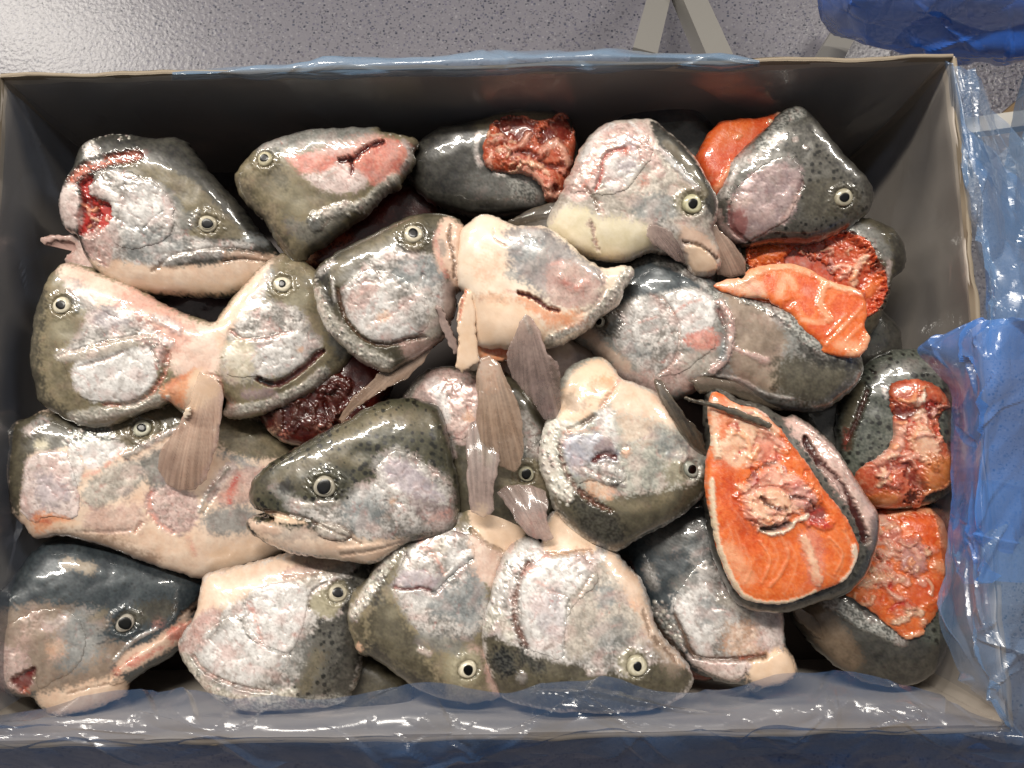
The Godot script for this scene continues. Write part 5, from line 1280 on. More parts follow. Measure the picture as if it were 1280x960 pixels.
	fish({"label": "salmon head split open flat, an eye on each side and a cream throat joining them", "basis": [Vector3(0.9763, -0.2155, -0.0185), Vector3(0.2163, 0.9727, 0.0836), Vector3(0, -0.0856, 0.9963), Vector3(-0.256, 0.16, -0.0432)], "seed": 285.3, "out": [-12.27, -2.8, -11.76, -4.53, -11.14, -6.26, -10.19, -7.23, -8.93, -7.08, -6.86, -6.07, -4.77, -5.22, -2.49, -3.83, -0.5, -2.87, 0.83, -2.43, 2.1, -2.2, 2.7, -3.25, 3.91, -4.88, 5.65, -6.91, 7.15, -8.21, 8.47, -8.39, 9.88, -7.54, 10.93, -6.45, 11.37, -5.16, 11.97, -2.75, 12.85, -1.09, 13.65, 0.02, 13, 1.5, 11.9, 2.51, 10.46, 3.51, 9.04, 4.25, 7.45, 4.96, 5.53, 5.64, 3.81, 5.97, 2.71, 5.73, 2.52, 4.11, 2.21, 5, 0.77, 5.42, -0.23, 5.67, -1.22, 4.94, -1.88, 4.22, -2.54, 4.65, -4.18, 5.15, -5.8, 5.94, -7.4, 6.42, -8.98, 6.21, -10.55, 5.32, -11.95, 4.23, -12.25, 2.86, -12.52, 1.14, -12.39, -1.09], "T": 3, "base": "olive", "strokes": [
			["dark", 0.7, 0.712, 0.427, 0, [-11.92, -4.35, -12.24, -1.09, -12.25, 1.83, -11.48, 4.58, -9.61, 5.82]],
			["olivelight", 0.7, 0.89, 0.427, 0, [-9.74, -1.6]],
			["creampink", 1, 0, 0.356, 0, [-10.51, -7.31, -6.86, -6.16, -4.77, -5.31, -2.48, -3.92, -0.5, -2.87, 2.18, -2.26, 4.26, -5.07, 6.01, -7.46, 7.59, -8.22, 7.04, -6.38, 5.1, -3.26, 3.37, -1.63, 2.48, 2.32, 1.8, 3.39, -1.04, 2.29, -1.85, -0.38, -4.14, -1.26, -7.04, -1.96, -8.15, -3.7, -9.73, -5.42]],
			["bluegrey", 0.7, 0, 0.463, 0, [-9.88, -5.59, -8.62, -5.43, -7.03, -3.71, -8.31, -3.17, -9.26, -4.73]],
			["silver", 1, 0, 0.32, 0, [-10.06, 0.47, -8.48, -1.26, -7.84, -3.18, -6.23, -3.54, -3.8, -2.85, -2.5, -1.26, -3.82, -0.91, -6.41, -0.39, -9.59, 0.82]],
			["lilac", 0.5, 0, 0.427, 0, [-7.36, -3.18, -5.1, -3.19, -4.79, -1.97, -7.04, -1.61]],
			["white", 1, 0, 0.214, 0, [-8.81, 1.17, -6.89, 0.48, -4.8, -0.07, -2.84, -0.2, -2.44, 1.57, -2.78, 2.97, -3.52, 3.84, -4.82, 4.52, -6.75, 4.49, -8.03, 4.16, -8.89, 3.24]],
			["silverc", 0.9, 0.463, 0.214, 0.08, [-9.91, 0.64, -7.37, 0.48, -4.8, -0.38, -3.49, -0.73]],
			["pinkgrey", 0.8, 0.089, 0.089, -0.15, [-8.49, 1.52, -6.58, 1.01, -5.12, 0.32]],
			["pinkgrey", 0.7, 0.089, 0.089, -0.12, [-10.06, 0.61, -7.37, -0.22, -4.14, -1.09]],
			["pinkred", 0.9, 0.231, 0.142, -0.35, [-1.77, 0.51, -1.83, 1.92, -2.53, 3.15, -3.52, 4.19, -4.82, 4.79, -6.6, 4.75]],
			["pinksil", 1, 0, 0.178, 0.12, [-4.14, -0.73, -2.67, -1.09, -1.85, -0.2, -2.19, 1.74, -2.68, 1.56, -2.84, -0.03]],
			["brown", 0.6, 0.107, 0.089, -0.15, [-3, -0.03, -2.52, 0.86, -2.27, 1.39]],
			["frill", 0.9, 0.498, 0.214, 0.08, [-9.3, 5.82, -7.4, 5.52, -5.8, 5.29, -3.85, 4.89, -1.88, 3.96]],
			["orangepale", 1, 0, 0.249, 0, [-2.37, 3.86, -1.37, 2.81, -0.04, 2.03, 0.63, 1.95, 0.11, 4.61, -1.06, 4.94]],
			["redorange", 0.6, 0.285, 0.214, 0, [-1.54, 3.17, -0.54, 2.47]],
			["pinkgrey", 0.7, 0.285, 0.214, 0, [-1.53, 1.57, -0.37, 1.94]],
			["peach", 1, 0, 0.249, 0, [0.46, 1.95, 1.81, 2.49, 2.3, 3.75, 1.78, 5.17, -0.06, 5.58, -0.39, 4.42]],
			["pinkred", 0.45, 0, 0.534, 0, [-3.79, -4.97, -0.84, -2.69, 0.83, -1.62, -0.86, 0.16, -2.17, -1.44, -5.75, -3.89]],
			["whitepink", 0.9, 0.391, 0.178, 0.12, [-2.66, -2.59, -1.51, -2.15, -0.84, -1.62]],
			["whitepink", 0.9, 0.32, 0.178, 0.12, [-2.34, -0.91, -1.52, -0.38]],
			["olive", 0.9, 0, 0.32, 0, [7.15, -8.21, 9.88, -7.54, 11.37, -5.16, 11.96, -2.01, 13.02, -0.16, 11.58, -0.54, 10.18, -3.11, 8.25, -4.38, 6.67, -4.55, 6.52, -6.19]],
			["grey", 0.8, 0.605, 0.356, 0, [11.28, -5.15, 11.96, -2.01, 12.83, 0.21]],
			["olivelight", 0.8, 0.712, 0.356, 0, [8.42, -4.2, 9.49, -4.58]],
			["silver", 1, 0, 0.32, 0, [3.54, -1.99, 5.1, -3.26, 6.5, -4.18, 7.72, -3.83, 9.47, -3.29, 10.16, -1.64, 11.22, -0.35, 10.31, 1.12, 8.18, 2.38, 5.56, 2.81, 3.16, 2.78, 2.67, 0.89]],
			["white", 0.7, 0, 0.391, 0, [5.59, -0.18, 8.57, -1.27, 10.15, -0.72, 9.42, 1.11, 7.65, 2.19, 5.74, 2.36]],
			["paleyellow", 0.6, 0, 0.391, 0, [2.84, -0.19, 5.08, -0.73, 5.22, 2.35, 3.16, 2.51]],
			["cream", 0.8, 0, 0.32, 0, [2.18, -2.17, 3.91, -4.88, 6, -7.1, 6.6, -6.38, 4.75, -3.26, 3.2, -1.45, 2.67, 0.17, 2.17, -0.55]],
			["bluegrey", 0.7, 0.463, 0.285, 0, [6.7, -6.74, 6.34, -5.64, 5.1, -3.45]],
			["blood", 1, 0.231, 0.089, -0.6, [5.65, 2.72, 6.51, 3.18, 7.64, 3.03, 9.06, 2.13, 10.13, 1.15, 11.12, 0.29]],
			["black", 1, 0.285, 0.107, 0, [5.91, 2.81, 6.6, 3.09]],
			["frill", 1, 0.463, 0.178, 0.1, [2.97, 5.38, 5.02, 5.24, 7.45, 4.65, 9.4, 3.58, 11.37, 2.05]],
			["mauve", 0.8, 0.427, 0.249, 0, [4.69, 4.06, 6.59, 3.91]],
			["beads", 50, 0.356, 0, 0.1, [2.97, 5.47, 5.02, 5.33, 7.45, 4.7, 9.4, 3.64, 11.37, 2.23]],
			["beads", 40, 0.32, 0, 0.08, [-9.3, 6, -7.4, 5.69, -5.8, 5.47, -3.85, 5.07, -1.88, 4.13]],
			["beads", 24, 0.356, 0, 0.1, [-3.98, -0.56, -2.67, -0.56, -2.19, 1.57]],
			["pinkred", 0.5, 0.427, 0.285, 0, [3.31, 4.84]],
			["pinkred", 0.7, 0.107, 0.089, -0.12, [3.54, -1.45, 4.39, -0.82, 5.77, -0.73, 7.16, -1, 8.57, -1.46]],
			["pinkred", 0.5, 0.089, 0.089, 0, [5.06, 1.08, 5.58, 0.36]],
			["palemeat", 0.7, 0.249, 0.178, 0, [9.26, 0.19]],
			["dark", 0.5, 0.356, 0.249, 0, [12.28, 0.95, 10.83, 2.78]],
			["pinkred", 0.5, 0.125, 0.125, -0.2, [1.47, 2.31, 2.48, 2.68, 2.64, 4.47]]], "eyes": [[-9.89, -3.59, 0.818, 0.374, Color("#e2d9bd"), 1, 0.3], [7.77, -5.61, 0.854, 0.338, Color("#e2d9bd"), 1, 0.3]], "parts": [
		{"called": "gill_cover", "out": [-9.91, 0.61, -8.48, -0.04, -6.57, -0.65, -4.47, -1, -2.83, -1.09, -1.93, -0.2, -2.11, 1.92, -2.69, 3.15, -3.52, 3.93, -4.82, 4.56, -6.75, 4.58, -8.19, 4.21, -8.97, 3.24], "T": 0.13, "off": 0, "strokes": []},
		{"called": "gill_cover", "out": [2.67, 0.89, 3.53, -0.55, 5.08, -0.91, 6.99, -1.27, 8.75, -1.64, 10.34, -1.09, 11.4, -0.17, 10.67, 0.94, 9.42, 1.84, 8, 2.56, 6.77, 2.82, 5.56, 2.53, 4.19, 2.61, 3.16, 2.33], "T": 0.13, "off": 0, "strokes": []},
		{"called": "pectoral_fin", "basis": [Vector3(0.9974, 0.07, 0.0152), Vector3(-0.0716, 0.9747, 0.2117), Vector3(0, -0.2122, 0.9772), Vector3(-0.2505, 0.177, 0.036)], "out": [1.25, -5.7, 2.28, -5.35, 3.02, -4.49, 3.21, -3.29, 2.93, -1.58, 2.48, 0.14, 1.84, 1.88, 1.03, 3.62, -0.1, 4.59, -1.54, 4.68, -2.75, 3.97, -3.38, 2.74, -2.73, 0.99, -1.38, -0.4, -0.59, -1.6, 0.2, -2.98, 0.65, -4.51], "T": 0.12, "base": "finpink", "sharp": true, "rays": [1.54, -4.68, -1.54, 4.68, 60], "strokes": [
				["pinksil", 0.7, 0.206, 0.154, 0, [3.02, -4.49, 3.02, -1.58, 1.65, 2.23, 0.08, 4.5]],
				["peach", 0.9, 0, 0.377, 0, [1.08, -5.7, 2.93, -4.49, 1.78, -2.79, 0.19, -2.8]]]},
		{"called": "fin_spine", "basis": [Vector3(0.9931, 0.1066, 0.0485), Vector3(-0.1171, 0.904, 0.4111), Vector3(0, -0.4139, 0.9103), Vector3(-0.2485, 0.188, 0.015)], "out": [-0.06, -0.45, 0.31, -0.55, 0.36, -0.19, -0.06, 0.45, -0.38, 0.42], "T": 0.25, "base": "paleskin", "strokes": []}]})
	fish({"label": "broad salmon head with pinkish silver cheek at the left wall, long cream chin below", "basis": [Vector3(0.9361, -0.3518, 0.0021), Vector3(0.3518, 0.9361, -0.0056), Vector3(0, 0.0059, 1), Vector3(-0.3029, 0.136, 0.075)], "seed": 317.0, "out": [-10.76, -5.06, -9.66, -5.59, -8.49, -6.39, -7.41, -6.31, -5.53, -5.97, -3.31, -6.17, -2.03, -6.73, -0.07, -7.12, 1.93, -7.42, 3.65, -7.17, 5.4, -7, 7.53, -6.46, 10.09, -5.34, 12.32, -3.8, 13.85, -1.67, 14.63, 0.65, 14.29, 3.31, 13.2, 5.54, 11.38, 6.39, 9.25, 7.42, 6.98, 8.02, 5.1, 8.37, 3.74, 8.06, 2.72, 7.55, 0.72, 6.91, -1.25, 5.93, -3.83, 4.8, -5.72, 4.2, -7.11, 3.97, -8.61, 4.11, -9.24, 3.2, -10.03, 2.33, -10.41, 1.1, -10.75, -0.95, -10.7, -3], "T": 3.2, "base": "cream", "strokes": [
			["olivedark", 1, 0, 0.325, 0, [-10.98, -5.06, -8.49, -6.47, -5.53, -5.97, -5.3, -4.2, -7.11, -2.97, -8.92, -2.64, -9.2, -0.58, -9.48, 1.47, -10.02, 2.46, -10.68, 1.09]],
			["silver", 0.8, 0.47, 0.253, 0.08, [-9.32, -4.72, -8.3, -5.6]],
			["paleyellow", 0.8, 0.434, 0.253, 0, [-8.2, -3.5]],
			["scale", 1, 0, 0.217, 0, [-6.68, -3.85, -5.32, -4.91, -3.27, -5.09, -1.94, -4.2, -1.91, -3.3, -4.12, -2.42, -5.88, -3.14]],
			["whitepink", 1, 0, 0.217, 0, [-9.06, -2.47, -6.48, -2.79, -5.6, -0.16, -5.21, 1.59, -7.05, 1.88, -8.56, 1.92, -9.48, 1.47, -9.42, -0.41]],
			["lilac", 0.7, 0, 0.398, 0, [-8.39, -0.91, -6.54, -0.53, -5.85, 1.23, -7.97, 1.51]],
			["white", 1, 0, 0.181, 0, [-5.11, -3.49, -1.92, -3.57, -2.52, -2.41, -3.77, -1.53, -4.55, -1.37, -5.14, -2.43]],
			["white", 0.9, 0, 0.145, 0.08, [-6.17, -3.49, -5.57, -3.31, -4.96, -1.72, -5.14, -0.32, -5.59, -0.07, -6.04, -1.56]],
			["beads", 30, 0.362, 0, 0.08, [-6.53, -3.85, -4.85, -4.73, -2.6, -4.38]],
			["pinkred", 0.8, 0.253, 0.181, 0, [-4.84, -0.84, -3.6, -1.35, -2.21, -2.76]],
			["silverc", 1, 0, 0.325, 0, [-3.75, -1.18, -2.19, -2.05, -0.57, -2.21, -0.18, -0.58, -1.75, 0.99, -4.26, 1.97, -5.1, 0.55]],
			["grey", 0.7, 0.325, 0.217, 0, [-1.44, 0.64]],
			["pinkgrey", 0.7, 0, 0.362, 0, [-3.95, 1.98, -0.43, 1.73, -0.36, 3.86, -2.92, 3.94, -4.99, 3.33]],
			["olive", 1, 0, 0.217, 0, [-3.21, -5.63, -1.04, -6.37, 1.95, -7.05, 3.33, -6.42, 2.35, -4.93, 0.68, -4.38, -0.93, -3.2, -2.25, -3.84]],
			["silver", 0.8, 0.289, 0.163, 0.12, [-1.72, -2.58, -0.28, -3.38, 1.19, -4.29, 2.35, -4.93]],
			["orangepale", 0.9, 0, 0.253, 0, [-8.69, 2.34, -7.34, 2.22, -5.15, 3.15, -7.12, 3.59, -8.32, 3.88]],
			["redorange", 0.9, 0.362, 0.217, 0, [-8.22, 2.7, -7.61, 2.89]],
			["peach", 0.9, 0.253, 0.145, 0, [-6.99, 3.26, -5.15, 3.15]],
			["mauvered", 0.6, 0.181, 0.145, 0, [-9.47, 1.64, -8.69, 2.34, -7.66, 1.86]],
			["pinksil", 1, 0, 0.289, 0, [0.02, 0.68, 0.82, -0.2, 2.15, -0.36, 4.05, 1.14, 4.44, 2.61, 2.96, 4.36, 1.28, 3.75, 0.15, 2.11]],
			["pinkred", 0.9, 0.217, 0.163, -0.1, [0.35, 0.68, 0.32, 2.11, 1.1, 3.39, 2.29, 4.15]],
			["pinkred", 0.6, 0.108, 0.09, 0, [0.86, 1.06, 2.18, 0.73]],
			["grey", 0.9, 0, 0.325, 0, [-0.41, -2.39, 1.72, -3.28, 2.46, -1.08, 1.17, 0.34, -0.18, -0.4]],
			["mauve", 0.6, 0, 0.289, 0, [1.1, -1.83, 2.43, -2.36, 2.14, -0.54, 0.81, -0.38]],
			["olive", 1, 0, 0.325, 0, [5.4, -7, 9.35, -5.72, 12.51, -3.61, 13.86, -1.29, 11.24, -2.09, 9.42, -2.1, 7.27, -2.31, 5.66, -3.63]],
			["bluegrey", 0.9, 0, 0.398, 0, [5.85, -2.7, 8.52, -2.11, 9.81, -0.4, 9.31, 1.28, 7.65, -1.37]],
			["whitepink", 0.9, 0.542, 0.253, 0, [5.08, 1.17, 6.08, -0.47, 6.94, -1.38]],
			["pinkgrey", 0.8, 0, 0.325, 0, [7.3, -1.01, 9.98, -1.34, 10.2, 0.92, 7.72, 1.98, 5.61, 1.55]],
			["red", 0.9, 0.325, 0.217, 0, [7.48, -0.63, 6.81, 0.66, 6.84, 1.77]],
			["pinkred", 0.7, 0.434, 0.253, 0, [6.12, 1.19, 7.16, 0.66]],
			["bluegrey", 0.8, 0, 0.434, 0, [4.78, 2.62, 7.72, 1.98, 9.51, 2.77, 11.34, 3.59, 7.78, 4.56, 4.99, 4.26]],
			["silverc", 0.9, 0.181, 0.108, 0.12, [4.26, 2.42, 5.24, 0.44, 6.59, -1.39]],
			["grey", 0.5, 0.108, 0.09, -0.15, [4.61, 2.61, 5.76, 0.63]],
			["pinkred", 0.5, 0.217, 0.163, 0, [3.48, 4.74, 4.02, 6.2]],
			["peach", 0.8, 1.085, 0.542, 0, [6.09, 6.85, 9.58, 6.3]],
			["brown", 0.5, 0.723, 0.47, 0, [-6.48, 4.3, -2.88, 5.16, 0.4, 6.89]],
			["redorange", 0.5, 0.163, 0.127, -0.2, [-0.84, 4.02, -0.38, 3.33]],
			["pinkgrey", 0.6, 0.108, 0.108, -0.1, [-5.43, 3.83, -2.92, 3.94, -0.68, 3.85]]], "eyes": [[-0.58, -4.92, 0.904, 0.38, Color("#c8cbb4"), 1, 1]], "parts": [
		{"called": "gill_cover", "out": [-9.49, -0.41, -9.06, -2.47, -6.41, -2.88, -5.45, -0.33, -5.06, 1.6, -5.63, 2.79, -7.63, 2.55, -8.51, 3.03, -9.6, 1.97], "T": 0.13, "base": "whitepink", "off": 0, "strokes": []}]})
	fish({"label": "dark green spotted salmon head facing left with its mouth slightly open, centre left", "basis": [Vector3(0.9926, -0.1212, 0.0017), Vector3(0.1212, 0.9925, -0.0143), Vector3(0, 0.0144, 0.9999), Vector3(-0.1211, 0.166, 0.0848)], "seed": 348.7, "out": [-7.5, -0.05, -7.16, -1.23, -6.02, -2.32, -4.37, -3.32, -2.36, -4.5, 0.01, -5.78, 2.06, -6.99, 3.79, -7.68, 5.54, -7.85, 7.65, -7.48, 8.26, -6.95, 8.69, -5.34, 9.21, -3.05, 9.54, -0.94, 9.73, 1.49, 9.33, 3.21, 7.6, 3.68, 5.87, 3.98, 4.33, 4.7, 3.15, 5.51, 2.13, 5.77, 0.11, 5.42, -2.4, 5.02, -4.23, 4.63, -6.23, 3.75, -7.4, 2.89, -7.69, 2.33, -7.25, 2, -6.26, 2.16, -5.27, 2.18, -5.94, 1.5, -6.78, 1.06, -7.37, 0.62], "T": 3.5, "base": "spotdark", "strokes": [
			["olive", 0.7, 0.863, 0.518, 0, [0.02, -4.56, 3.45, -6.27, 6.94, -5.89]],
			["olivedark", 0.8, 0.69, 0.414, 0, [-6.97, -0.21, -5, -1.19, -2.99, -0.82]],
			["olive", 0.6, 0.621, 0.345, 0, [-5, -1.19, -1.67, -3.02, 1.4, -2.63]],
			["silver", 1, 0, 0.38, 0, [-4.31, 0.01, -2.46, 0.64, 0.07, 0.61, 1.24, -0.57, 3.12, -1.22, 2.6, -2.44, 3.29, -3.3, 4.84, -3.63, 7.27, -2.2, 9.01, -0.95, 9.6, 1.84, 8.81, 3.37, 5.87, 3.55, 3.48, 4.08, 1.78, 4.04, -0.59, 2.97, -2.61, 1.91, -3.95, 1.54]],
			["bluegrey", 0.8, 0, 0.449, 0, [0.24, 0.95, 2.61, -0.37, 3.82, 1.37, 2.12, 3.03, 0.59, 2.49]],
			["lilac", 0.9, 0, 0.345, 0, [3.46, -2.26, 5.19, -2.75, 7.62, -0.63, 8.65, 0.78, 5.71, 0.38, 4.33, -0.69]],
			["mauve", 0.6, 0, 0.311, 0, [5.19, 0.19, 7.78, 0.76, 9.34, 1.83, 6.91, 2.12]],
			["grey", 0.8, 0.276, 0.173, 0, [3.29, -2.78, 3.98, -3.29, 5.02, -3.1]],
			["pinkred", 0.6, 0.449, 0.311, 0, [7.26, 2.47, 8.99, 1.82]],
			["palemeat", 0.6, 0.276, 0.173, 0, [4.33, 0.69]],
			["white", 0.5, 0.518, 0.311, 0, [1.76, 0.13, 3.12, -0.36]],
			["cream", 1, 0, 0.242, 0, [-7.57, 2.33, -5.93, 2.25, -3.27, 2.77, 0.09, 3.41, 3.48, 3.83, 5.53, 3.97, 2.13, 5.82, -2.4, 5.1, -4.23, 4.63, -6.23, 3.75]],
			["bluegrey", 0.4, 0, 0.38, 0, [-5.92, 2.5, -2.26, 2.93, -1.58, 3.62, -4.91, 3.7]],
			["brown", 1, 0.173, 0.104, -0.4, [-6.78, 1.23, -5.28, 1.51, -4.28, 1.78]],
			["peach", 1, 0, 0.173, 0, [-5.94, 1.92, -4.95, 1.6, -3.28, 2.06, -2.77, 2.32, -4.6, 2.4]],
			["silverc", 1, 0.587, 0.173, 0.12, [-1.26, 2.87, 0.26, 3.33]],
			["brown", 0.5, 0.086, 0.086, -0.1, [-1.93, 2.43, -0.59, 2.38, 0.93, 3.17, 0.77, 3.68, -0.58, 3.81, -1.59, 3.45]],
			["brown", 0.6, 0.104, 0.104, -0.12, [-4.28, 1.53, -2.61, 1.99, -0.59, 2.97, 1.79, 4.12]],
			["brown", 0.5, 0.104, 0.104, -0.15, [0.11, 5, 2.64, 4.74, 5.7, 3.97]],
			["cream", 0.7, 0.173, 0.138, 0.1, [0.1, 4.58, 3.48, 4.34]],
			["silverc", 0.8, 0.207, 0.138, 0.06, [-3.46, 0.87, -2.12, 0.99, -0.1, 0.77]],
			["grey", 0.7, 0.449, 0.242, 0, [-5.32, -0.69, -4.31, 0.18]],
			["black", 0.8, 0.518, 0.276, 0, [-4.32, -0.76]],
			["dark", 0.5, 0.276, 0.173, 0, [0.06, 0.26, 1.42, -0.39]],
			["lip", 0.8, 0.311, 0.173, 0.08, [-7.5, 2.13, -6.58, 2.65, -4.92, 3.03]]], "eyes": [[-1.21, -0.58, 0.966, 0.552, Color("#b7b3a4"), 1, 1.7]], "parts": [
		{"called": "jaw_plate", "out": [-2.1, 2.51, -1.1, 2.28, 0.25, 2.73, 1.02, 3.34, 0.6, 3.84, -0.58, 3.81, -1.59, 3.36], "T": 0.16, "strokes": []},
		{"called": "gill_cover", "out": [3.12, -2.26, 4.84, -3.54, 7.27, -2.2, 9.01, -0.95, 9.61, 1.49, 8.98, 3.2, 6.91, 3.49, 5.02, 3.95, 3.99, 3.08, 3.13, 1.35, 2.78, -0.54], "T": 0.13, "off": 0, "strokes": []}]})
	fish({"label": "slate dark salmon head with a blood red nick, in the lower left corner", "basis": [Vector3(0.9228, -0.3834, 0.0376), Vector3(0.3852, 0.9184, -0.0901), Vector3(0, 0.0977, 0.9952), Vector3(-0.3516, 0.134, 0.2009)], "seed": 380.4, "out": [-8.13, -1.76, -7.85, -3.23, -6.98, -3.37, -6.44, -3.85, -5.8, -4.93, -4.89, -6.54, -3.76, -7.56, -2.36, -7.72, 0.08, -7.15, 2.42, -6.49, 4.46, -5.91, 6.9, -5.12, 8.69, -4.29, 9.32, -3.14, 8.58, -1.89, 7.85, -1.12, 9.01, -0.61, 8.55, 0.44, 8, 1.2, 6.41, 2.63, 4.5, 3.71, 3.15, 4.68, 3.12, 5.68, 2.11, 5.93, 0.9, 6.44, -0.63, 6.64, -2.14, 6.66, -3.27, 5.76, -3.56, 5.09, -4.52, 5.01, -5.28, 4.79, -6.36, 4.11, -7.36, 2.83, -8.1, 0.53], "T": 3.7, "base": "darkblue", "strokes": [
			["taupe", 1, 0, 0.533, 0, [-7.38, -1.56, -5.37, -2.13, -2.66, -2.36, 0.21, -1.72, 1.56, -0.8, 0.73, 0.7, 3.01, 1.18, 2.5, 2.85, 1.37, 4.62, -3.5, 4.9, -6.21, 4.2, -7.82, 1.19]],
			["bluegrey", 0.8, 0, 0.64, 0, [-1.65, -1.46, 0.21, -1.72, 1.02, 0.38, 0.87, 2.41, -1.26, 2.93, -2.37, 0.86]],
			["palemeat", 0.6, 0.711, 0.462, 0, [-2.18, 1.21]],
			["whitepink", 0.6, 0.462, 0.32, 0, [-2.95, -0.51, -1.92, -0.96]],
			["pinkgrey", 0.6, 0.711, 0.462, 0, [-4.1, -1.41, -4.56, 0.07]],
			["pinksil", 0.9, 0, 0.427, 0, [-6.8, 1.26, -5.38, 0.85, -4.05, 2.25, -4.03, 4.05, -5.61, 4.41, -7.18, 3.17]],
			["blood", 1, 0, 0.142, -0.45, [-5.39, 3.65, -4.71, 3.1, -3.72, 2.63, -3.6, 3.1, -3.88, 4.06, -4.34, 4.59]],
			["redorange", 0.8, 0.284, 0.178, 0, [-4.43, 4.5, -4.04, 4.69]],
			["cream", 1, 0, 0.32, 0, [-3.5, 4.9, -0.52, 4.4, 1.94, 3.83, 3.26, 4.43, 3.13, 5.77, -0.31, 6.71, -2.45, 6.52, -3.29, 5.56]],
			["brown", 0.5, 0.089, 0.089, -0.12, [-1.08, 4.93, 0.74, 4.58, 2.61, 4.3]],
			["lip", 1, 0, 0.213, 0, [2.3, 3.43, 3.06, 1.87, 4.96, 1.03, 7.21, -0.43, 8.92, -0.62, 7.98, 0.85, 6.05, 2.22, 3.67, 3.44]],
			["pinkred", 0.9, 0, 0.249, 0, [3.13, 2.73, 4.7, 1.97, 6.66, 1.39, 6.25, 0.31, 8.24, -0.38, 7.31, 1.08, 5.06, 2.34, 3.81, 3.11]],
			["silver", 0.8, 0.142, 0.107, 0.1, [2.31, 2.5, 3.64, 0.95, 5.39, 0.06]],
			["brown", 0.7, 0.178, 0.142, -0.1, [7.18, -0.88, 8.57, -2.07, 9.19, -3.32]],
			["lip", 0.7, 0.32, 0.213, 0, [7.54, -0.68, 8.84, -1.88]],
			["pinkred", 0.5, 0.533, 0.32, 0, [5.52, -0.43]],
			["olivedark", 0.7, 0.889, 0.427, 0, [3.81, -1.21, 5.79, -1.48]],
			["olive", 0.6, 0.356, 0.249, 0, [0.27, -1.03, 1.19, -1.51]],
			["silver", 0.5, 0.178, 0.142, 0, [1.8, 2.13]],
			["redorange", 0.7, 0.356, 0.213, 0, [2.54, 3.36]],
			["taupelight", 0.8, 0.427, 0.284, 0, [-2.04, -5.78, -0.24, -5.21]]], "eyes": [[2.88, -0.56, 0.924, 0.569, Color("#b3aca0"), 1, 2.4]], "parts": [
		{"called": "gill_cover", "out": [-7.5, 1.54, -6.12, -0.67, -4.15, -1.91, -2.01, -1.99, -0.49, -0.73, 0, 1.34, -0.64, 2.98, -2.09, 3.86, -3.25, 4.43, -3.7, 2.76, -4.71, 3.1, -5.53, 3.69, -4.86, 4.63, -6.21, 4.2], "T": 0.13, "off": 0, "strokes": []},
		{"called": "lower_jaw", "out": [1.99, 4.5, 2.54, 3.36, 3.74, 2.25, 5.32, 1.31, 7.24, 0.01, 8.92, -0.53, 8.32, 0.78, 6.72, 2.27, 4.82, 3.52, 3.26, 4.43], "T": 0.3, "strokes": []}]})
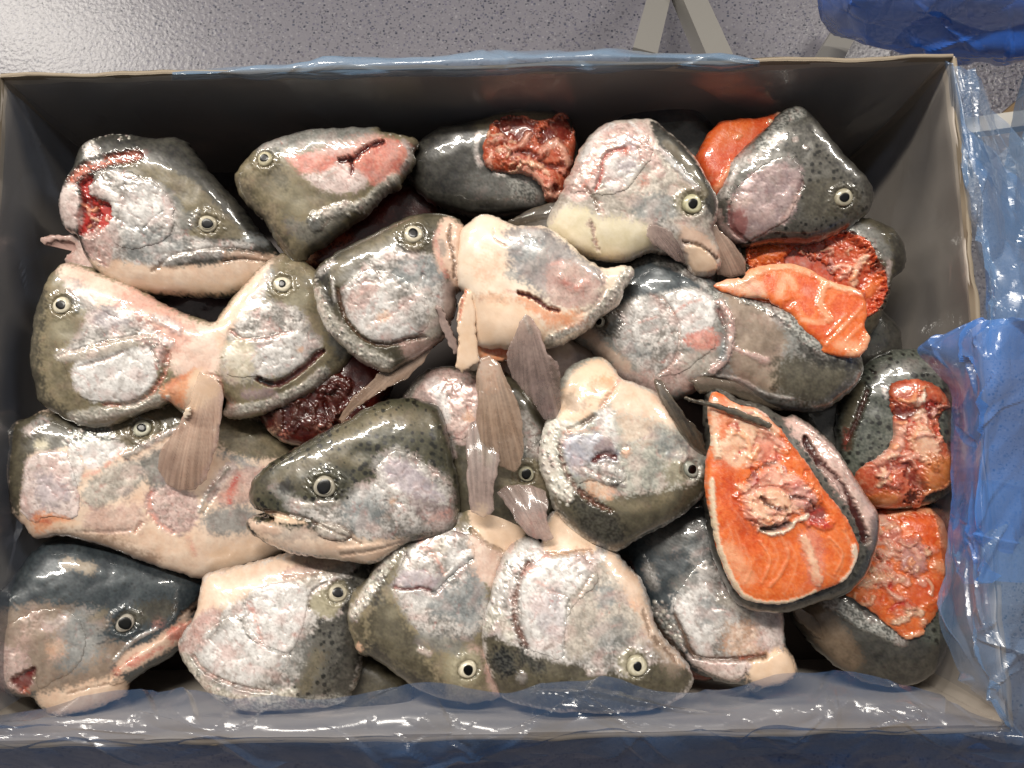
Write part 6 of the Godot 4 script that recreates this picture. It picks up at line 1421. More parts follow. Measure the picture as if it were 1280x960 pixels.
	fish({"label": "bright white cheeked salmon head tilted right, third from the left at the near edge", "basis": [Vector3(0.9874, -0.1571, 0.0164), Vector3(0.158, 0.9821, -0.1023), Vector3(0, 0.1036, 0.9946), Vector3(-0.1799, 0.14, 0.2024)], "seed": 412.1, "out": [-8.16, 1.22, -7.87, 0.24, -6.98, -1.22, -6.63, -3.57, -6.52, -4.42, -4.87, -4.99, -2.17, -5.54, 0.22, -6.19, 1.95, -6.6, 4.78, -6.2, 6.94, -5.63, 7.76, -4.91, 7.88, -3.23, 7.39, -1.51, 7.07, -0.14, 6.83, 1.22, 6.71, 3.24, 6.23, 4.89, 5.24, 6.08, 2.44, 6.24, 0.1, 6.35, -2.23, 6.36, -4.24, 5.68, -5.61, 4.65, -6.49, 3.65, -7.52, 2.47], "T": 3.6, "base": "silver", "strokes": [
			["cream", 1, 0, 0.422, 0, [-6.83, -4.09, -4.87, -5.07, 0.22, -6.19, 4.78, -6.2, 5.52, -5.22, 2.39, -4.23, -0.37, -3.94, -2.72, -2.97, -4.68, -1.83, -6.31, -1.21, -7.27, -0.57]],
			["white", 1, 0, 0.352, 0, [-5.68, 0.98, -2.98, -1.45, -1.89, -3.46, 0.66, -4.01, 2.25, -3.37, 2.48, -1.64, 1.39, 1.04, -0.43, 2.31, -2.17, 4.31, -4.71, 3.23, -6.1, 2.11]],
			["pinksil", 0.9, 0, 0.282, 0, [-7.96, 1.39, -6.97, -1.06, -5.36, -2.02, -4.65, -1.33, -5.9, 0.14, -6.63, 1.6]],
			["pinkred", 0.4, 0.282, 0.246, 0, [-6.58, -0.21, -6.02, 0.8]],
			["greydark", 1, 0, 0.352, 0, [5.21, -3.82, 7.02, -5.63, 7.88, -3.23, 6.71, 3.24, 5.32, 6.09, 1.43, 6.13, 0.71, 4.99, 1.67, 3.72, 2.31, 2.74, 2.09, 1.57, 2.89, 0.08, 3.2, -0.94, 4.93, -1.23]],
			["dark", 0.7, 1.056, 0.528, 0, [6.69, -1.18, 6.24, 1.88, 5.47, 5.19]],
			["olive", 0.6, 0.704, 0.528, 0, [3.31, 2.11, 2.37, 4.4]],
			["grey", 0.6, 0.704, 0.422, 0, [2.24, 1.07, 1.33, 3.7]],
			["olivelight", 1, 0, 0.211, 0, [2.49, -2.5, 3.64, -3.51, 5.02, -4.09, 5.76, -3.11, 5.26, -2.08, 4.25, -0.91, 2.83, -1.63]],
			["brown", 0.6, 0.07, 0.07, -0.1, [2.57, -1.81, 2.61, -3.01, 3.8, -3.85, 5.02, -4.17]],
			["silver", 0.9, 0.211, 0.123, 0.1, [-2.87, -1.11, -2.22, 0.09, -1.17, 0.96]],
			["grey", 0.7, 0.07, 0.07, -0.12, [-2.95, -0.94, -2.38, 0.25, -1.16, 1.04, -0.13, 1.49, 1.08, 1.9]],
			["pinkred", 0.7, 0.282, 0.176, -0.08, [-2.34, -2.28, -1.77, -1.08, -1.27, 0.45]],
			["pinkgrey", 1, 0.141, 0.088, -0.35, [-6.78, 1.76, -5.8, 2.94, -3.85, 3.91, -1.99, 4.52, -0.31, 4.71]],
			["frill", 1, 0.563, 0.211, 0.08, [-7.58, 2.06, -6.41, 3.65, -4.28, 5.03, -1.44, 5.55, 1.38, 5.02]],
			["beads", 60, 0.387, 0, 0.08, [-7.75, 2.05, -6.48, 3.81, -4.27, 5.19, -1.43, 5.72, 1.39, 5.18]],
			["pinkgrey", 0.7, 0, 0.282, 0.12, [0.28, -4.8, 1.99, -5.46, 3.75, -5.25, 2.72, -4.57, 0.99, -4.35]],
			["silverc", 0.8, 0.387, 0.211, 0, [2.4, -3.88, 4.82, -4.88, 6.23, -5.38]],
			["whitepink", 0.6, 1.056, 0.528, 0, [-3.8, 1.86]],
			["bluegrey", 0.5, 0.528, 0.282, 0, [0.6, 2.52]],
			["black", 0.5, 0.088, 0.07, 0, [-0.29, -2.05]],
			["black", 0.5, 0.07, 0.07, 0, [0.09, -1.36]],
			["black", 0.5, 0.088, 0.07, 0, [1.44, 0.28]],
			["black", 0.5, 0.106, 0.088, 0, [-0.3, 3.15]],
			["black", 0.4, 0.088, 0.07, 0, [1.07, -2.36]],
			["redorange", 0.5, 0.211, 0.141, 0, [1.44, 0.28]],
			["scale", 0.9, 0.458, 0.211, 0, [-3.92, 5.61, -1.25, 6.13, 2.42, 5.72, 4.97, 5.66]]], "eyes": [[4.88, -3.04, 0.95, 0.422, Color("#e2d9bd"), 1, 0.1]], "parts": [
		{"called": "gill_cover", "out": [-6.72, 1.43, -5.75, -0.19, -4.15, -1.31, -2.97, -1.28, -2.4, -0.09, -1.17, 0.96, 1.08, 1.95, 0.63, 3.18, -0.33, 4.46, -2, 4.43, -4.02, 3.74, -5.73, 2.78], "T": 0.13, "off": 0, "strokes": []},
		{"called": "gill_cover", "out": [-2.85, -2.29, -1.9, -3.63, 0.66, -4.06, 2.25, -3.37, 2.4, -1.64, 2.03, 0.05, 1.24, 1.71, -0.13, 1.41, -1.08, 0.88, -2.07, -0.24], "T": 0.13, "off": 0, "strokes": []}]})
	fish({"label": "silver olive salmon head pointing down at the near edge, its gill cover cracked", "basis": [Vector3(0.9988, -0.0479, 0.004), Vector3(0.0481, 0.9954, -0.0829), Vector3(0, 0.083, 0.9965), Vector3(-0.0318, 0.146, 0.1722)], "seed": 443.8, "out": [-8.44, 2.07, -8.14, 0.07, -6.78, -1.26, -5.76, -2.95, -4.03, -4.99, -2.27, -6.18, -0.14, -6.71, 1.28, -6.56, 1.86, -7.35, 3.7, -7.23, 4.41, -6.69, 5.56, -5.97, 6.62, -5.07, 6.42, -4.11, 5.52, -3.47, 4.8, -3.01, 4.24, -0.53, 3.41, 2.16, 3.34, 4.49, 4.48, 7.15, 4.72, 8.29, 2.91, 8.81, 1.21, 8.85, -1.86, 7.97, -4.26, 6.53, -6.33, 5.01, -7.44, 4.82, -8.07, 3.24], "T": 3.4, "base": "olive", "strokes": [
			["olivedark", 0.9, 0, 0.42, 0, [-6.23, 0.61, -4.67, 0.65, -3.26, 2.68, -1.88, 4.04, -1.87, 5.36, -0.16, 7.69, -1.86, 7.81, -4.26, 6.45, -6.5, 4.93]],
			["dark", 0.7, 0.7, 0.42, 0, [-6.33, 4.93, -3.91, 6.78, -1.35, 8.14]],
			["olivelight", 0.5, 0.525, 0.35, 0, [-4.66, 1.49]],
			["silver", 1, 0, 0.28, 0, [-4.6, -0.71, -3.32, -4.11, -2.27, -4.96, 0.21, -5.35, 2.16, -4.45, 3.56, -2.6, 3.09, -0.22, 3.42, 1.82, 1.92, 3.63, -0.15, 3.58, -2.23, 3.21, -3.97, 1]],
			["bluegrey", 0.8, 0, 0.385, 0, [-1.54, 0.03, 0.55, -0.61, 2.67, -2.28, 3.35, -0.21, 2.28, 2.8, 0.2, 2.09, -1.54, 1.38]],
			["white", 0.7, 0, 0.315, 0, [-3.81, -0.35, -1.89, -0.31, -1.2, 0.04, -2.24, 1.2, -3.46, 0.5]],
			["lilac", 0.9, 0, 0.315, 0, [-4.51, -1.04, -3.3, -2.04, -0.85, -1.48, -0.5, -0.63, -1.89, -0.31, -3.64, -0.52]],
			["white", 0.8, 0, 0.28, 0, [0.21, -3.7, 1.44, -3.51, 1.61, -2.47, 0.56, -1.8, 0.03, -2.5]],
			["silverc", 0.9, 0, 0.245, 0, [-2.26, -4.61, -0.14, -4.92, -0.5, -2.68, -1.73, -3.56]],
			["creampink", 0.9, 0, 0.385, 0, [2.16, -4.88, 4.63, -3.45, 4.06, -0.54, 2.83, -0.9, 1.97, -2.63]],
			["frill", 1, 0.525, 0.21, 0.1, [-7.94, 1.59, -6.76, -0.24, -5.4, -2.43, -3.68, -4.98, -1.56, -6.26, 0.57, -6.49]],
			["beads", 70, 0.385, 0, 0.1, [-8.1, 1.92, -6.76, -0.24, -5.4, -2.25, -3.68, -4.81, -1.56, -6.08, 0.57, -6.4]],
			["black", 0.6, 0.28, 0.175, 0, [-6.23, 0.61, -5.39, -1.4]],
			["black", 0.5, 0.455, 0.28, 0, [-7.76, 1.92, -7.19, 4.25]],
			["silver", 0.8, 0.315, 0.175, 0, [-5.74, -1.32]],
			["palemeat", 0.9, 0.35, 0.158, 0.2, [-7.54, 4.33]],
			["blood", 0.9, 0.105, 0.07, -0.22, [-4.51, -0.57, -3.29, -0.43, -2.24, -0.52, -1.2, -0.21]],
			["bluegrey", 0.9, 0.175, 0.123, -0.15, [-1.2, -0.21, 0.2, -1.47, 1.26, -2.47, 1.97, -2.81]],
			["white", 0.7, 0.14, 0.105, 0.1, [-1.02, -0.47, 0.2, -1.72, 1.44, -2.73]],
			["peach", 1, 0, 0.245, 0, [1.73, -7.35, 3.7, -7.32, 5.56, -5.97, 6.71, -5.07, 6.42, -4.11, 5.43, -3.47, 4.1, -3.55, 2.69, -4.53, 1.99, -5.41]],
			["brown", 0.5, 0.14, 0.123, -0.15, [1.99, -5.24, 3.04, -4.17, 4.45, -3.37]],
			["redorange", 0.6, 0.21, 0.158, 0, [-2.79, -4.62, -1.56, -3.73, -0.32, -1.65]],
			["pinkred", 0.5, 0.21, 0.175, 0, [-2.44, -3.92, -1.38, -3.21]],
			["olivelight", 1, 1.506, 0.42, 0, [1.22, 5.92]],
			["silverc", 0.8, 0.21, 0.14, 0.1, [-2.39, 4.44, -1.53, 4.79]],
			["grey", 0.7, 0.7, 0.385, 0, [-1.88, 3.38, 0.54, 4.26]],
			["pinkgrey", 0.6, 0.35, 0.245, 0, [1.92, 4.46, 2.95, 4.81]],
			["pinkred", 0.7, 0.385, 0.245, 0, [3.46, 6.14, 4.3, 7.47, 4.46, 8.28]],
			["pinkgrey", 0.9, 0, 0.28, 0, [2.95, 4.81, 4.48, 7.15, 4.63, 8.45, 3.6, 8.26, 3.11, 6.62]]], "eyes": [[1.6, 6.1, 0.876, 0.42, Color("#e2d9bd"), 1, 0.8]], "parts": [
		{"called": "gill_cover", "out": [-4.6, -0.71, -3.49, -3.77, -2.27, -4.96, -0.14, -5.27, 1.63, -4.72, 2.32, -3.15, 1.61, -2.47, 0.2, -1.47, -1.2, -0.13, -2.24, -0.4, -3.29, -0.34], "T": 0.13, "off": 0, "strokes": []},
		{"called": "pectoral_fin", "basis": [Vector3(1, -0.0007, 0.0001), Vector3(0.0007, 0.9973, -0.0731), Vector3(0, 0.0731, 0.9973), Vector3(-0.0003, 0.185, 0.0642)], "out": [-1, 3.76, -1.22, 1.11, -1.33, -2.42, -1.02, -3.78, -0.13, -4.14, 0.88, -3.58, 1.29, -2.38, 1.56, -1.02, 1.38, 0.16, 0.9, 1.81, 1, 3.63, 0.12, 4.27], "T": 0.1, "base": "finmauve", "sharp": true, "rays": [-0.04, 4.11, 0.04, -4.11, 44], "strokes": [
				["olivelight", 0.4, 0.504, 0.336, 0, [0.19, -2.57, 0.51, -0.53]],
				["peach", 0.7, 0.672, 0.437, 0, [-0.04, 3.78]]]}]})
	fish({"label": "white plated salmon head facing down right with an orange streaked gill slit", "basis": [Vector3(0.9993, 0.0385, -0.0034), Vector3(-0.0386, 0.9953, -0.0883), Vector3(0, 0.0884, 0.9961), Vector3(0.0773, 0.159, 0.177)], "seed": 475.5, "out": [-7.75, 1.79, -7.19, 0.31, -6.55, -2.2, -5.56, -4.04, -4.15, -4.84, -2.68, -4.42, -2.53, -5.7, -2.1, -6.56, -1.39, -7.18, -0.7, -7.43, 0.16, -6.43, 1.08, -5.3, 1.74, -4.43, 2.36, -4.85, 3.02, -4.07, 4.25, -2.54, 5.22, -1.52, 5.91, 0.15, 6.31, 2.29, 7.32, 3.76, 8.34, 4.89, 9.24, 6.49, 8.42, 7.75, 5.06, 8.74, -1.59, 8.77, -5.59, 8.03, -6.51, 7.15, -7.28, 5.38, -7.77, 3.43], "T": 3.5, "base": "silver", "strokes": [
			["olivedark", 1, 0, 0.24, 0, [-7.56, 2.94, -5.18, 3.45, -3.83, 4.28, -0.8, 4.88, 0.86, 5.46, 2.54, 5.63, 4.54, 5.81, 6.25, 4.87, 8.24, 5.21, 9.31, 6.65, 5.06, 8.82, -5.6, 8.11, -7.25, 5.7]],
			["white", 1, 0, 0.24, 0, [-4.57, -1.66, -2.26, -3.82, 0.14, -3.27, 0.87, -1.75, -0.65, -0.1, -1.13, 4.47, -2.64, 4.21, -4.15, 3.14]],
			["lilac", 0.5, 0, 0.377, 0, [-3.73, -0.15, -1.32, -0.45, -1.06, 2.2, -2.61, 2.83]],
			["silverc", 1, 0, 0.343, 0, [-0.65, 0.06, 0.77, -1.42, 2.92, -3.74, 4.55, -1.7, 5.44, 0.97, 5.83, 3.25, 4.31, 3.56, 2.65, 2.89, 0.57, 4.33, -0.95, 4.15]],
			["bluegrey", 0.8, 0, 0.377, 0, [1.78, -0.9, 2.98, -1.05, 3.1, 0.28, 1.72, 0.75]],
			["bluegrey", 0.5, 0, 0.412, 0, [0.98, 2.22, 3.73, 1.27, 4.32, 3.24, 1.93, 3.86]],
			["cream", 0.95, 0, 0.309, 0, [2.94, -4.08, 4.25, -2.54, 5.39, -1.35, 6.31, 2.29, 8.57, 5.21, 7.58, 5.04, 5.67, 3.25, 4.77, 0.96, 3.67, -1.04, 2.54, -2.73]],
			["palemeat", 0.8, 0.377, 0.24, 0, [4.78, 0.63]],
			["white", 1, 0.583, 0.24, 0.1, [-7.2, 1.46, -6.48, -0.85, -5.58, -3.03, -3.64, -4.27]],
			["frill", 1, 0.446, 0.206, 0, [-7.38, 2.12, -6.68, 0.81, -5.51, 2.8]],
			["beads", 60, 0.412, 0, 0.1, [-7.38, 2.12, -6.84, 0.14, -5.76, -2.52, -4.17, -4.19]],
			["pinkbrown", 0.8, 0.154, 0.206, -0.45, [-3.85, -3, -4.65, -1.66, -5.12, 0.17, -4.98, 1.99, -4.24, 3.47]],
			["redorange", 0.7, 0.377, 0.24, 0, [-4.04, -2.16, -3.15, -2.99, -2.27, -3.57]],
			["pinkred", 0.6, 0.206, 0.154, 0, [-3.36, -1.64, -2, -0.79]],
			["red", 0.7, 0.12, 0.103, 0, [-2.02, 0.04]],
			["blackspeck", 1, 1.2, 0.446, 0, [-6.22, 4.9]],
			["grey", 0.9, 0.412, 0.206, 0.15, [-4.63, 5.96]],
			["blackspeck", 0.8, 0.514, 0.343, 0, [-4.34, 4.28, -3.18, 5.26]],
			["grey", 0.6, 0.086, 0.086, -0.12, [-0.65, 0.06, -1.09, 2.2, -1.26, 4.31]],
			["pinkgrey", 0.6, 0.103, 0.103, -0.1, [-2.34, -0.79, -0.81, -0.36]],
			["pinkgrey", 0.5, 0.103, 0.103, -0.08, [-0.31, 0.23, 1.12, -1.75]],
			["brown", 0.6, 0.171, 0.137, 0, [-2.63, 3.65, -2.11, 3.49]],
			["black", 0.4, 0.086, 0.069, 0, [-1.84, 2.92]],
			["grey", 0.8, 0.343, 0.24, 0, [3.31, 3.23, 4.14, 3.56]],
			["olivelight", 0.9, 1.132, 0.343, 0, [4.24, 5.01]],
			["taupe", 0.6, 0.686, 0.412, 0, [6.32, 3.58, 7.72, 5.52]],
			["brown", 0.6, 0.154, 0.137, -0.15, [5.44, 0.97, 6.02, 2.93, 7.92, 4.89]],
			["silver", 0.9, 0.24, 0.137, 0.06, [0.85, 5.7, 1.86, 5.63]],
			["peach", 1, 0, 0.206, 0, [-2.63, -4.51, -2.38, -6.22, -0.69, -7.57, 1.74, -4.43, 1.29, -3.8, -0.01, -3.78, -1.23, -3.55, -2.44, -3.82]],
			["brown", 0.6, 0.12, 0.103, -0.2, [-2.44, -3.74, -1.23, -3.6, -0.01, -3.78, 1.38, -3.93]],
			["palemeat", 0.6, 0.24, 0.206, 0, [-2.09, -3.99, 1.21, -4.1]],
			["whitepink", 0.9, 0.309, 0.154, 0.15, [2.27, -4.6]]], "eyes": [[4.65, 5.17, 0.926, 0.326, Color("#ddd8b4"), 1, 1.5]], "parts": [
		{"called": "gill_cover", "out": [-4.53, -1.58, -2.44, -3.65, -0.02, -3.61, 1.51, -2.75, 1.79, -1.23, 0.38, -0.09, -0.87, 1.54, -1.21, 4.47, -2.65, 4.29, -4.23, 3.22], "T": 0.13, "off": 0, "strokes": []},
		{"called": "pectoral_fin", "basis": [Vector3(0.9989, 0.047, -0.0039), Vector3(-0.0471, 0.9954, -0.0833), Vector3(0, 0.0833, 0.9965), Vector3(0.0358, 0.1885, 0.1027)], "out": [0.14, 1.93, 1.61, 2.44, 2.27, 2.13, 1.66, 0.5, 1.89, -0.81, 1.68, -1.64, 0.64, -2.12, -0.61, -2.31, -1.79, -2.24, -2.43, -1.72, -1.64, -0.71, -0.83, 0.62], "T": 0.12, "base": "finmauve", "sharp": true, "rays": [1.28, 2.28, -1.28, -2.28, 50], "strokes": [
				["pinkgrey", 0.8, 0, 0.432, 0, [-0.03, 1.77, 2.27, 2.45, 1.66, 0.33, -0.5, 0.46]]]}]})
	fish({"label": "salmon head facing right with a bluish torn gill cover and white frayed left rim", "basis": [Vector3(0.9979, 0.0652, 0.0008), Vector3(-0.0652, 0.9978, 0.0129), Vector3(0, -0.013, 0.9999), Vector3(0.1088, 0.168, 0.0512)], "seed": 507.2, "out": [-5.84, 0.83, -5.63, -0.9, -5.03, -2.54, -4.76, -2.88, -4.38, -3.57, -4.12, -4.52, -3.81, -5.75, -3.28, -6.75, -2.12, -7.46, -0.73, -7.69, 0.3, -6.96, 0.99, -5.84, 2.49, -5.24, 4.51, -4.15, 5.47, -2.4, 6.74, -0.14, 7.92, 0.73, 8.25, 2.1, 7.86, 3.45, 6.63, 4.78, 4.9, 6.02, 2.42, 7.17, 0.78, 8.16, 0.01, 8.37, -1.67, 7.63, -3.35, 6.43, -4.68, 4.71, -5.08, 3.25, -5.65, 1.87], "T": 3.4, "base": "silvergreen", "strokes": [
			["cream", 1, 0, 0.38, 0, [-0.13, -4.26, 0.95, -5.84, 4.51, -4.15, 5.96, -1.87, 4.76, -1.64, 2.74, -2.63, 0.69, -3.02]],
			["olivedark", 1, 0, 0.276, 0, [-5, 3.6, -2.58, 3.46, -0.55, 4.17, 1.85, 3.78, 4.58, 3.4, 6.96, 2.76, 8.02, 1.59, 7.95, 3.45, 4.9, 6.11, 0.35, 8.41, -3.35, 6.51]],
			["blackspeck", 0.6, 0, 0.415, 0, [-3.29, 4.31, 0.1, 5.37, 0.7, 7.74, -1.67, 7.55]],
			["olive", 0.8, 0.518, 0.345, 0, [-0.21, 4.35, 2.5, 4.72, 4.56, 3.91]],
			["bluelilac", 1, 0, 0.276, 0, [-4.12, -0.52, -2.81, -1.19, -0.74, -1.23, 0.35, -0.09, 0.39, 1.28, -1.51, 1.94, -3.24, 2.08]],
			["silver", 0.9, 0, 0.311, 0, [-3.22, 1.57, 0.23, 0.94, 1.21, 2.32, 0.17, 2.99, -1.53, 2.62]],
			["white", 0.8, 0, 0.311, 0, [-1.38, -2.72, 0.01, -3.21, 0.63, -0.77, 0.26, -0.09, -0.73, -1.32]],
			["cream", 0.6, 0, 0.415, 0, [0.69, -3.02, 3.42, -2.44, 3.7, -0.71, 1.3, -0.42]],
			["bluegrey", 0.6, 0, 0.449, 0, [3.74, -1.75, 6.41, -0.32, 5.7, 0.52, 3.68, -0.03]],
			["peach", 1, 0, 0.276, 0, [-4.03, -4.52, -2.84, -6.6, -0.72, -7.78, 0.47, -6.87, 1.13, -5.8, 0.21, -4.25, -0.67, -3.49, -1.73, -2.9, -4.01, -1.73]],
			["orangepale", 0.7, 0.691, 0.449, 0, [-1.5, -4.81, 0.08, -5.47]],
			["pinkred", 0.7, 0.155, 0.121, -0.15, [-0.67, -3.57, 0.4, -4.77, 0.95, -5.77]],
			["brown", 0.8, 0.138, 0.104, -0.3, [-3.4, -1.63, -2.44, -2.05, -1.21, -2.72]],
			["taupe", 0.6, 0, 0.242, 0, [-3.95, -4.35, -3.07, -4.68, -1.71, -3.6, -3.11, -3.1]],
			["blood", 1, 0.242, 0.121, -0.35, [-1.4, 0.91, -0.53, 0.41, 0.24, 0.68]],
			["mauve", 0.8, 0, 0.173, 0, [-1.46, -0.12, -0.23, -0.96, 0.26, -0.09, 0.25, 0.42, -0.78, 0.41]],
			["palemeat", 0.9, 0.345, 0.173, 0.1, [1.28, 0.36]],
			["frill2", 1, 0.725, 0.242, 0.14, [-5.13, -1.93, -5.43, -0.37, -5.29, 1.01, -4.8, 2.57, -3.96, 3.44]],
			["frill2", 0.9, 0.415, 0.173, 0, [-4.17, -2.08, -2.79, -1.79]],
			["beads", 90, 0.449, 0, 0.14, [-5.31, -1.93, -5.52, -0.03, -5.21, 1.53, -4.47, 3.09, -3.29, 4.31]],
			["pinkbrown", 0.8, 0.155, 0.207, -0.45, [-4.3, -0.35, -3.75, 1.9, -2.59, 3.55, -1.24, 4.5, -0.32, 4.94]],
			["palemeat", 0.8, 0.587, 0.38, 0, [-1.54, 2.97, -0.53, 3.49]],
			["redorange", 0.5, 0.207, 0.155, 0, [-3.84, -1.38, -1.07, -1.67]],
			["silver", 0.8, 0.173, 0.121, 0.1, [-2.03, 1.93, -0.68, 2.64, 1.02, 3]],
			["dark", 0.6, 0.38, 0.207, 0, [0.18, 2.74]],
			["silver", 0.8, 0.104, 0.086, 0, [1.3, -0.24, 3.37, -1.06]],
			["olivelight", 0.8, 1.036, 0.415, 0, [5.3, 2.05]],
			["bluegrey", 0.6, 0.207, 0.155, 0.06, [4.68, 0.67, 6.02, 0.87]]], "eyes": [[6.53, 1.82, 0.864, 0.449, Color("#b4b6a6"), 1, 2.2]], "parts": [
		{"called": "gill_cover", "out": [-4.21, -0.43, -2.81, -1.27, -0.73, -1.32, 0.43, -0.09, 0.24, 0.6, -1.14, 0.83, -1.49, 0.99, 0.22, 1.28, 1.21, 2.32, 0.17, 3.08, -1.53, 2.62, -3.08, 2.6], "T": 0.13, "off": 0, "strokes": []},
		{"called": "skin_scrap", "basis": [Vector3(0.9679, 0.2513, 0.0025), Vector3(-0.2513, 0.9679, 0.0096), Vector3(0, -0.0099, 1), Vector3(0.0811, 0.189, 0.0261)], "out": [-1.26, -0.67, 0.02, -0.56, 1.28, -0.13, 0.67, 0.36, -0.53, 0.94, -1.17, 0.72], "T": 0.2, "base": "whitepink", "strokes": []}]})
	fish({"label": "half hidden salmon head under three fins in the centre of the pile", "basis": [Vector3(0.9996, -0.0268, -0.0007), Vector3(0.0268, 0.9993, 0.0248), Vector3(0, -0.0248, 0.9997), Vector3(-0.0049, 0.136, 0.0355)], "seed": 538.9, "out": [-6.62, -2.91, -6.03, -4.36, -4.57, -5.62, -2.74, -6, -0.92, -5.57, 1.64, -5.71, 3.45, -4.4, 5.23, -1.99, 6.62, 1.31, 6.98, 5.28, 5.94, 7.58, 2.14, 8.22, -0.91, 7.8, -2.51, 6.53, -2.82, 1.5, -4.96, -2.16], "T": 3.2, "base": "olivedark", "strokes": [
			["pinksil", 1, 0, 0.29, 0, [-6.4, -3.46, -4.56, -5.71, -1.28, -5.66, 0.15, -3.9, 0.03, -1.35, -0.81, 0.45, -1.72, 0.8, -3.17, 0.23, -3.69, -1.77, -5.32, -2.71]],
			["white", 0.8, 0, 0.254, 0, [-4.75, -4.71, -3.66, -5.06, -2.59, -3.03, -2.43, -1.03, -3.15, -1.4, -3.86, -3.23]],
			["mauve", 0.6, 0, 0.29, 0, [-5.31, -3.8, -3.49, -3.41, -3.15, -1.76, -4.23, -2.51]],
			["frill", 0.9, 0.363, 0.163, 0, [-6.4, -2.73, -6.03, -4, -4.93, -5.26]],
			["beads", 24, 0.29, 0, 0.08, [-6.4, -2.73, -6.03, -4, -4.93, -5.26]],
			["beads", 30, 0.29, 0, 0.06, [1.54, 0.49, 2.99, 1.06, 4.79, 1.46]],
			["palemeat", 0.7, 0.472, 0.29, 0, [-0.79, -1.54]],
			["silver", 0.9, 0.363, 0.218, 0, [-2.44, 0.06, -2.28, 1.51]],
			["olive", 0.8, 0, 0.399, 0, [1.53, 1.58, 5.15, 1.64, 6.17, 5.26, 2.55, 5.55]],
			["scale", 0.9, 0, 0.254, 0, [1.55, 0.31, 4.09, 0.36, 5.15, 2, 2.97, 2.15, 1.89, 1.58]],
			["silver", 0.8, 0, 0.254, 0, [3.41, -2.02, 5.21, -0.9, 5.87, 2.38, 4.44, 1.27]],
			["brown", 0.5, 0.109, 0.091, -0.15, [-3.14, -2.13, -3.16, -0.68, -2.62, 0.06]]], "eyes": [[4.12, 3.52, 0.835, 0.436, Color("#b9b79a"), 1, 2.9]], "parts": [
		{"called": "gill_cover", "out": [-6.22, -3.27, -4.57, -5.59, -1.28, -5.61, 0.15, -3.9, -0.06, -1.35, -0.99, 0.27, -2.62, 0.24, -3.33, -1.77, -5.13, -2.71], "T": 0.13, "off": 0, "strokes": []}]})
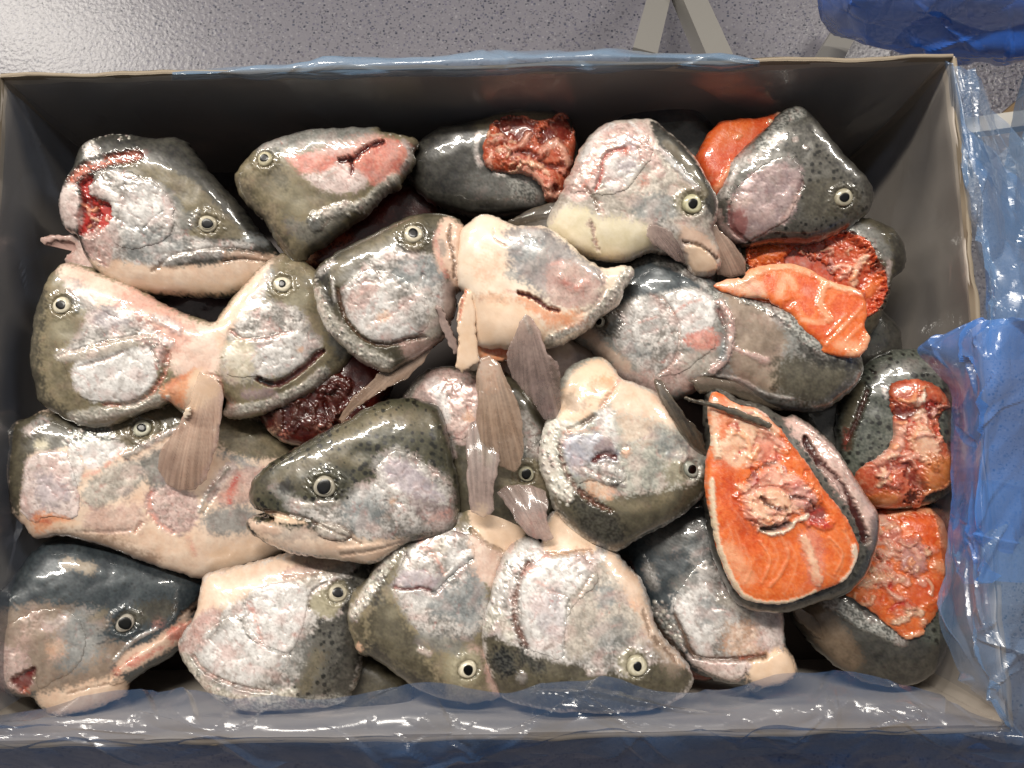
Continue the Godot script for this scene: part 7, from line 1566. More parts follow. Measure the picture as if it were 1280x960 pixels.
	fish({"label": "slate salmon head with silver white cheek, cream fin stump at its lower right", "basis": [Vector3(0.9916, 0.1289, -0.0124), Vector3(-0.1295, 0.9871, -0.0946), Vector3(0, 0.0954, 0.9954), Vector3(0.2005, 0.132, 0.1921)], "seed": 570.6, "out": [-8.49, -5.32, -6.56, -6.76, -3.96, -7.97, -1.37, -9.07, 0.32, -9.46, 2.73, -8.45, 4.9, -4.9, 5.67, -2.06, 5.67, 0.32, 5.55, 2.87, 6.38, 4.61, 6.24, 5.57, 4.98, 6.18, 3.6, 6.38, 2.98, 6.77, 2.43, 6.2, 0.47, 5.98, -1.27, 5.31, -2.93, 4.44, -3.66, 3.16, -5.51, 1.47, -6.24, -0.55, -6.53, -3.01, -7.3, -4.47], "T": 3.4, "base": "darkblue", "strokes": [
			["grey", 0.5, 1.245, 0.747, 0, [-4.07, -6.08, -0.67, -7.06]],
			["scale", 0.9, 0.747, 0.332, 0, [-4.83, 0.27, -3.87, 1.47, -3.33, 2.67]],
			["beads", 40, 0.457, 0, 0.08, [-5.02, -0.14, -4.08, 1.47, -3.14, 2.87]],
			["silver", 0.6, 0.498, 0.291, 0, [-5.47, -3.41, -5.11, -2.17]],
			["silver", 1, 0, 0.332, 0, [-3.76, -0.53, -1.54, -3.15, -2.08, -4.39, -0.31, -6.22, 0.84, -4.97, 1.87, -2.3, 3.75, -0.48, 5.59, 0.13, 5.31, 3.45, 2.22, 3.88, -1.99, 3.89, -2.77, 1.88]],
			["white", 1, 0, 0.457, 0, [-3.66, -0.33, -1.54, -3.15, -0.21, -1.52, 0.01, 1.09, -1.35, 3.46, -2.48, 2.07]],
			["bluegrey", 0.7, 0, 0.415, 0, [-1.07, -0.92, 0.15, -0.91, 0.43, 0.89, -1.41, 1.28]],
			["grey", 0.7, 0, 0.374, 0, [-3.65, -2.36, -1.72, -3.57, -1.39, -2.34, -2.89, -1.34]],
			["bluegrey", 0.6, 0, 0.332, 0, [-2.03, -5.22, 0.1, -6.22, 0.59, -4.35, -1.28, -3.97]],
			["palemeat", 0.6, 0, 0.54, 0, [0.82, 1.09, 3.62, 1.1, 3.03, 3.65, 0.65, 3.46]],
			["silverc", 0.9, 0.415, 0.249, 0.12, [0.56, -0.9, 2.5, 0.11]],
			["whitepink", 0.8, 0, 0.374, 0, [3.3, 0.11, 5.47, 0.32, 5.21, 3.45, 3.82, 3.65]],
			["peach", 1, 0, 0.291, 0, [2.2, 4.14, 5.42, 3.26, 6.46, 4.8, 5.78, 5.95, 3.6, 6.35, 2.27, 5.78]],
			["whitepink", 1, 0, 0.208, 0.1, [-3.14, 2.87, -1.99, 3.95, 2.2, 4.08, 1.79, 5.59, 0.49, 5.79, -1.84, 4.83]],
			["brown", 0.9, 0.166, 0.125, -0.3, [-3.49, 0.27, -2.7, 2.27, -1.98, 3.75, 0.61, 4, 2.21, 3.94, 3.81, 3.75]],
			["redorange", 0.6, 0.166, 0.125, -0.1, [1.81, 3.94, 3.83, 3.45]],
			["brown", 0.8, 0.249, 0.166, -0.2, [-6.03, -0.55, -4.71, 1.87, -2.99, 3.85]],
			["red", 0.5, 0.166, 0.125, 0, [-7.11, -4.05, -6.93, -3.43]]], "parts": [
		{"called": "gill_cover", "out": [-3.66, -0.33, -2.17, -2.96, -0.43, -4.37, 1.15, -3.53, 2.23, -1.69, 3.73, -0.28, 5.57, 0.32, 5.31, 3.45, 2.22, 3.81, -1.78, 3.81, -2.67, 1.88], "T": 0.13, "off": 0, "strokes": []},
		{"called": "fin_stump", "out": [2.19, 4.23, 3.81, 3.75, 5.42, 3.3, 6.28, 4.71, 6.21, 5.47, 4.99, 6.11, 3.6, 6.31, 2.46, 5.87], "T": 0.5, "strokes": []},
		{"called": "gill_flap", "out": [-3.18, 2.87, -2.54, 3.06, -1.79, 4.01, 0.6, 4.14, 2.16, 4.16, 1.79, 5.55, 0.49, 5.83, -1.25, 5.02, -2.62, 4.34], "T": 0.22, "strokes": []}]})
	fish({"label": "thick salmon cross section lying on top, bright orange flesh with pink insides", "basis": [Vector3(0.9842, 0.1767, -0.0037), Vector3(-0.1768, 0.984, -0.0203), Vector3(0, 0.0207, 0.9998), Vector3(0.2501, 0.176, 0.0924)], "seed": 602.3, "out": [-5.9, -3.24, -6.16, -0.32, -5.83, 2.06, -5.47, 4.91, -4.39, 7.73, -3.16, 9.03, -0.29, 9.32, 2.29, 8.49, 4.69, 7.67, 6.19, 6.05, 7.14, 3.64, 7.35, 1.85, 6.46, 0.2, 5.49, -1.63, 4.52, -3.58, 3.18, -5.13, 1.56, -6.38, 0.81, -6.18, -1.26, -7.42, -2.9, -7.86, -4.94, -9.09, -5.59, -7.22, -5.57, -4.96], "T": 3.4, "base": "greydark", "fray": 0.08, "strokes": [
			["pinkgrey", 1, 0, 0.305, 0, [0.48, -6.15, 1.56, -6.38, 3.18, -5.13, 4.52, -3.58, 5.49, -1.63, 6.46, 0.2, 7.35, 1.85, 6.47, 4.44, 5.67, 2.49, 4.85, 0.84, 3.4, -1.17, 1.95, -3.56]],
			["darkred", 1, 0.305, 0.119, -0.6, [2.01, -4.49, 2.86, -2.69, 4.19, -1.16, 5.03, 0.51, 5.7, 2.16, 6.06, 3.63]],
			["pinksil", 0.8, 0.271, 0.152, 0.15, [3.14, -2.02, 4.17, -0.83, 4.71, 0.51]],
			["pinksil", 0.8, 0.169, 0.119, 0.15, [1.46, -6.12, 3, -4.88, 4.34, -3.33, 5.32, -1.47]],
			["dark", 0.7, 0.508, 0.271, 0, [6.94, 2.17, 6.47, 4.44, 5.02, 7.34]]], "parts": [
		{"called": "cut_flesh", "basis": [Vector3(1, -0.0026, -0.0001), Vector3(0.0026, 0.9995, 0.0313), Vector3(0, -0.0313, 0.9995), Vector3(0.2245, 0.211, 0.1008)], "out": [-4.29, -4.01, -4.52, -1.62, -4.16, 0.93, -3.62, 3.62, -2.64, 6.11, -1.42, 7.28, 1.26, 7.55, 3.68, 6.75, 5.94, 5.94, 7.04, 4.59, 7.43, 3.18, 6.81, 1.44, 5.92, 0, 4.72, -1.61, 3.53, -3.55, 2.48, -5.01, 1.72, -6.15, 0.02, -7.83, -1.58, -8.23, -3.51, -9.35, -4.06, -7.54, -3.91, -5.61], "T": 1, "base": "orange", "fray": 0.06, "e": 0.35, "same": false, "strokes": [
				["palemeat", 1, 0, 0.352, 0, [-3.9, -8.84, -1.58, -8.23, 0.01, -7.63, 1.39, -5.83, -0.12, -4.42, -0.97, -3.47, -2.58, -3.34, -3.98, -4.48, -4.04, -7.22]],
				["orange", 0.7, 0.48, 0.288, 0, [-3.33, -8.83, -2.74, -7.36, -3.12, -5.91]],
				["peach", 0.9, 0.256, 0.16, 0.2, [-3.78, -5.6, -3.59, -4.32]],
				["redorange", 0.8, 0.32, 0.192, 0, [-3.36, -3.83, -2.44, -2.86]],
				["orangepale", 0.7, 0.224, 0.144, 0.2, [-2.15, -6.06, -1.21, -5.4, -1.1, -4.11]],
				["pinkred", 0.8, 0, 0.32, -0.3, [-0.39, -5.71, 1.69, -5.35, 1.62, -3.9, 0.32, -3.45, -0.61, -4.42]],
				["palepink", 0.9, 0.224, 0.128, 0.25, [0.11, -6.18, 1.04, -5.36, 1.98, -4.7]],
				["deeporange2", 0.7, 0.96, 0.416, 0, [-3.27, -2.23, -2.43, 0.96, -0.92, 2.88]],
				["palepink", 1, 0, 0.288, 0.35, [-1.86, -1.25, -0.68, -2.67, 0.63, -3.28, 1.89, -2.78, 3.15, -2.12, 4.06, -1.15, 3.68, 0.12, 1.74, 0.56, 1.7, 1.51, -0.54, 1.62, -1.61, 0.34]],
				["palemeat", 0.9, 0, 0.224, 0.35, [-1.57, -0.61, 0.07, -1.54, 1.49, -1.03, 1.75, 0.4, -0.05, 1.32, -0.99, 0.83]],
				["tatters", 34, 0.608, 0, 0.22, [-1.81, -2.53, -0.22, -5.86, 1.67, -5.03, 4.08, -1.47, 4, 0.12, 1.7, 1.51, -0.54, 1.62, -1.75, 0.02]],
				["tatters", 10, 0.416, 0, 0.12, [-3.85, -8.03, -1.58, -8.15, -0.22, -5.86, -0.97, -3.47, -3.06, -3.51]],
				["pinkred", 0.9, 0.144, 0.096, -0.3, [-0.73, -1.55, 0.56, -1.69, 1.82, -1.19]],
				["pinkred", 0.7, 0.128, 0.096, -0.2, [-1.09, -0.6, -0.28, -0.75, -0.14, -0.27]],
				["mauvepink", 0.9, 0, 0.224, 0.1, [1.84, -1.66, 3.76, -1.47, 3.87, -0.52, 2.41, -0.06]],
				["red", 0.7, 0.288, 0.176, 0.1, [1.53, -1.83, 2.82, -1.97]],
				["red", 0.9, 0.128, 0.096, 0.12, [-2.36, -0.94, -1.2, -1.72, -0.37, -2.5]],
				["mauvered", 0.9, 0, 0.224, -0.2, [3.04, 0.1, 4.65, -0.03, 4.59, 1.08, 3.32, 1.06]],
				["red", 1, 0.352, 0.192, 0.15, [3.47, 1.22, 4.9, 1.4]],
				["red", 0.8, 0.128, 0.096, 0, [3.01, 0.74, 4.64, 0.13]],
				["mauve", 0.9, 0, 0.192, -0.35, [-0.54, 1.47, 1.71, 1.19, 1.69, 1.66, 0.25, 1.83]],
				["paleskin", 1, 0.144, 0.096, 0.25, [-0.7, 1.62, 0.4, 1.99, 1.69, 1.66, 2.2, 1.04, 3.33, 0.66]],
				["pinkred", 0.6, 0, 0.352, 0, [2.63, 2, 3.92, 1.7, 4.45, 3.92, 4.03, 6.1, 3.09, 5.77, 2.86, 3.89]],
				["palemeat", 0.9, 0.352, 0.192, 0.12, [2.93, 2.47, 3.48, 4.21, 3.88, 5.78]],
				["orangepale", 0.42, 0.112, 0.096, 0.08, [1.03, 2.13, 1.6, 3.55, 0.9, 5.11, 0.06, 6.03]],
				["orangepale", 0.42, 0.096, 0.096, 0.08, [-0.58, 2.57, 0.15, 4, -0.56, 5.71]],
				["orangepale", 0.42, 0.096, 0.096, 0.06, [-1.87, 2.86, -1.3, 4.44, -1.83, 5.69]],
				["orangepale", 0.42, 0.096, 0.096, 0.08, [4.85, 2.35, 5.9, 3.63, 5.18, 5.18]],
				["orangepale", 0.42, 0.096, 0.096, 0.06, [6, 1.74, 6.87, 3.33]],
				["orangepale", 0.42, 0.08, 0.096, 0, [4.09, 4.85, 5.32, 5.65]],
				["orangepale", 0.8, 0.64, 0.32, 0, [-3, 3.16, -1.66, 5.38]],
				["redorange", 0.6, 0.8, 0.416, 0, [3.71, 6.09, 2.74, 6.55]],
				["orangepale", 0.42, 0.064, 0.096, 0, [-2.46, 1.59, -2.04, 3.17, -2.27, 4.74]],
				["orangepale", 0.42, 0.064, 0.096, 0, [-3.07, 0.95, -2.65, 2.53, -2.88, 4.1]],
				["orangepale", 0.42, 0.064, 0.096, 0, [1.65, 2.61, 2.23, 3.88, 1.84, 5.44, 1.14, 6.67]],
				["orangepale", 0.42, 0.064, 0.096, 0, [0.22, 2.43, 0.8, 3.7, 0.26, 5.1]],
				["orangepale", 0.42, 0.064, 0.096, 0, [5.56, 0.78, 6.31, 1.74, 6.41, 3.01]],
				["orangepale", 0.42, 0.064, 0.096, 0, [5.14, 2.98, 5.87, 4.25, 5.33, 5.5]],
				["deepred", 0.5, 0, 0.384, 0, [-3.11, -2.23, -2.3, -2.21, -1.91, 0.02, -0.55, 1.78, -1.2, 2.09, -2.58, 0.64]],
				["darkred", 0.85, 0.144, 0.128, -0.3, [-0.43, -0.91, 0.33, -0.1, 1.44, 0.08]],
				["darkred", 0.8, 0.128, 0.112, -0.3, [1.81, -0.87, 3.08, -0.69, 3.85, -0.04]],
				["darkred", 0.8, 0.192, 0.128, -0.4, [-0.38, 1.63, 0.74, 1.49, 1.71, 1.19]],
				["darkred", 0.7, 0.128, 0.112, -0.25, [-1.34, -2.2, -0.34, -3.14, 0.97, -3.6]],
				["red", 0.9, 0.256, 0.192, 0, [3.64, 0.91, 4.57, 1.56]],
				["palerim", 1, 0.208, 0.112, 0.1, [-4.15, -2.25, -4.03, 0.93, -3.49, 3.62, -2.48, 6.07, -1.26, 7.18, 1.27, 7.42, 3.68, 6.64]],
				["paleskin", 0.9, 0.256, 0.128, 0.1, [6.88, 3.17, 6.96, 4.59, 5.95, 5.82]],
				["pinksil", 0.9, 0.192, 0.112, 0.15, [0.02, -7.76, 2.05, -6.31, 3.55, -3.87, 5.04, -1.61, 6.83, 1.12]],
				["orange", 0.9, 0.416, 0.192, 0.1, [1.97, -4.38, 3.47, -2.11, 4.97, -0.18, 6.17, 1.43]]]}]})
	fish({"label": "green-black spotted salmon beside the blue film, dark red flesh spilling down its back", "basis": [Vector3(0.968, 0.2508, 0.0062), Vector3(-0.2509, 0.9677, 0.0241), Vector3(0, -0.0249, 0.9997), Vector3(0.3765, 0.136, 0.0337)], "seed": 634.0, "out": [-5.19, 0.11, -4.67, -2.28, -3.46, -4.27, -2.01, -5.87, -0.29, -6.53, 1.7, -6.47, 3.29, -5.62, 4.24, -3.96, 4.94, -2.14, 4.55, 0.35, 4.16, 2.82, 3.69, 5.29, 1.92, 6.7, -0.72, 7.23, -3.35, 6.7, -4.61, 4.88, -5.01, 2.69], "T": 3.3, "base": "spotgreen", "strokes": [
			["olivedark", 0.9, 0, 0.254, 0, [-5.19, 0.11, -4.67, -2.28, -3.47, -4.08, -3.02, -2.77, -3.82, -0.59, -4.65, 2.32, -5.06, 1.95]],
			["darkred", 0.8, 0.181, 0.127, -0.35, [-3, -3.14, -3.8, -0.96, -4.67, 1.04]],
			["red", 0.5, 0.254, 0.181, 0, [-4.89, 0.3, -4.89, 1.95]],
			["grey", 0.6, 0.616, 0.362, 0, [-1.39, -4.92, 1.28, -4.99, 3.38, -4.35]],
			["silver", 0.7, 0.217, 0.145, 0, [-1.73, -3.28, -1.53, -2.36]]], "parts": [
		{"called": "cut_flesh", "out": [-1.16, -3.53, -0.1, -3.91, 1.22, -3.86, 2.26, -3.46, 3.18, -2.41, 3.47, -1.47, 2.71, -0.81, 2.47, 0.65, 2.86, 1.74, 3.51, 2.99, 3.63, 4.23, 2.8, 5.55, 1.31, 6.08, 0.93, 7.05, 1.84, 8.11, 0.53, 8.29, 0.11, 7.05, -2.06, 7.5, -3.7, 6.97, -4.53, 5.06, -3.86, 3.61, -2.47, 2.72, -1.43, 1.47, -1.17, -0.34, -1.4, -2.17], "T": 0.8, "base": "darkmeat", "off": 0, "same": false, "strokes": [
				["blood", 1, 0, 0.326, -0.3, [-1.12, -2.16, 0.09, -1.39, 1.75, -1.7, 2.88, -1.49, 2.33, -0.42, 0.68, -0.11, -0.64, -0.14, -1.09, -1.06]],
				["redorange", 0.8, 0.652, 0.326, 0, [-0.13, -3.4, 1.84, -3.15, 2.91, -1.85]],
				["paleskin", 1, 0, 0.145, 0.4, [0.2, -1.93, 1.14, -2.45, 1.19, -3.35, 1.4, -2.62, 1.18, -1.72, 0.6, -1.56]],
				["palepink", 0.8, 0.145, 0.091, 0.15, [0.2, -0.39, 1.38, -0.81]],
				["palemeat", 0.9, 0, 0.326, 0.35, [0.33, 0.24, 1.48, 0.27, 2.19, 2.08, 1.76, 3.86, 0.52, 2.77, -0.06, 1.32]],
				["orangebrown", 1, 0, 0.362, 0.25, [1.5, 2.78, 3.43, 2.99, 3.52, 4.23, 2.64, 5.46, 0.99, 5.99, 0.74, 4.56]],
				["orangepale", 0.8, 0.217, 0.145, 0.2, [3.51, 4.32, 2.64, 5.55, 1.15, 6.08]],
				["palepink", 0.9, 0.471, 0.217, 0.25, [-0.83, 0.22, -1.09, 2.02, -2.49, 3.09]],
				["palepink", 0.9, 0.29, 0.163, 0.25, [-2.47, 2.72, 0.19, 2.76]],
				["pinkred", 1, 0.399, 0.217, 0.4, [-2.24, 4.72, -1.43, 5.08]],
				["palepink", 0.9, 0.254, 0.145, 0.4, [-2.55, 4.35]],
				["mauvered", 0.8, 0.326, 0.181, -0.3, [-2.53, 3.81, -0.34, 3.48]],
				["orangebrown", 0.9, 0, 0.254, 0.2, [-3.67, 6.33, -1.96, 5.8, -0.83, 6.34, -2.05, 7.32, -3.37, 7.06]],
				["darkred", 0.9, 0.616, 0.29, -0.5, [-0.01, 6.34]],
				["blood", 0.7, 0.471, 0.254, -0.3, [-0.22, 4.19, 0.7, 5.27]],
				["palemeat", 0.6, 0.29, 0.181, 0.1, [0.56, 7.76]],
				["tatters", 36, 0.616, 0, 0.28, [-0.98, -3.07, 2.95, -2.56, 2.43, 0.65, -0.1, 2.04, -1.92, 4.9, -3.26, 4.89, -2.13, 2.73, -1, 0.21]],
				["palepink", 0.6, 0.362, 0.217, 0.2, [-0.68, 0.58]]]}]})
	fish({"label": "dark salmon chunk in the lower right corner, ragged orange and pink cut face up", "basis": [Vector3(0.9725, 0.2318, -0.0205), Vector3(-0.2327, 0.9688, -0.0855), Vector3(0, 0.088, 0.9961), Vector3(0.3596, 0.116, 0.1885)], "seed": 665.7, "out": [-8.01, 1.17, -5.68, -0.45, -3.39, -2.6, -1.82, -4.57, -0.52, -7.28, 1.99, -8.32, 4.37, -8.44, 5.59, -6.78, 5.79, -4.64, 5.49, -1.48, 4.96, 1.97, 4.03, 4.7, 2.79, 6.41, 0.83, 7.21, -1.63, 7.18, -3.56, 6.38, -5.15, 5.2, -6.88, 3.3], "T": 3.4, "base": "dark", "strokes": [
			["scale", 1, 0.655, 0.218, 0.12, [-5.53, -0.18, -4.04, 0.62, -2.45, 1.85, -0.83, 2.53, 0.43, 3.21]],
			["spotgreen", 0.9, 1.091, 0.473, 0, [3.93, 1.29, 3.13, 2.67]],
			["silver", 0.6, 0.146, 0.109, 0, [5.59, -4.64, 5.33, -2.36]],
			["brownfin", 0.8, 0, 0.364, 0, [-7.91, 0.99, -5.74, 0.27, -3.86, 2.39, -2.74, 4.81, -3.55, 6.2, -5.46, 4.86]]], "parts": [
		{"called": "cut_flesh", "out": [-0.8, -7.11, 0.24, -8, 1.93, -7.81, 3.66, -8.09, 4.66, -7.34, 5.23, -6.07, 5.3, -3.23, 4.85, -0.79, 3.65, 0.94, 2.61, 2.16, 2.11, 2.99, 0.76, 3.24, -0.15, 2.39, -1.69, 1, -3.27, -0.23, -4.26, -0.77, -2.39, -2.23, -1.51, -4.2], "T": 0.75, "base": "orange", "off": 0.1, "same": false, "strokes": [
				["palepink", 1, 0.546, 0.255, 0.25, [-0.19, -7.09, 0.74, -6.16]],
				["orangepale", 0.9, 0.4, 0.218, 0.2, [0.89, -7.62, 2.59, -7.57, 4.26, -7.53]],
				["deeporange2", 1, 0, 0.327, 0.1, [1.51, -7.05, 3.91, -7.36, 4.44, -6.09, 3.61, -4.67, 2.39, -5.77]],
				["orangepale", 0.9, 0.437, 0.218, 0.2, [4.85, -6.8, 4.94, -4.65]],
				["pinkred", 0.9, 0, 0.291, 0.1, [-0.63, -6.19, 1.04, -5.79, 1.29, -4.89, -0.43, -4.73]],
				["mauvepink", 1, 0, 0.291, 0.35, [0.93, -4.71, 2.65, -5.04, 3.16, -3.61, 2.34, -2.2, 1.04, -2.56]],
				["palemeat", 1, 0.364, 0.164, 0.5, [3.13, -4.05]],
				["palepink", 1, 0.4, 0.218, 0.35, [-0.52, -3.83, 0.52, -4]],
				["pinkred", 0.9, 0.437, 0.218, 0.2, [-1.33, -2.58, 0.07, -2.93]],
				["palemeat", 0.9, 0.546, 0.291, 0.2, [-2.12, -1.51, -0.72, -1.86]],
				["palepink", 0.9, 0.364, 0.182, 0.35, [-0.61, -1.33, 0.63, -1.86, 1.26, -1.5]],
				["deeporange2", 1, 0, 0.327, 0.1, [1.23, -1.15, 2.97, -1.84, 4.25, -1.49, 4.62, -0.44, 2.68, 0.78, 0.78, -0.09]],
				["orange", 0.8, 0.146, 0.109, 0.12, [2.2, 0.6, 4.29, -0.44]],
				["orangepale", 0.8, 0.437, 0.255, 0.2, [3.91, -2.89, 4.69, -2.54]],
				["pinkred", 0.9, 0.473, 0.218, 0.25, [0.15, -0.44, 1.08, 0.26, 0.34, 0.96]],
				["palemeat", 1, 0.291, 0.146, 0.4, [-0.09, 1.83, 0.95, 1.48]],
				["palemeat", 1, 0.364, 0.164, 0.35, [1.17, 0.95, 2, 0.95]],
				["orangepale", 1, 0.218, 0.127, 0.2, [0.78, 3.07, 2.31, 2.68]],
				["redorange", 0.9, 0.546, 0.291, 0.1, [-1.27, 0.26]],
				["mauvered", 0.9, 0.255, 0.146, -0.2, [0.05, -1.15]],
				["tatters", 46, 0.655, 0, 0.26, [-0.54, -7.1, 1.79, -6.5, 3.87, -3.96, 2.97, -1.84, 1, 0.96, -1.31, 0.61, -3.24, -0.63, -1.65, -2.76]],
				["palemeat", 0.7, 0.291, 0.182, 0.3, [2.24, 1.82]]]},
		{"called": "pectoral_fin", "basis": [Vector3(0.9987, -0.0518, -0.0022), Vector3(0.0518, 0.9978, 0.0415), Vector3(0, -0.0415, 0.9991), Vector3(0.3085, 0.123, 0.2232)], "out": [-3.69, -3.18, -2.8, -2.81, -1.2, -1.7, 0.2, -0.26, 2.15, 1.03, 3.54, 2.48, 3.52, 2.91, 2.08, 2.43, 0.31, 1.15, -1.8, -0.49, -3.21, -1.76], "T": 0.3, "base": "brownfin", "sharp": true, "rays": [-3.53, -2.83, 3.53, 2.83, 26], "strokes": []}]})
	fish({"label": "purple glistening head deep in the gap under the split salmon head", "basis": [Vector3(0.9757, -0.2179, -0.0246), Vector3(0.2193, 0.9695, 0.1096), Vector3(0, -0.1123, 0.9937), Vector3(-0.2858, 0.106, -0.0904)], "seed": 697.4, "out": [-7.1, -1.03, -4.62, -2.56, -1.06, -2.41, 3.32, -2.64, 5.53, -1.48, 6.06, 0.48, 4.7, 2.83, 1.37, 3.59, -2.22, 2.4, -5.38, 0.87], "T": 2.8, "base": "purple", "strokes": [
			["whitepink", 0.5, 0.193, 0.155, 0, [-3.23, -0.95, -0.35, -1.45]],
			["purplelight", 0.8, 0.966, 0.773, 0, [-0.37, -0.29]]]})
	fish({"label": "dark red flesh glimpsed in the hollow left of the spotted head", "basis": [Vector3(0.9917, -0.1287, -0.0068), Vector3(0.1288, 0.9903, 0.0525), Vector3(0, -0.0529, 0.9986), Vector3(-0.1426, 0.12, -0.0029)], "seed": 729.1, "called": "salmon_scrap", "category": "fish scrap", "wet": true, "main": "flesh", "out": [-6.16, 1.3, -4.72, -0.53, -2.55, -1.63, 0.38, -3.48, 2.6, -3.84, 5.2, -3.06, 5.55, -1.17, 4.05, 1.08, 2.18, 3.3, -1.47, 4.34, -4.72, 3.54], "T": 2.6, "base": "darkred", "strokes": [
			["blood", 0.7, 1.122, 0.748, 0, [-2.55, 0.24, -0.37, 0.64]],
			["redbrown", 0.8, 0.748, 0.561, 0, [-0.74, 3.24, 2.2, 1.43]],
			["tatters", 30, 1.122, 0, 0.3, [-5.8, 0.2, -1.46, -1.62, 4.08, -3.45, 5.18, -1.55, 2.19, 2.18, -4, 3.18]],
			["darkred", 0.95, 0, 1.122, 0, [-6.52, 0.93, -2.55, -1.63, 0.38, -3.48, 5.2, -3.06, 5.55, -1.17, 2.18, 3.3, -4.72, 3.54]]]})
	fish({"label": "dark orange flesh showing between the olive head and the grey lipped head", "basis": [Vector3(0.9947, -0.1012, -0.0172), Vector3(0.1027, 0.9807, 0.1662), Vector3(0, -0.1671, 0.9859), Vector3(-0.1143, 0.104, -0.1653)], "seed": 760.8, "called": "salmon_scrap", "category": "fish scrap", "wet": true, "main": "flesh", "out": [-6.43, 2.96, -5.63, 1.62, -3.68, 0.47, -1.34, -0.87, 1.02, -2.41, 3, -3.96, 5.34, -4.34, 6.87, -2.79, 6.43, -0.84, 3.65, 0.71, -0.26, 1.85, -3.78, 3.57, -4.94, 3.94], "T": 2.2, "base": "darkred", "strokes": [
			["redorange", 0.6, 0.783, 0.587, 0, [-4.87, 1.82, -1.77, 0.68]],
			["orangepale", 0.8, 0.587, 0.391, 0, [-5.28, 2.59]],
			["blood", 0.6, 1.174, 0.783, 0, [1.78, -2.02, 3.73, -2.41]]]})
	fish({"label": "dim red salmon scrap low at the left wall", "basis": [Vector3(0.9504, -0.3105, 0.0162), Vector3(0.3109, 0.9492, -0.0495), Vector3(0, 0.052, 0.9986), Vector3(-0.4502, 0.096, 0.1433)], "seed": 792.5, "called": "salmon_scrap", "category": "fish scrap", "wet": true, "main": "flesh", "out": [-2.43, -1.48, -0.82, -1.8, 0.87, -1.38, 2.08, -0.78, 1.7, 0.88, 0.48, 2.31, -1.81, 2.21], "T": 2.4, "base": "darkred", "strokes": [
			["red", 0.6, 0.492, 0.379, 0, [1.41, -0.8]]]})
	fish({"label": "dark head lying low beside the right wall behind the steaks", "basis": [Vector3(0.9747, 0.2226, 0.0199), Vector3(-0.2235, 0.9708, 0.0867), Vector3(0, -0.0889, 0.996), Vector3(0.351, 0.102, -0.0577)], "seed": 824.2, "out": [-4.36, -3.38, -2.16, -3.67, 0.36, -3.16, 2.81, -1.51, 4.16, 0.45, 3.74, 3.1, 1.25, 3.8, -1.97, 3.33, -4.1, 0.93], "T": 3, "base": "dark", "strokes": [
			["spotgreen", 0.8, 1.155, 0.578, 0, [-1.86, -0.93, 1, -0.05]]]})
	fish({"label": "reddish scrap of flesh under the cream fin stump at the near edge", "basis": [Vector3(0.9933, 0.1149, -0.0147), Vector3(-0.1158, 0.9853, -0.1259), Vector3(0, 0.1267, 0.9919), Vector3(0.1901, 0.1, 0.2419)], "seed": 855.9, "called": "salmon_scrap", "category": "fish scrap", "wet": true, "main": "flesh", "out": [-1.97, -1.46, -0.5, -1.63, 0.9, -0.92, 2.31, -0.38, 2.2, 1.01, 0.71, 1.7, -1.43, 1.35, -2.27, 0.3], "T": 2.2, "base": "redbrown", "strokes": [
			["pinkred", 0.7, 0.369, 0.259, 0, [-0.22, -0.4, 0.45, 0.31]]]})
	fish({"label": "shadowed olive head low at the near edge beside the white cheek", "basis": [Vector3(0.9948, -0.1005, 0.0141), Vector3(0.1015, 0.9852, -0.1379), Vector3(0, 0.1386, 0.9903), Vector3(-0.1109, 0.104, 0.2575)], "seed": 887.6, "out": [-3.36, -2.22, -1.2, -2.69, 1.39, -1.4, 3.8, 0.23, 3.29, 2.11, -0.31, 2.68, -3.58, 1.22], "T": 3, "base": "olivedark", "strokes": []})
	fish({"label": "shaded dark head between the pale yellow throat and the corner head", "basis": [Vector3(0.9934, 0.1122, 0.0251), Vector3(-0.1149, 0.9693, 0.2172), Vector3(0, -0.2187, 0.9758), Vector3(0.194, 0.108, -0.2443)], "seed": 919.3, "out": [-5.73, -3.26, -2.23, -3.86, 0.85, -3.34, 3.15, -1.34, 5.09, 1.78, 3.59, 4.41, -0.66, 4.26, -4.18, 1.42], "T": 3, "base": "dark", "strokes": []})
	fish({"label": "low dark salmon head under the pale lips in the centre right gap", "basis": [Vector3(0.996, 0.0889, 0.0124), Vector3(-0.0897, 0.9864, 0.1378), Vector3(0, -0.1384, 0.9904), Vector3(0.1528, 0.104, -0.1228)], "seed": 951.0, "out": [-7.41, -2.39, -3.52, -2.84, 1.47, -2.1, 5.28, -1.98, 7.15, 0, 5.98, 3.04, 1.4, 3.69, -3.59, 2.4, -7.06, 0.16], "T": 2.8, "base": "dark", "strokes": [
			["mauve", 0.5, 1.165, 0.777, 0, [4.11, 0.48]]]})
	fish({"label": "brownish salmon head low in the centre under the fins and peach flaps", "basis": [Vector3(0.9999, 0.0161, 0.001), Vector3(-0.0161, 0.998, 0.061), Vector3(0, -0.061, 0.9981), Vector3(0.0505, 0.116, -0.0132)], "seed": 982.7, "out": [-7.34, -1.93, -4.66, -4.15, -1.25, -4.46, 2.51, -4, 5.49, -2.81, 6.56, -0.52, 5, 2.08, 2.33, 4.27, -0.3, 4.98, -2.91, 4.18, -5.51, 2.26], "T": 3, "base": "taupe", "strokes": [
			["finmauve", 0.8, 1.128, 0.752, 0, [-1.31, -1.05, 3.96, -1.71]],
			["darkred", 0.5, 0.564, 0.451, 0, [-3.94, -1.86, -2.85, 0.8]],
			["dark", 0.5, 0.752, 0.564, 0, [2.38, 2.03]]]})
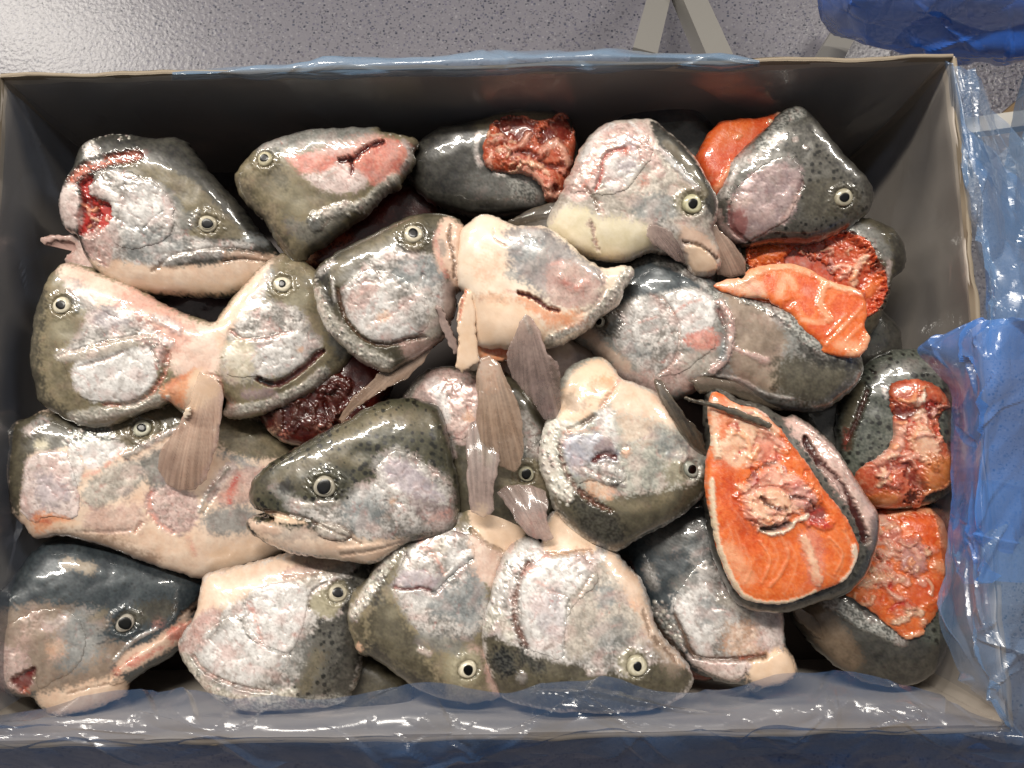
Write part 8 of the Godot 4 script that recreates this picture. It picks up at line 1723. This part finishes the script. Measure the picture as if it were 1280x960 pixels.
	fish({"label": "dim olive head low between the spotted head and the bluish torn head", "basis": [Vector3(0.9999, -0.013, 0.0001), Vector3(0.013, 0.9999, -0.0099), Vector3(0, 0.0099, 1), Vector3(0.0117, 0.092, 0.0804)], "seed": 1014.4, "out": [-6.02, -4.66, -2.92, -5.38, 0.54, -4.16, 4.75, -2.55, 6.2, 0.91, 4.96, 4.66, 1.14, 5.71, -3.03, 4.52, -5.66, 0.7], "T": 3, "base": "olivedark", "strokes": []})
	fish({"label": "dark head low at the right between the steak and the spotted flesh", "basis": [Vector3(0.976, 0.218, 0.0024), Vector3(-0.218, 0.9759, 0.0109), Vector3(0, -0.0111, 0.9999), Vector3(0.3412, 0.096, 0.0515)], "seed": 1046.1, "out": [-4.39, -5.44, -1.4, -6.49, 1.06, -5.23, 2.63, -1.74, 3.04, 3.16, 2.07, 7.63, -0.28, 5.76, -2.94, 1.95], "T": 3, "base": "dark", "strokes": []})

	# the cut edges of the board
	for r in [[Vector3(-hx, y, -hz), Vector3(hx, y, -hz), Vector3(0.0, 0.0, -th)], [Vector3(hx, y, -hz), Vector3(hx, y, hz), Vector3(th, 0.0, 0.0)], [Vector3(hx, y, hz), Vector3(-hx, y, hz), Vector3(0.0, 0.0, th)], [Vector3(-hx, y, hz), Vector3(-hx, y, -hz), Vector3(-th, 0.0, 0.0)]]:
		put("cut_edge", wavy_board(r[0] + Vector3.UP * 0.003, r[1] + Vector3.UP * 0.003, r[2] * 1.15, 0.006, 0.003, 0.0, 70), edge, box)

	# the blue liner bag
	var clear := film(Color(0.26, 0.36, 0.5), 0.34, 0.18)
	var light := film(Color(0.32, 0.53, 0.84), 0.5, 0.18)
	var deep := film(Color(0.15, 0.33, 0.57), 0.66, 0.18)
	var pale := film(Color(0.5, 0.62, 0.74), 0.45, 0.16)
	var sheen := film(Color(0.36, 0.4, 0.47), 0.34, 0.2)
	var wet := film(Color(0.25, 0.28, 0.34), 0.22, 0.14)
	var bag := thing("liner_bag", "thin see-through blue plastic bag lining the cardboard box and folded over its rim", "plastic bag")
	put("near_fold", sheet([
		[Vector3(-0.434, 0.195, 0.259), Vector3(-0.347, 0.202, 0.248), Vector3(-0.275, 0.206, 0.235), Vector3(-0.219, 0.204, 0.24), Vector3(-0.13, 0.204, 0.245), Vector3(-0.047, 0.208, 0.234), Vector3(0.022, 0.206, 0.24), Vector3(0.097, 0.21, 0.232), Vector3(0.173, 0.205, 0.246), Vector3(0.248, 0.21, 0.228), Vector3(0.311, 0.208, 0.235), Vector3(0.372, 0.208, 0.255), Vector3(0.411, 0.215, 0.269)],
		[Vector3(-0.416, 0.224, 0.259), Vector3(-0.331, 0.228, 0.255), Vector3(-0.263, 0.23, 0.248), Vector3(-0.209, 0.229, 0.251), Vector3(-0.123, 0.23, 0.253), Vector3(-0.044, 0.232, 0.249), Vector3(0.022, 0.229, 0.253), Vector3(0.094, 0.232, 0.247), Vector3(0.167, 0.228, 0.255), Vector3(0.239, 0.232, 0.244), Vector3(0.3, 0.23, 0.248), Vector3(0.36, 0.228, 0.261), Vector3(0.406, 0.226, 0.269)],
		[Vector3(-0.412, 0.232, 0.267), Vector3(-0.327, 0.233, 0.267), Vector3(-0.26, 0.234, 0.265), Vector3(-0.206, 0.235, 0.264), Vector3(-0.122, 0.234, 0.269), Vector3(-0.044, 0.234, 0.274), Vector3(0.022, 0.234, 0.269), Vector3(0.093, 0.236, 0.266), Vector3(0.165, 0.233, 0.268), Vector3(0.237, 0.235, 0.264), Vector3(0.297, 0.234, 0.266), Vector3(0.356, 0.233, 0.272), Vector3(0.408, 0.23, 0.278)],
		[Vector3(-0.427, 0.21, 0.29), Vector3(-0.34, 0.21, 0.289), Vector3(-0.271, 0.21, 0.287), Vector3(-0.213, 0.215, 0.285), Vector3(-0.128, 0.21, 0.292), Vector3(-0.047, 0.21, 0.299), Vector3(0.021, 0.21, 0.292), Vector3(0.095, 0.215, 0.288), Vector3(0.17, 0.21, 0.292), Vector3(0.243, 0.215, 0.287), Vector3(0.306, 0.21, 0.291), Vector3(0.367, 0.21, 0.294), Vector3(0.429, 0.21, 0.3)]], 30, 0.005, 0.0013, 3.0), clear, bag)
	put("near_skirt", sheet([
		[Vector3(-0.42, 0.222, 0.268), Vector3(-0.271, 0.224, 0.265), Vector3(-0.125, 0.224, 0.271), Vector3(0.022, 0.224, 0.271), Vector3(0.167, 0.224, 0.27), Vector3(0.301, 0.224, 0.268), Vector3(0.421, 0.224, 0.279)],
		[Vector3(-0.442, 0.19, 0.291), Vector3(-0.288, 0.19, 0.291), Vector3(-0.133, 0.19, 0.296), Vector3(0.021, 0.19, 0.296), Vector3(0.174, 0.19, 0.297), Vector3(0.315, 0.19, 0.297), Vector3(0.442, 0.19, 0.305)],
		[Vector3(-0.492, 0.12, 0.339), Vector3(-0.321, 0.12, 0.335), Vector3(-0.15, 0.12, 0.344), Vector3(0.02, 0.12, 0.344), Vector3(0.189, 0.12, 0.348), Vector3(0.344, 0.12, 0.352), Vector3(0.498, 0.12, 0.354)],
		[Vector3(-0.563, 0.02, 0.404), Vector3(-0.369, 0.02, 0.407), Vector3(-0.175, 0.02, 0.41), Vector3(0.018, 0.02, 0.413), Vector3(0.21, 0.02, 0.416), Vector3(0.386, 0.02, 0.418), Vector3(0.576, 0.02, 0.429)]], 30, 0.006, 0.0016, 23.0), deep, bag)
	var faint := film(Color(0.46, 0.6, 0.77), 0.3, 0.2)
	put("side_fold", sheet([
		[Vector3(0.398, 0.218, -0.272), Vector3(0.398, 0.226, -0.261), Vector3(0.407, 0.222, -0.258), Vector3(0.46, 0.16, -0.281)],
		[Vector3(0.404, 0.216, -0.217), Vector3(0.402, 0.228, -0.21), Vector3(0.417, 0.22, -0.211), Vector3(0.511, 0.12, -0.252)],
		[Vector3(0.408, 0.21, -0.16), Vector3(0.403, 0.23, -0.15), Vector3(0.427, 0.22, -0.156), Vector3(0.521, 0.14, -0.192)],
		[Vector3(0.415, 0.208, -0.102), Vector3(0.404, 0.234, -0.094), Vector3(0.428, 0.23, -0.096), Vector3(0.507, 0.18, -0.109)],
		[Vector3(0.414, 0.208, -0.048), Vector3(0.405, 0.234, -0.042), Vector3(0.424, 0.236, -0.043), Vector3(0.488, 0.2, -0.049)],
		[Vector3(0.415, 0.204, -0.016), Vector3(0.405, 0.232, -0.012), Vector3(0.425, 0.23, -0.012), Vector3(0.484, 0.2, -0.015)]], 30, 0.006, 0.0018, 41.0), faint, bag)
	var mid := film(Color(0.36, 0.54, 0.79), 0.42, 0.2)
	put("side_skirt", sheet([
		[Vector3(0.426, 0.19, -0.236), Vector3(0.489, 0.13, -0.224), Vector3(0.568, 0.08, -0.173)],
		[Vector3(0.419, 0.205, -0.176), Vector3(0.482, 0.15, -0.17), Vector3(0.573, 0.09, -0.137)],
		[Vector3(0.415, 0.215, -0.114), Vector3(0.466, 0.18, -0.109), Vector3(0.556, 0.12, -0.101)],
		[Vector3(0.412, 0.22, -0.04), Vector3(0.454, 0.2, -0.049), Vector3(0.542, 0.14, -0.059)]], 30, 0.006, 0.0018, 47.0), mid, bag)
	put("side_bunch", sheet([
		[Vector3(0.396, 0.228, -0.042), Vector3(0.398, 0.24, -0.04), Vector3(0.415, 0.246, -0.042), Vector3(0.488, 0.2, -0.049)],
		[Vector3(0.366, 0.195, -0.027), Vector3(0.382, 0.23, -0.024), Vector3(0.396, 0.255, -0.025), Vector3(0.471, 0.22, -0.025)],
		[Vector3(0.398, 0.186, 0.009), Vector3(0.388, 0.23, 0.012), Vector3(0.392, 0.26, 0.014), Vector3(0.468, 0.22, 0.013)],
		[Vector3(0.396, 0.184, 0.056), Vector3(0.385, 0.228, 0.057), Vector3(0.394, 0.246, 0.055), Vector3(0.481, 0.2, 0.058)],
		[Vector3(0.387, 0.186, 0.109), Vector3(0.381, 0.226, 0.106), Vector3(0.39, 0.24, 0.106), Vector3(0.479, 0.2, 0.11)],
		[Vector3(0.382, 0.188, 0.141), Vector3(0.381, 0.224, 0.137), Vector3(0.394, 0.236, 0.134), Vector3(0.49, 0.18, 0.144)],
		[Vector3(0.384, 0.2, 0.165), Vector3(0.383, 0.224, 0.162), Vector3(0.394, 0.232, 0.159), Vector3(0.487, 0.18, 0.17)]], 30, 0.006, 0.002, 43.0), light, bag)
	put("side_fold", sheet([
		[Vector3(0.392, 0.186, 0.082), Vector3(0.387, 0.222, 0.082), Vector3(0.398, 0.232, 0.082), Vector3(0.488, 0.19, 0.084)],
		[Vector3(0.378, 0.188, 0.141), Vector3(0.38, 0.222, 0.137), Vector3(0.392, 0.236, 0.136), Vector3(0.483, 0.19, 0.143)],
		[Vector3(0.368, 0.19, 0.192), Vector3(0.375, 0.226, 0.185), Vector3(0.391, 0.238, 0.183), Vector3(0.488, 0.18, 0.196)],
		[Vector3(0.376, 0.2, 0.227), Vector3(0.38, 0.23, 0.22), Vector3(0.394, 0.236, 0.219), Vector3(0.491, 0.17, 0.236)],
		[Vector3(0.394, 0.216, 0.259), Vector3(0.392, 0.234, 0.254), Vector3(0.405, 0.23, 0.255), Vector3(0.501, 0.15, 0.287)],
		[Vector3(0.412, 0.2, 0.295), Vector3(0.421, 0.2, 0.295), Vector3(0.449, 0.18, 0.302), Vector3(0.518, 0.12, 0.331)]], 30, 0.006, 0.002, 53.0), faint, bag)
	put("far_fold", sheet([
		[Vector3(-0.258, 0.216, -0.266), Vector3(-0.179, 0.217, -0.265), Vector3(-0.091, 0.216, -0.265), Vector3(0.004, 0.216, -0.265), Vector3(0.072, 0.217, -0.265), Vector3(0.139, 0.216, -0.265), Vector3(0.193, 0.218, -0.265), Vector3(0.24, 0.218, -0.267)],
		[Vector3(-0.252, 0.228, -0.264), Vector3(-0.175, 0.23, -0.264), Vector3(-0.088, 0.23, -0.264), Vector3(0.005, 0.231, -0.264), Vector3(0.071, 0.23, -0.265), Vector3(0.137, 0.23, -0.265), Vector3(0.19, 0.229, -0.265), Vector3(0.237, 0.227, -0.265)],
		[Vector3(-0.253, 0.226, -0.267), Vector3(-0.176, 0.226, -0.272), Vector3(-0.089, 0.226, -0.276), Vector3(0.004, 0.226, -0.278), Vector3(0.071, 0.226, -0.28), Vector3(0.138, 0.226, -0.278), Vector3(0.192, 0.225, -0.275), Vector3(0.238, 0.224, -0.269)],
		[Vector3(-0.261, 0.21, -0.276), Vector3(-0.192, 0.18, -0.296), Vector3(-0.102, 0.16, -0.309), Vector3(0.001, 0.14, -0.322), Vector3(0.077, 0.14, -0.323), Vector3(0.153, 0.14, -0.322), Vector3(0.206, 0.17, -0.301), Vector3(0.247, 0.2, -0.28)]], 24, 0.0015, 0.0007, 61.0), pale, bag)
	put("far_lining", sheet([
		[Vector3(-hx + 0.008, 0.218, -hz + 0.004), Vector3(-0.2, 0.218, -hz + 0.004), Vector3(0.0, 0.218, -hz + 0.004), Vector3(0.2, 0.218, -hz + 0.004), Vector3(hx - 0.008, 0.218, -hz + 0.004)],
		[Vector3(-hx + 0.012, 0.14, -hz + 0.02), Vector3(-0.2, 0.16, -hz + 0.01), Vector3(0.0, 0.15, -hz + 0.014), Vector3(0.2, 0.15, -hz + 0.012), Vector3(hx - 0.02, 0.14, -hz + 0.02)],
		[Vector3(-hx + 0.02, 0.02, -hz + 0.02), Vector3(-0.2, 0.02, -hz + 0.02), Vector3(0.0, 0.02, -hz + 0.02), Vector3(0.2, 0.02, -hz + 0.02), Vector3(hx - 0.02, 0.02, -hz + 0.02)]], 34, 0.004, 0.0006, 81.0), sheen, bag)
	put("side_lining", sheet([
		[Vector3(hx - 0.004, 0.218, -hz + 0.008), Vector3(hx - 0.004, 0.218, -0.1), Vector3(hx - 0.004, 0.218, 0.1), Vector3(hx - 0.004, 0.218, hz - 0.008)],
		[Vector3(hx - 0.012, 0.14, -hz + 0.02), Vector3(hx - 0.006, 0.15, -0.1), Vector3(hx - 0.004, 0.15, 0.1), Vector3(hx - 0.012, 0.14, hz - 0.02)],
		[Vector3(hx - 0.03, 0.02, -hz + 0.03), Vector3(hx - 0.02, 0.02, -0.1), Vector3(hx - 0.02, 0.02, 0.1), Vector3(hx - 0.03, 0.02, hz - 0.03)]], 34, 0.005, 0.0007, 91.0), wet, bag)
	put("side_lining", sheet([
		[Vector3(-hx + 0.004, 0.218, hz - 0.008), Vector3(-hx + 0.004, 0.218, 0.1), Vector3(-hx + 0.004, 0.218, -0.1), Vector3(-hx + 0.004, 0.218, -hz + 0.008)],
		[Vector3(-hx + 0.01, 0.14, hz - 0.02), Vector3(-hx + 0.003, 0.15, 0.1), Vector3(-hx + 0.004, 0.15, -0.1), Vector3(-hx + 0.012, 0.14, -hz + 0.02)],
		[Vector3(-hx + 0.02, 0.02, hz - 0.02), Vector3(-hx + 0.01, 0.02, 0.1), Vector3(-hx + 0.01, 0.02, -0.1), Vector3(-hx + 0.02, 0.02, -hz + 0.02)]], 34, 0.004, 0.0006, 101.0), sheen, bag)

	# what stands round the box
	var steel := std(Color(0.6, 0.59, 0.57), 0.42)
	steel.metallic = 0.35
	var stand := thing("steel_stand", "grey metal stand with two splayed square legs on the speckled floor", "stand")
	for r in [[Vector3(0.22, -0.22, -0.514), Vector3(0.318, -0.44, -0.84)], [Vector3(0.324, -0.2, -0.493), Vector3(0.301, -0.38, -0.797)], [Vector3(0.472, -0.22, -0.486), Vector3(0.642, -0.44, -0.727)]]:
		var made := bar(r[0], r[1], 0.036, 0.036)
		put("leg", made[0], steel, stand).transform = made[1]
	var frame := BoxMesh.new()
	frame.size = Vector3(0.7, 0.03, 0.44)
	put("top_plate", frame, steel, stand).position = Vector3(0.0, -0.016, 0.0)
	for r in [[Vector3(-0.3, -0.03, -0.18), Vector3(-0.42, -0.5, -0.3)], [Vector3(-0.3, -0.03, 0.18), Vector3(-0.36, -0.5, 0.22)], [Vector3(0.3, -0.03, 0.18), Vector3(0.36, -0.5, 0.22)]]:
		var post := bar(r[0], r[1], 0.036, 0.036)
		put("leg", post[0], steel, stand).transform = post[1]
	var rail := bar(Vector3(0.717, -0.34, -0.454), Vector3(0.87, -0.34, -0.472), 0.025, 0.025)
	put("rail", rail[0], steel, stand).transform = rail[1]
	var sack := thing("blue_sack", "dark blue plastic sack bulging beside the far right corner of the box", "plastic bag")
	put("side", sheet([
		[Vector3(0.361, 0.04, -0.495), Vector3(0.377, 0.1, -0.452), Vector3(0.419, 0.14, -0.422), Vector3(0.475, 0.16, -0.407), Vector3(0.558, 0.14, -0.419)],
		[Vector3(0.374, 0.02, -0.461), Vector3(0.379, 0.09, -0.417), Vector3(0.422, 0.13, -0.391), Vector3(0.479, 0.15, -0.377), Vector3(0.562, 0.13, -0.388)],
		[Vector3(0.392, -0.02, -0.449), Vector3(0.395, 0.05, -0.406), Vector3(0.442, 0.09, -0.379), Vector3(0.502, 0.11, -0.364), Vector3(0.581, 0.1, -0.368)],
		[Vector3(0.434, -0.08, -0.465), Vector3(0.435, -0.02, -0.422), Vector3(0.477, 0.02, -0.379), Vector3(0.544, 0.04, -0.361), Vector3(0.629, 0.03, -0.368)],
		[Vector3(0.504, -0.22, -0.554), Vector3(0.543, -0.24, -0.558), Vector3(0.621, -0.24, -0.536), Vector3(0.726, -0.24, -0.526), Vector3(0.832, -0.24, -0.529)]], 30, 0.009, 0.0016, 121.0), film(Color(0.14, 0.38, 0.76), 0.9, 0.24), sack)
	var drape := thing("hanging_film", "pale blue sheet of film hanging at the right edge beside the sack", "plastic sheet")
	put("sheet", sheet([
		[Vector3(0.559, 0.08, -0.354), Vector3(0.562, 0.1, -0.343), Vector3(0.586, 0.1, -0.342)],
		[Vector3(0.552, 0.06, -0.288), Vector3(0.554, 0.09, -0.274), Vector3(0.579, 0.1, -0.268)],
		[Vector3(0.551, 0.04, -0.226), Vector3(0.55, 0.08, -0.202), Vector3(0.572, 0.1, -0.194)],
		[Vector3(0.562, 0.02, -0.17), Vector3(0.563, 0.06, -0.15), Vector3(0.581, 0.08, -0.144)]], 20, 0.006, 0.002, 131.0), film(Color(0.32, 0.43, 0.55), 0.7, 0.2), drape)
	var plank := thing("wooden_plank", "short brown wooden plank end lying on the floor beside the box", "plank")
	var pm := bar(Vector3(0.851, -0.46, -0.474), Vector3(0.953, -0.46, -0.557), 0.05, 0.03)
	put("board", pm[0], std(Color(0.45, 0.36, 0.24), 0.7), plank).transform = pm[1]
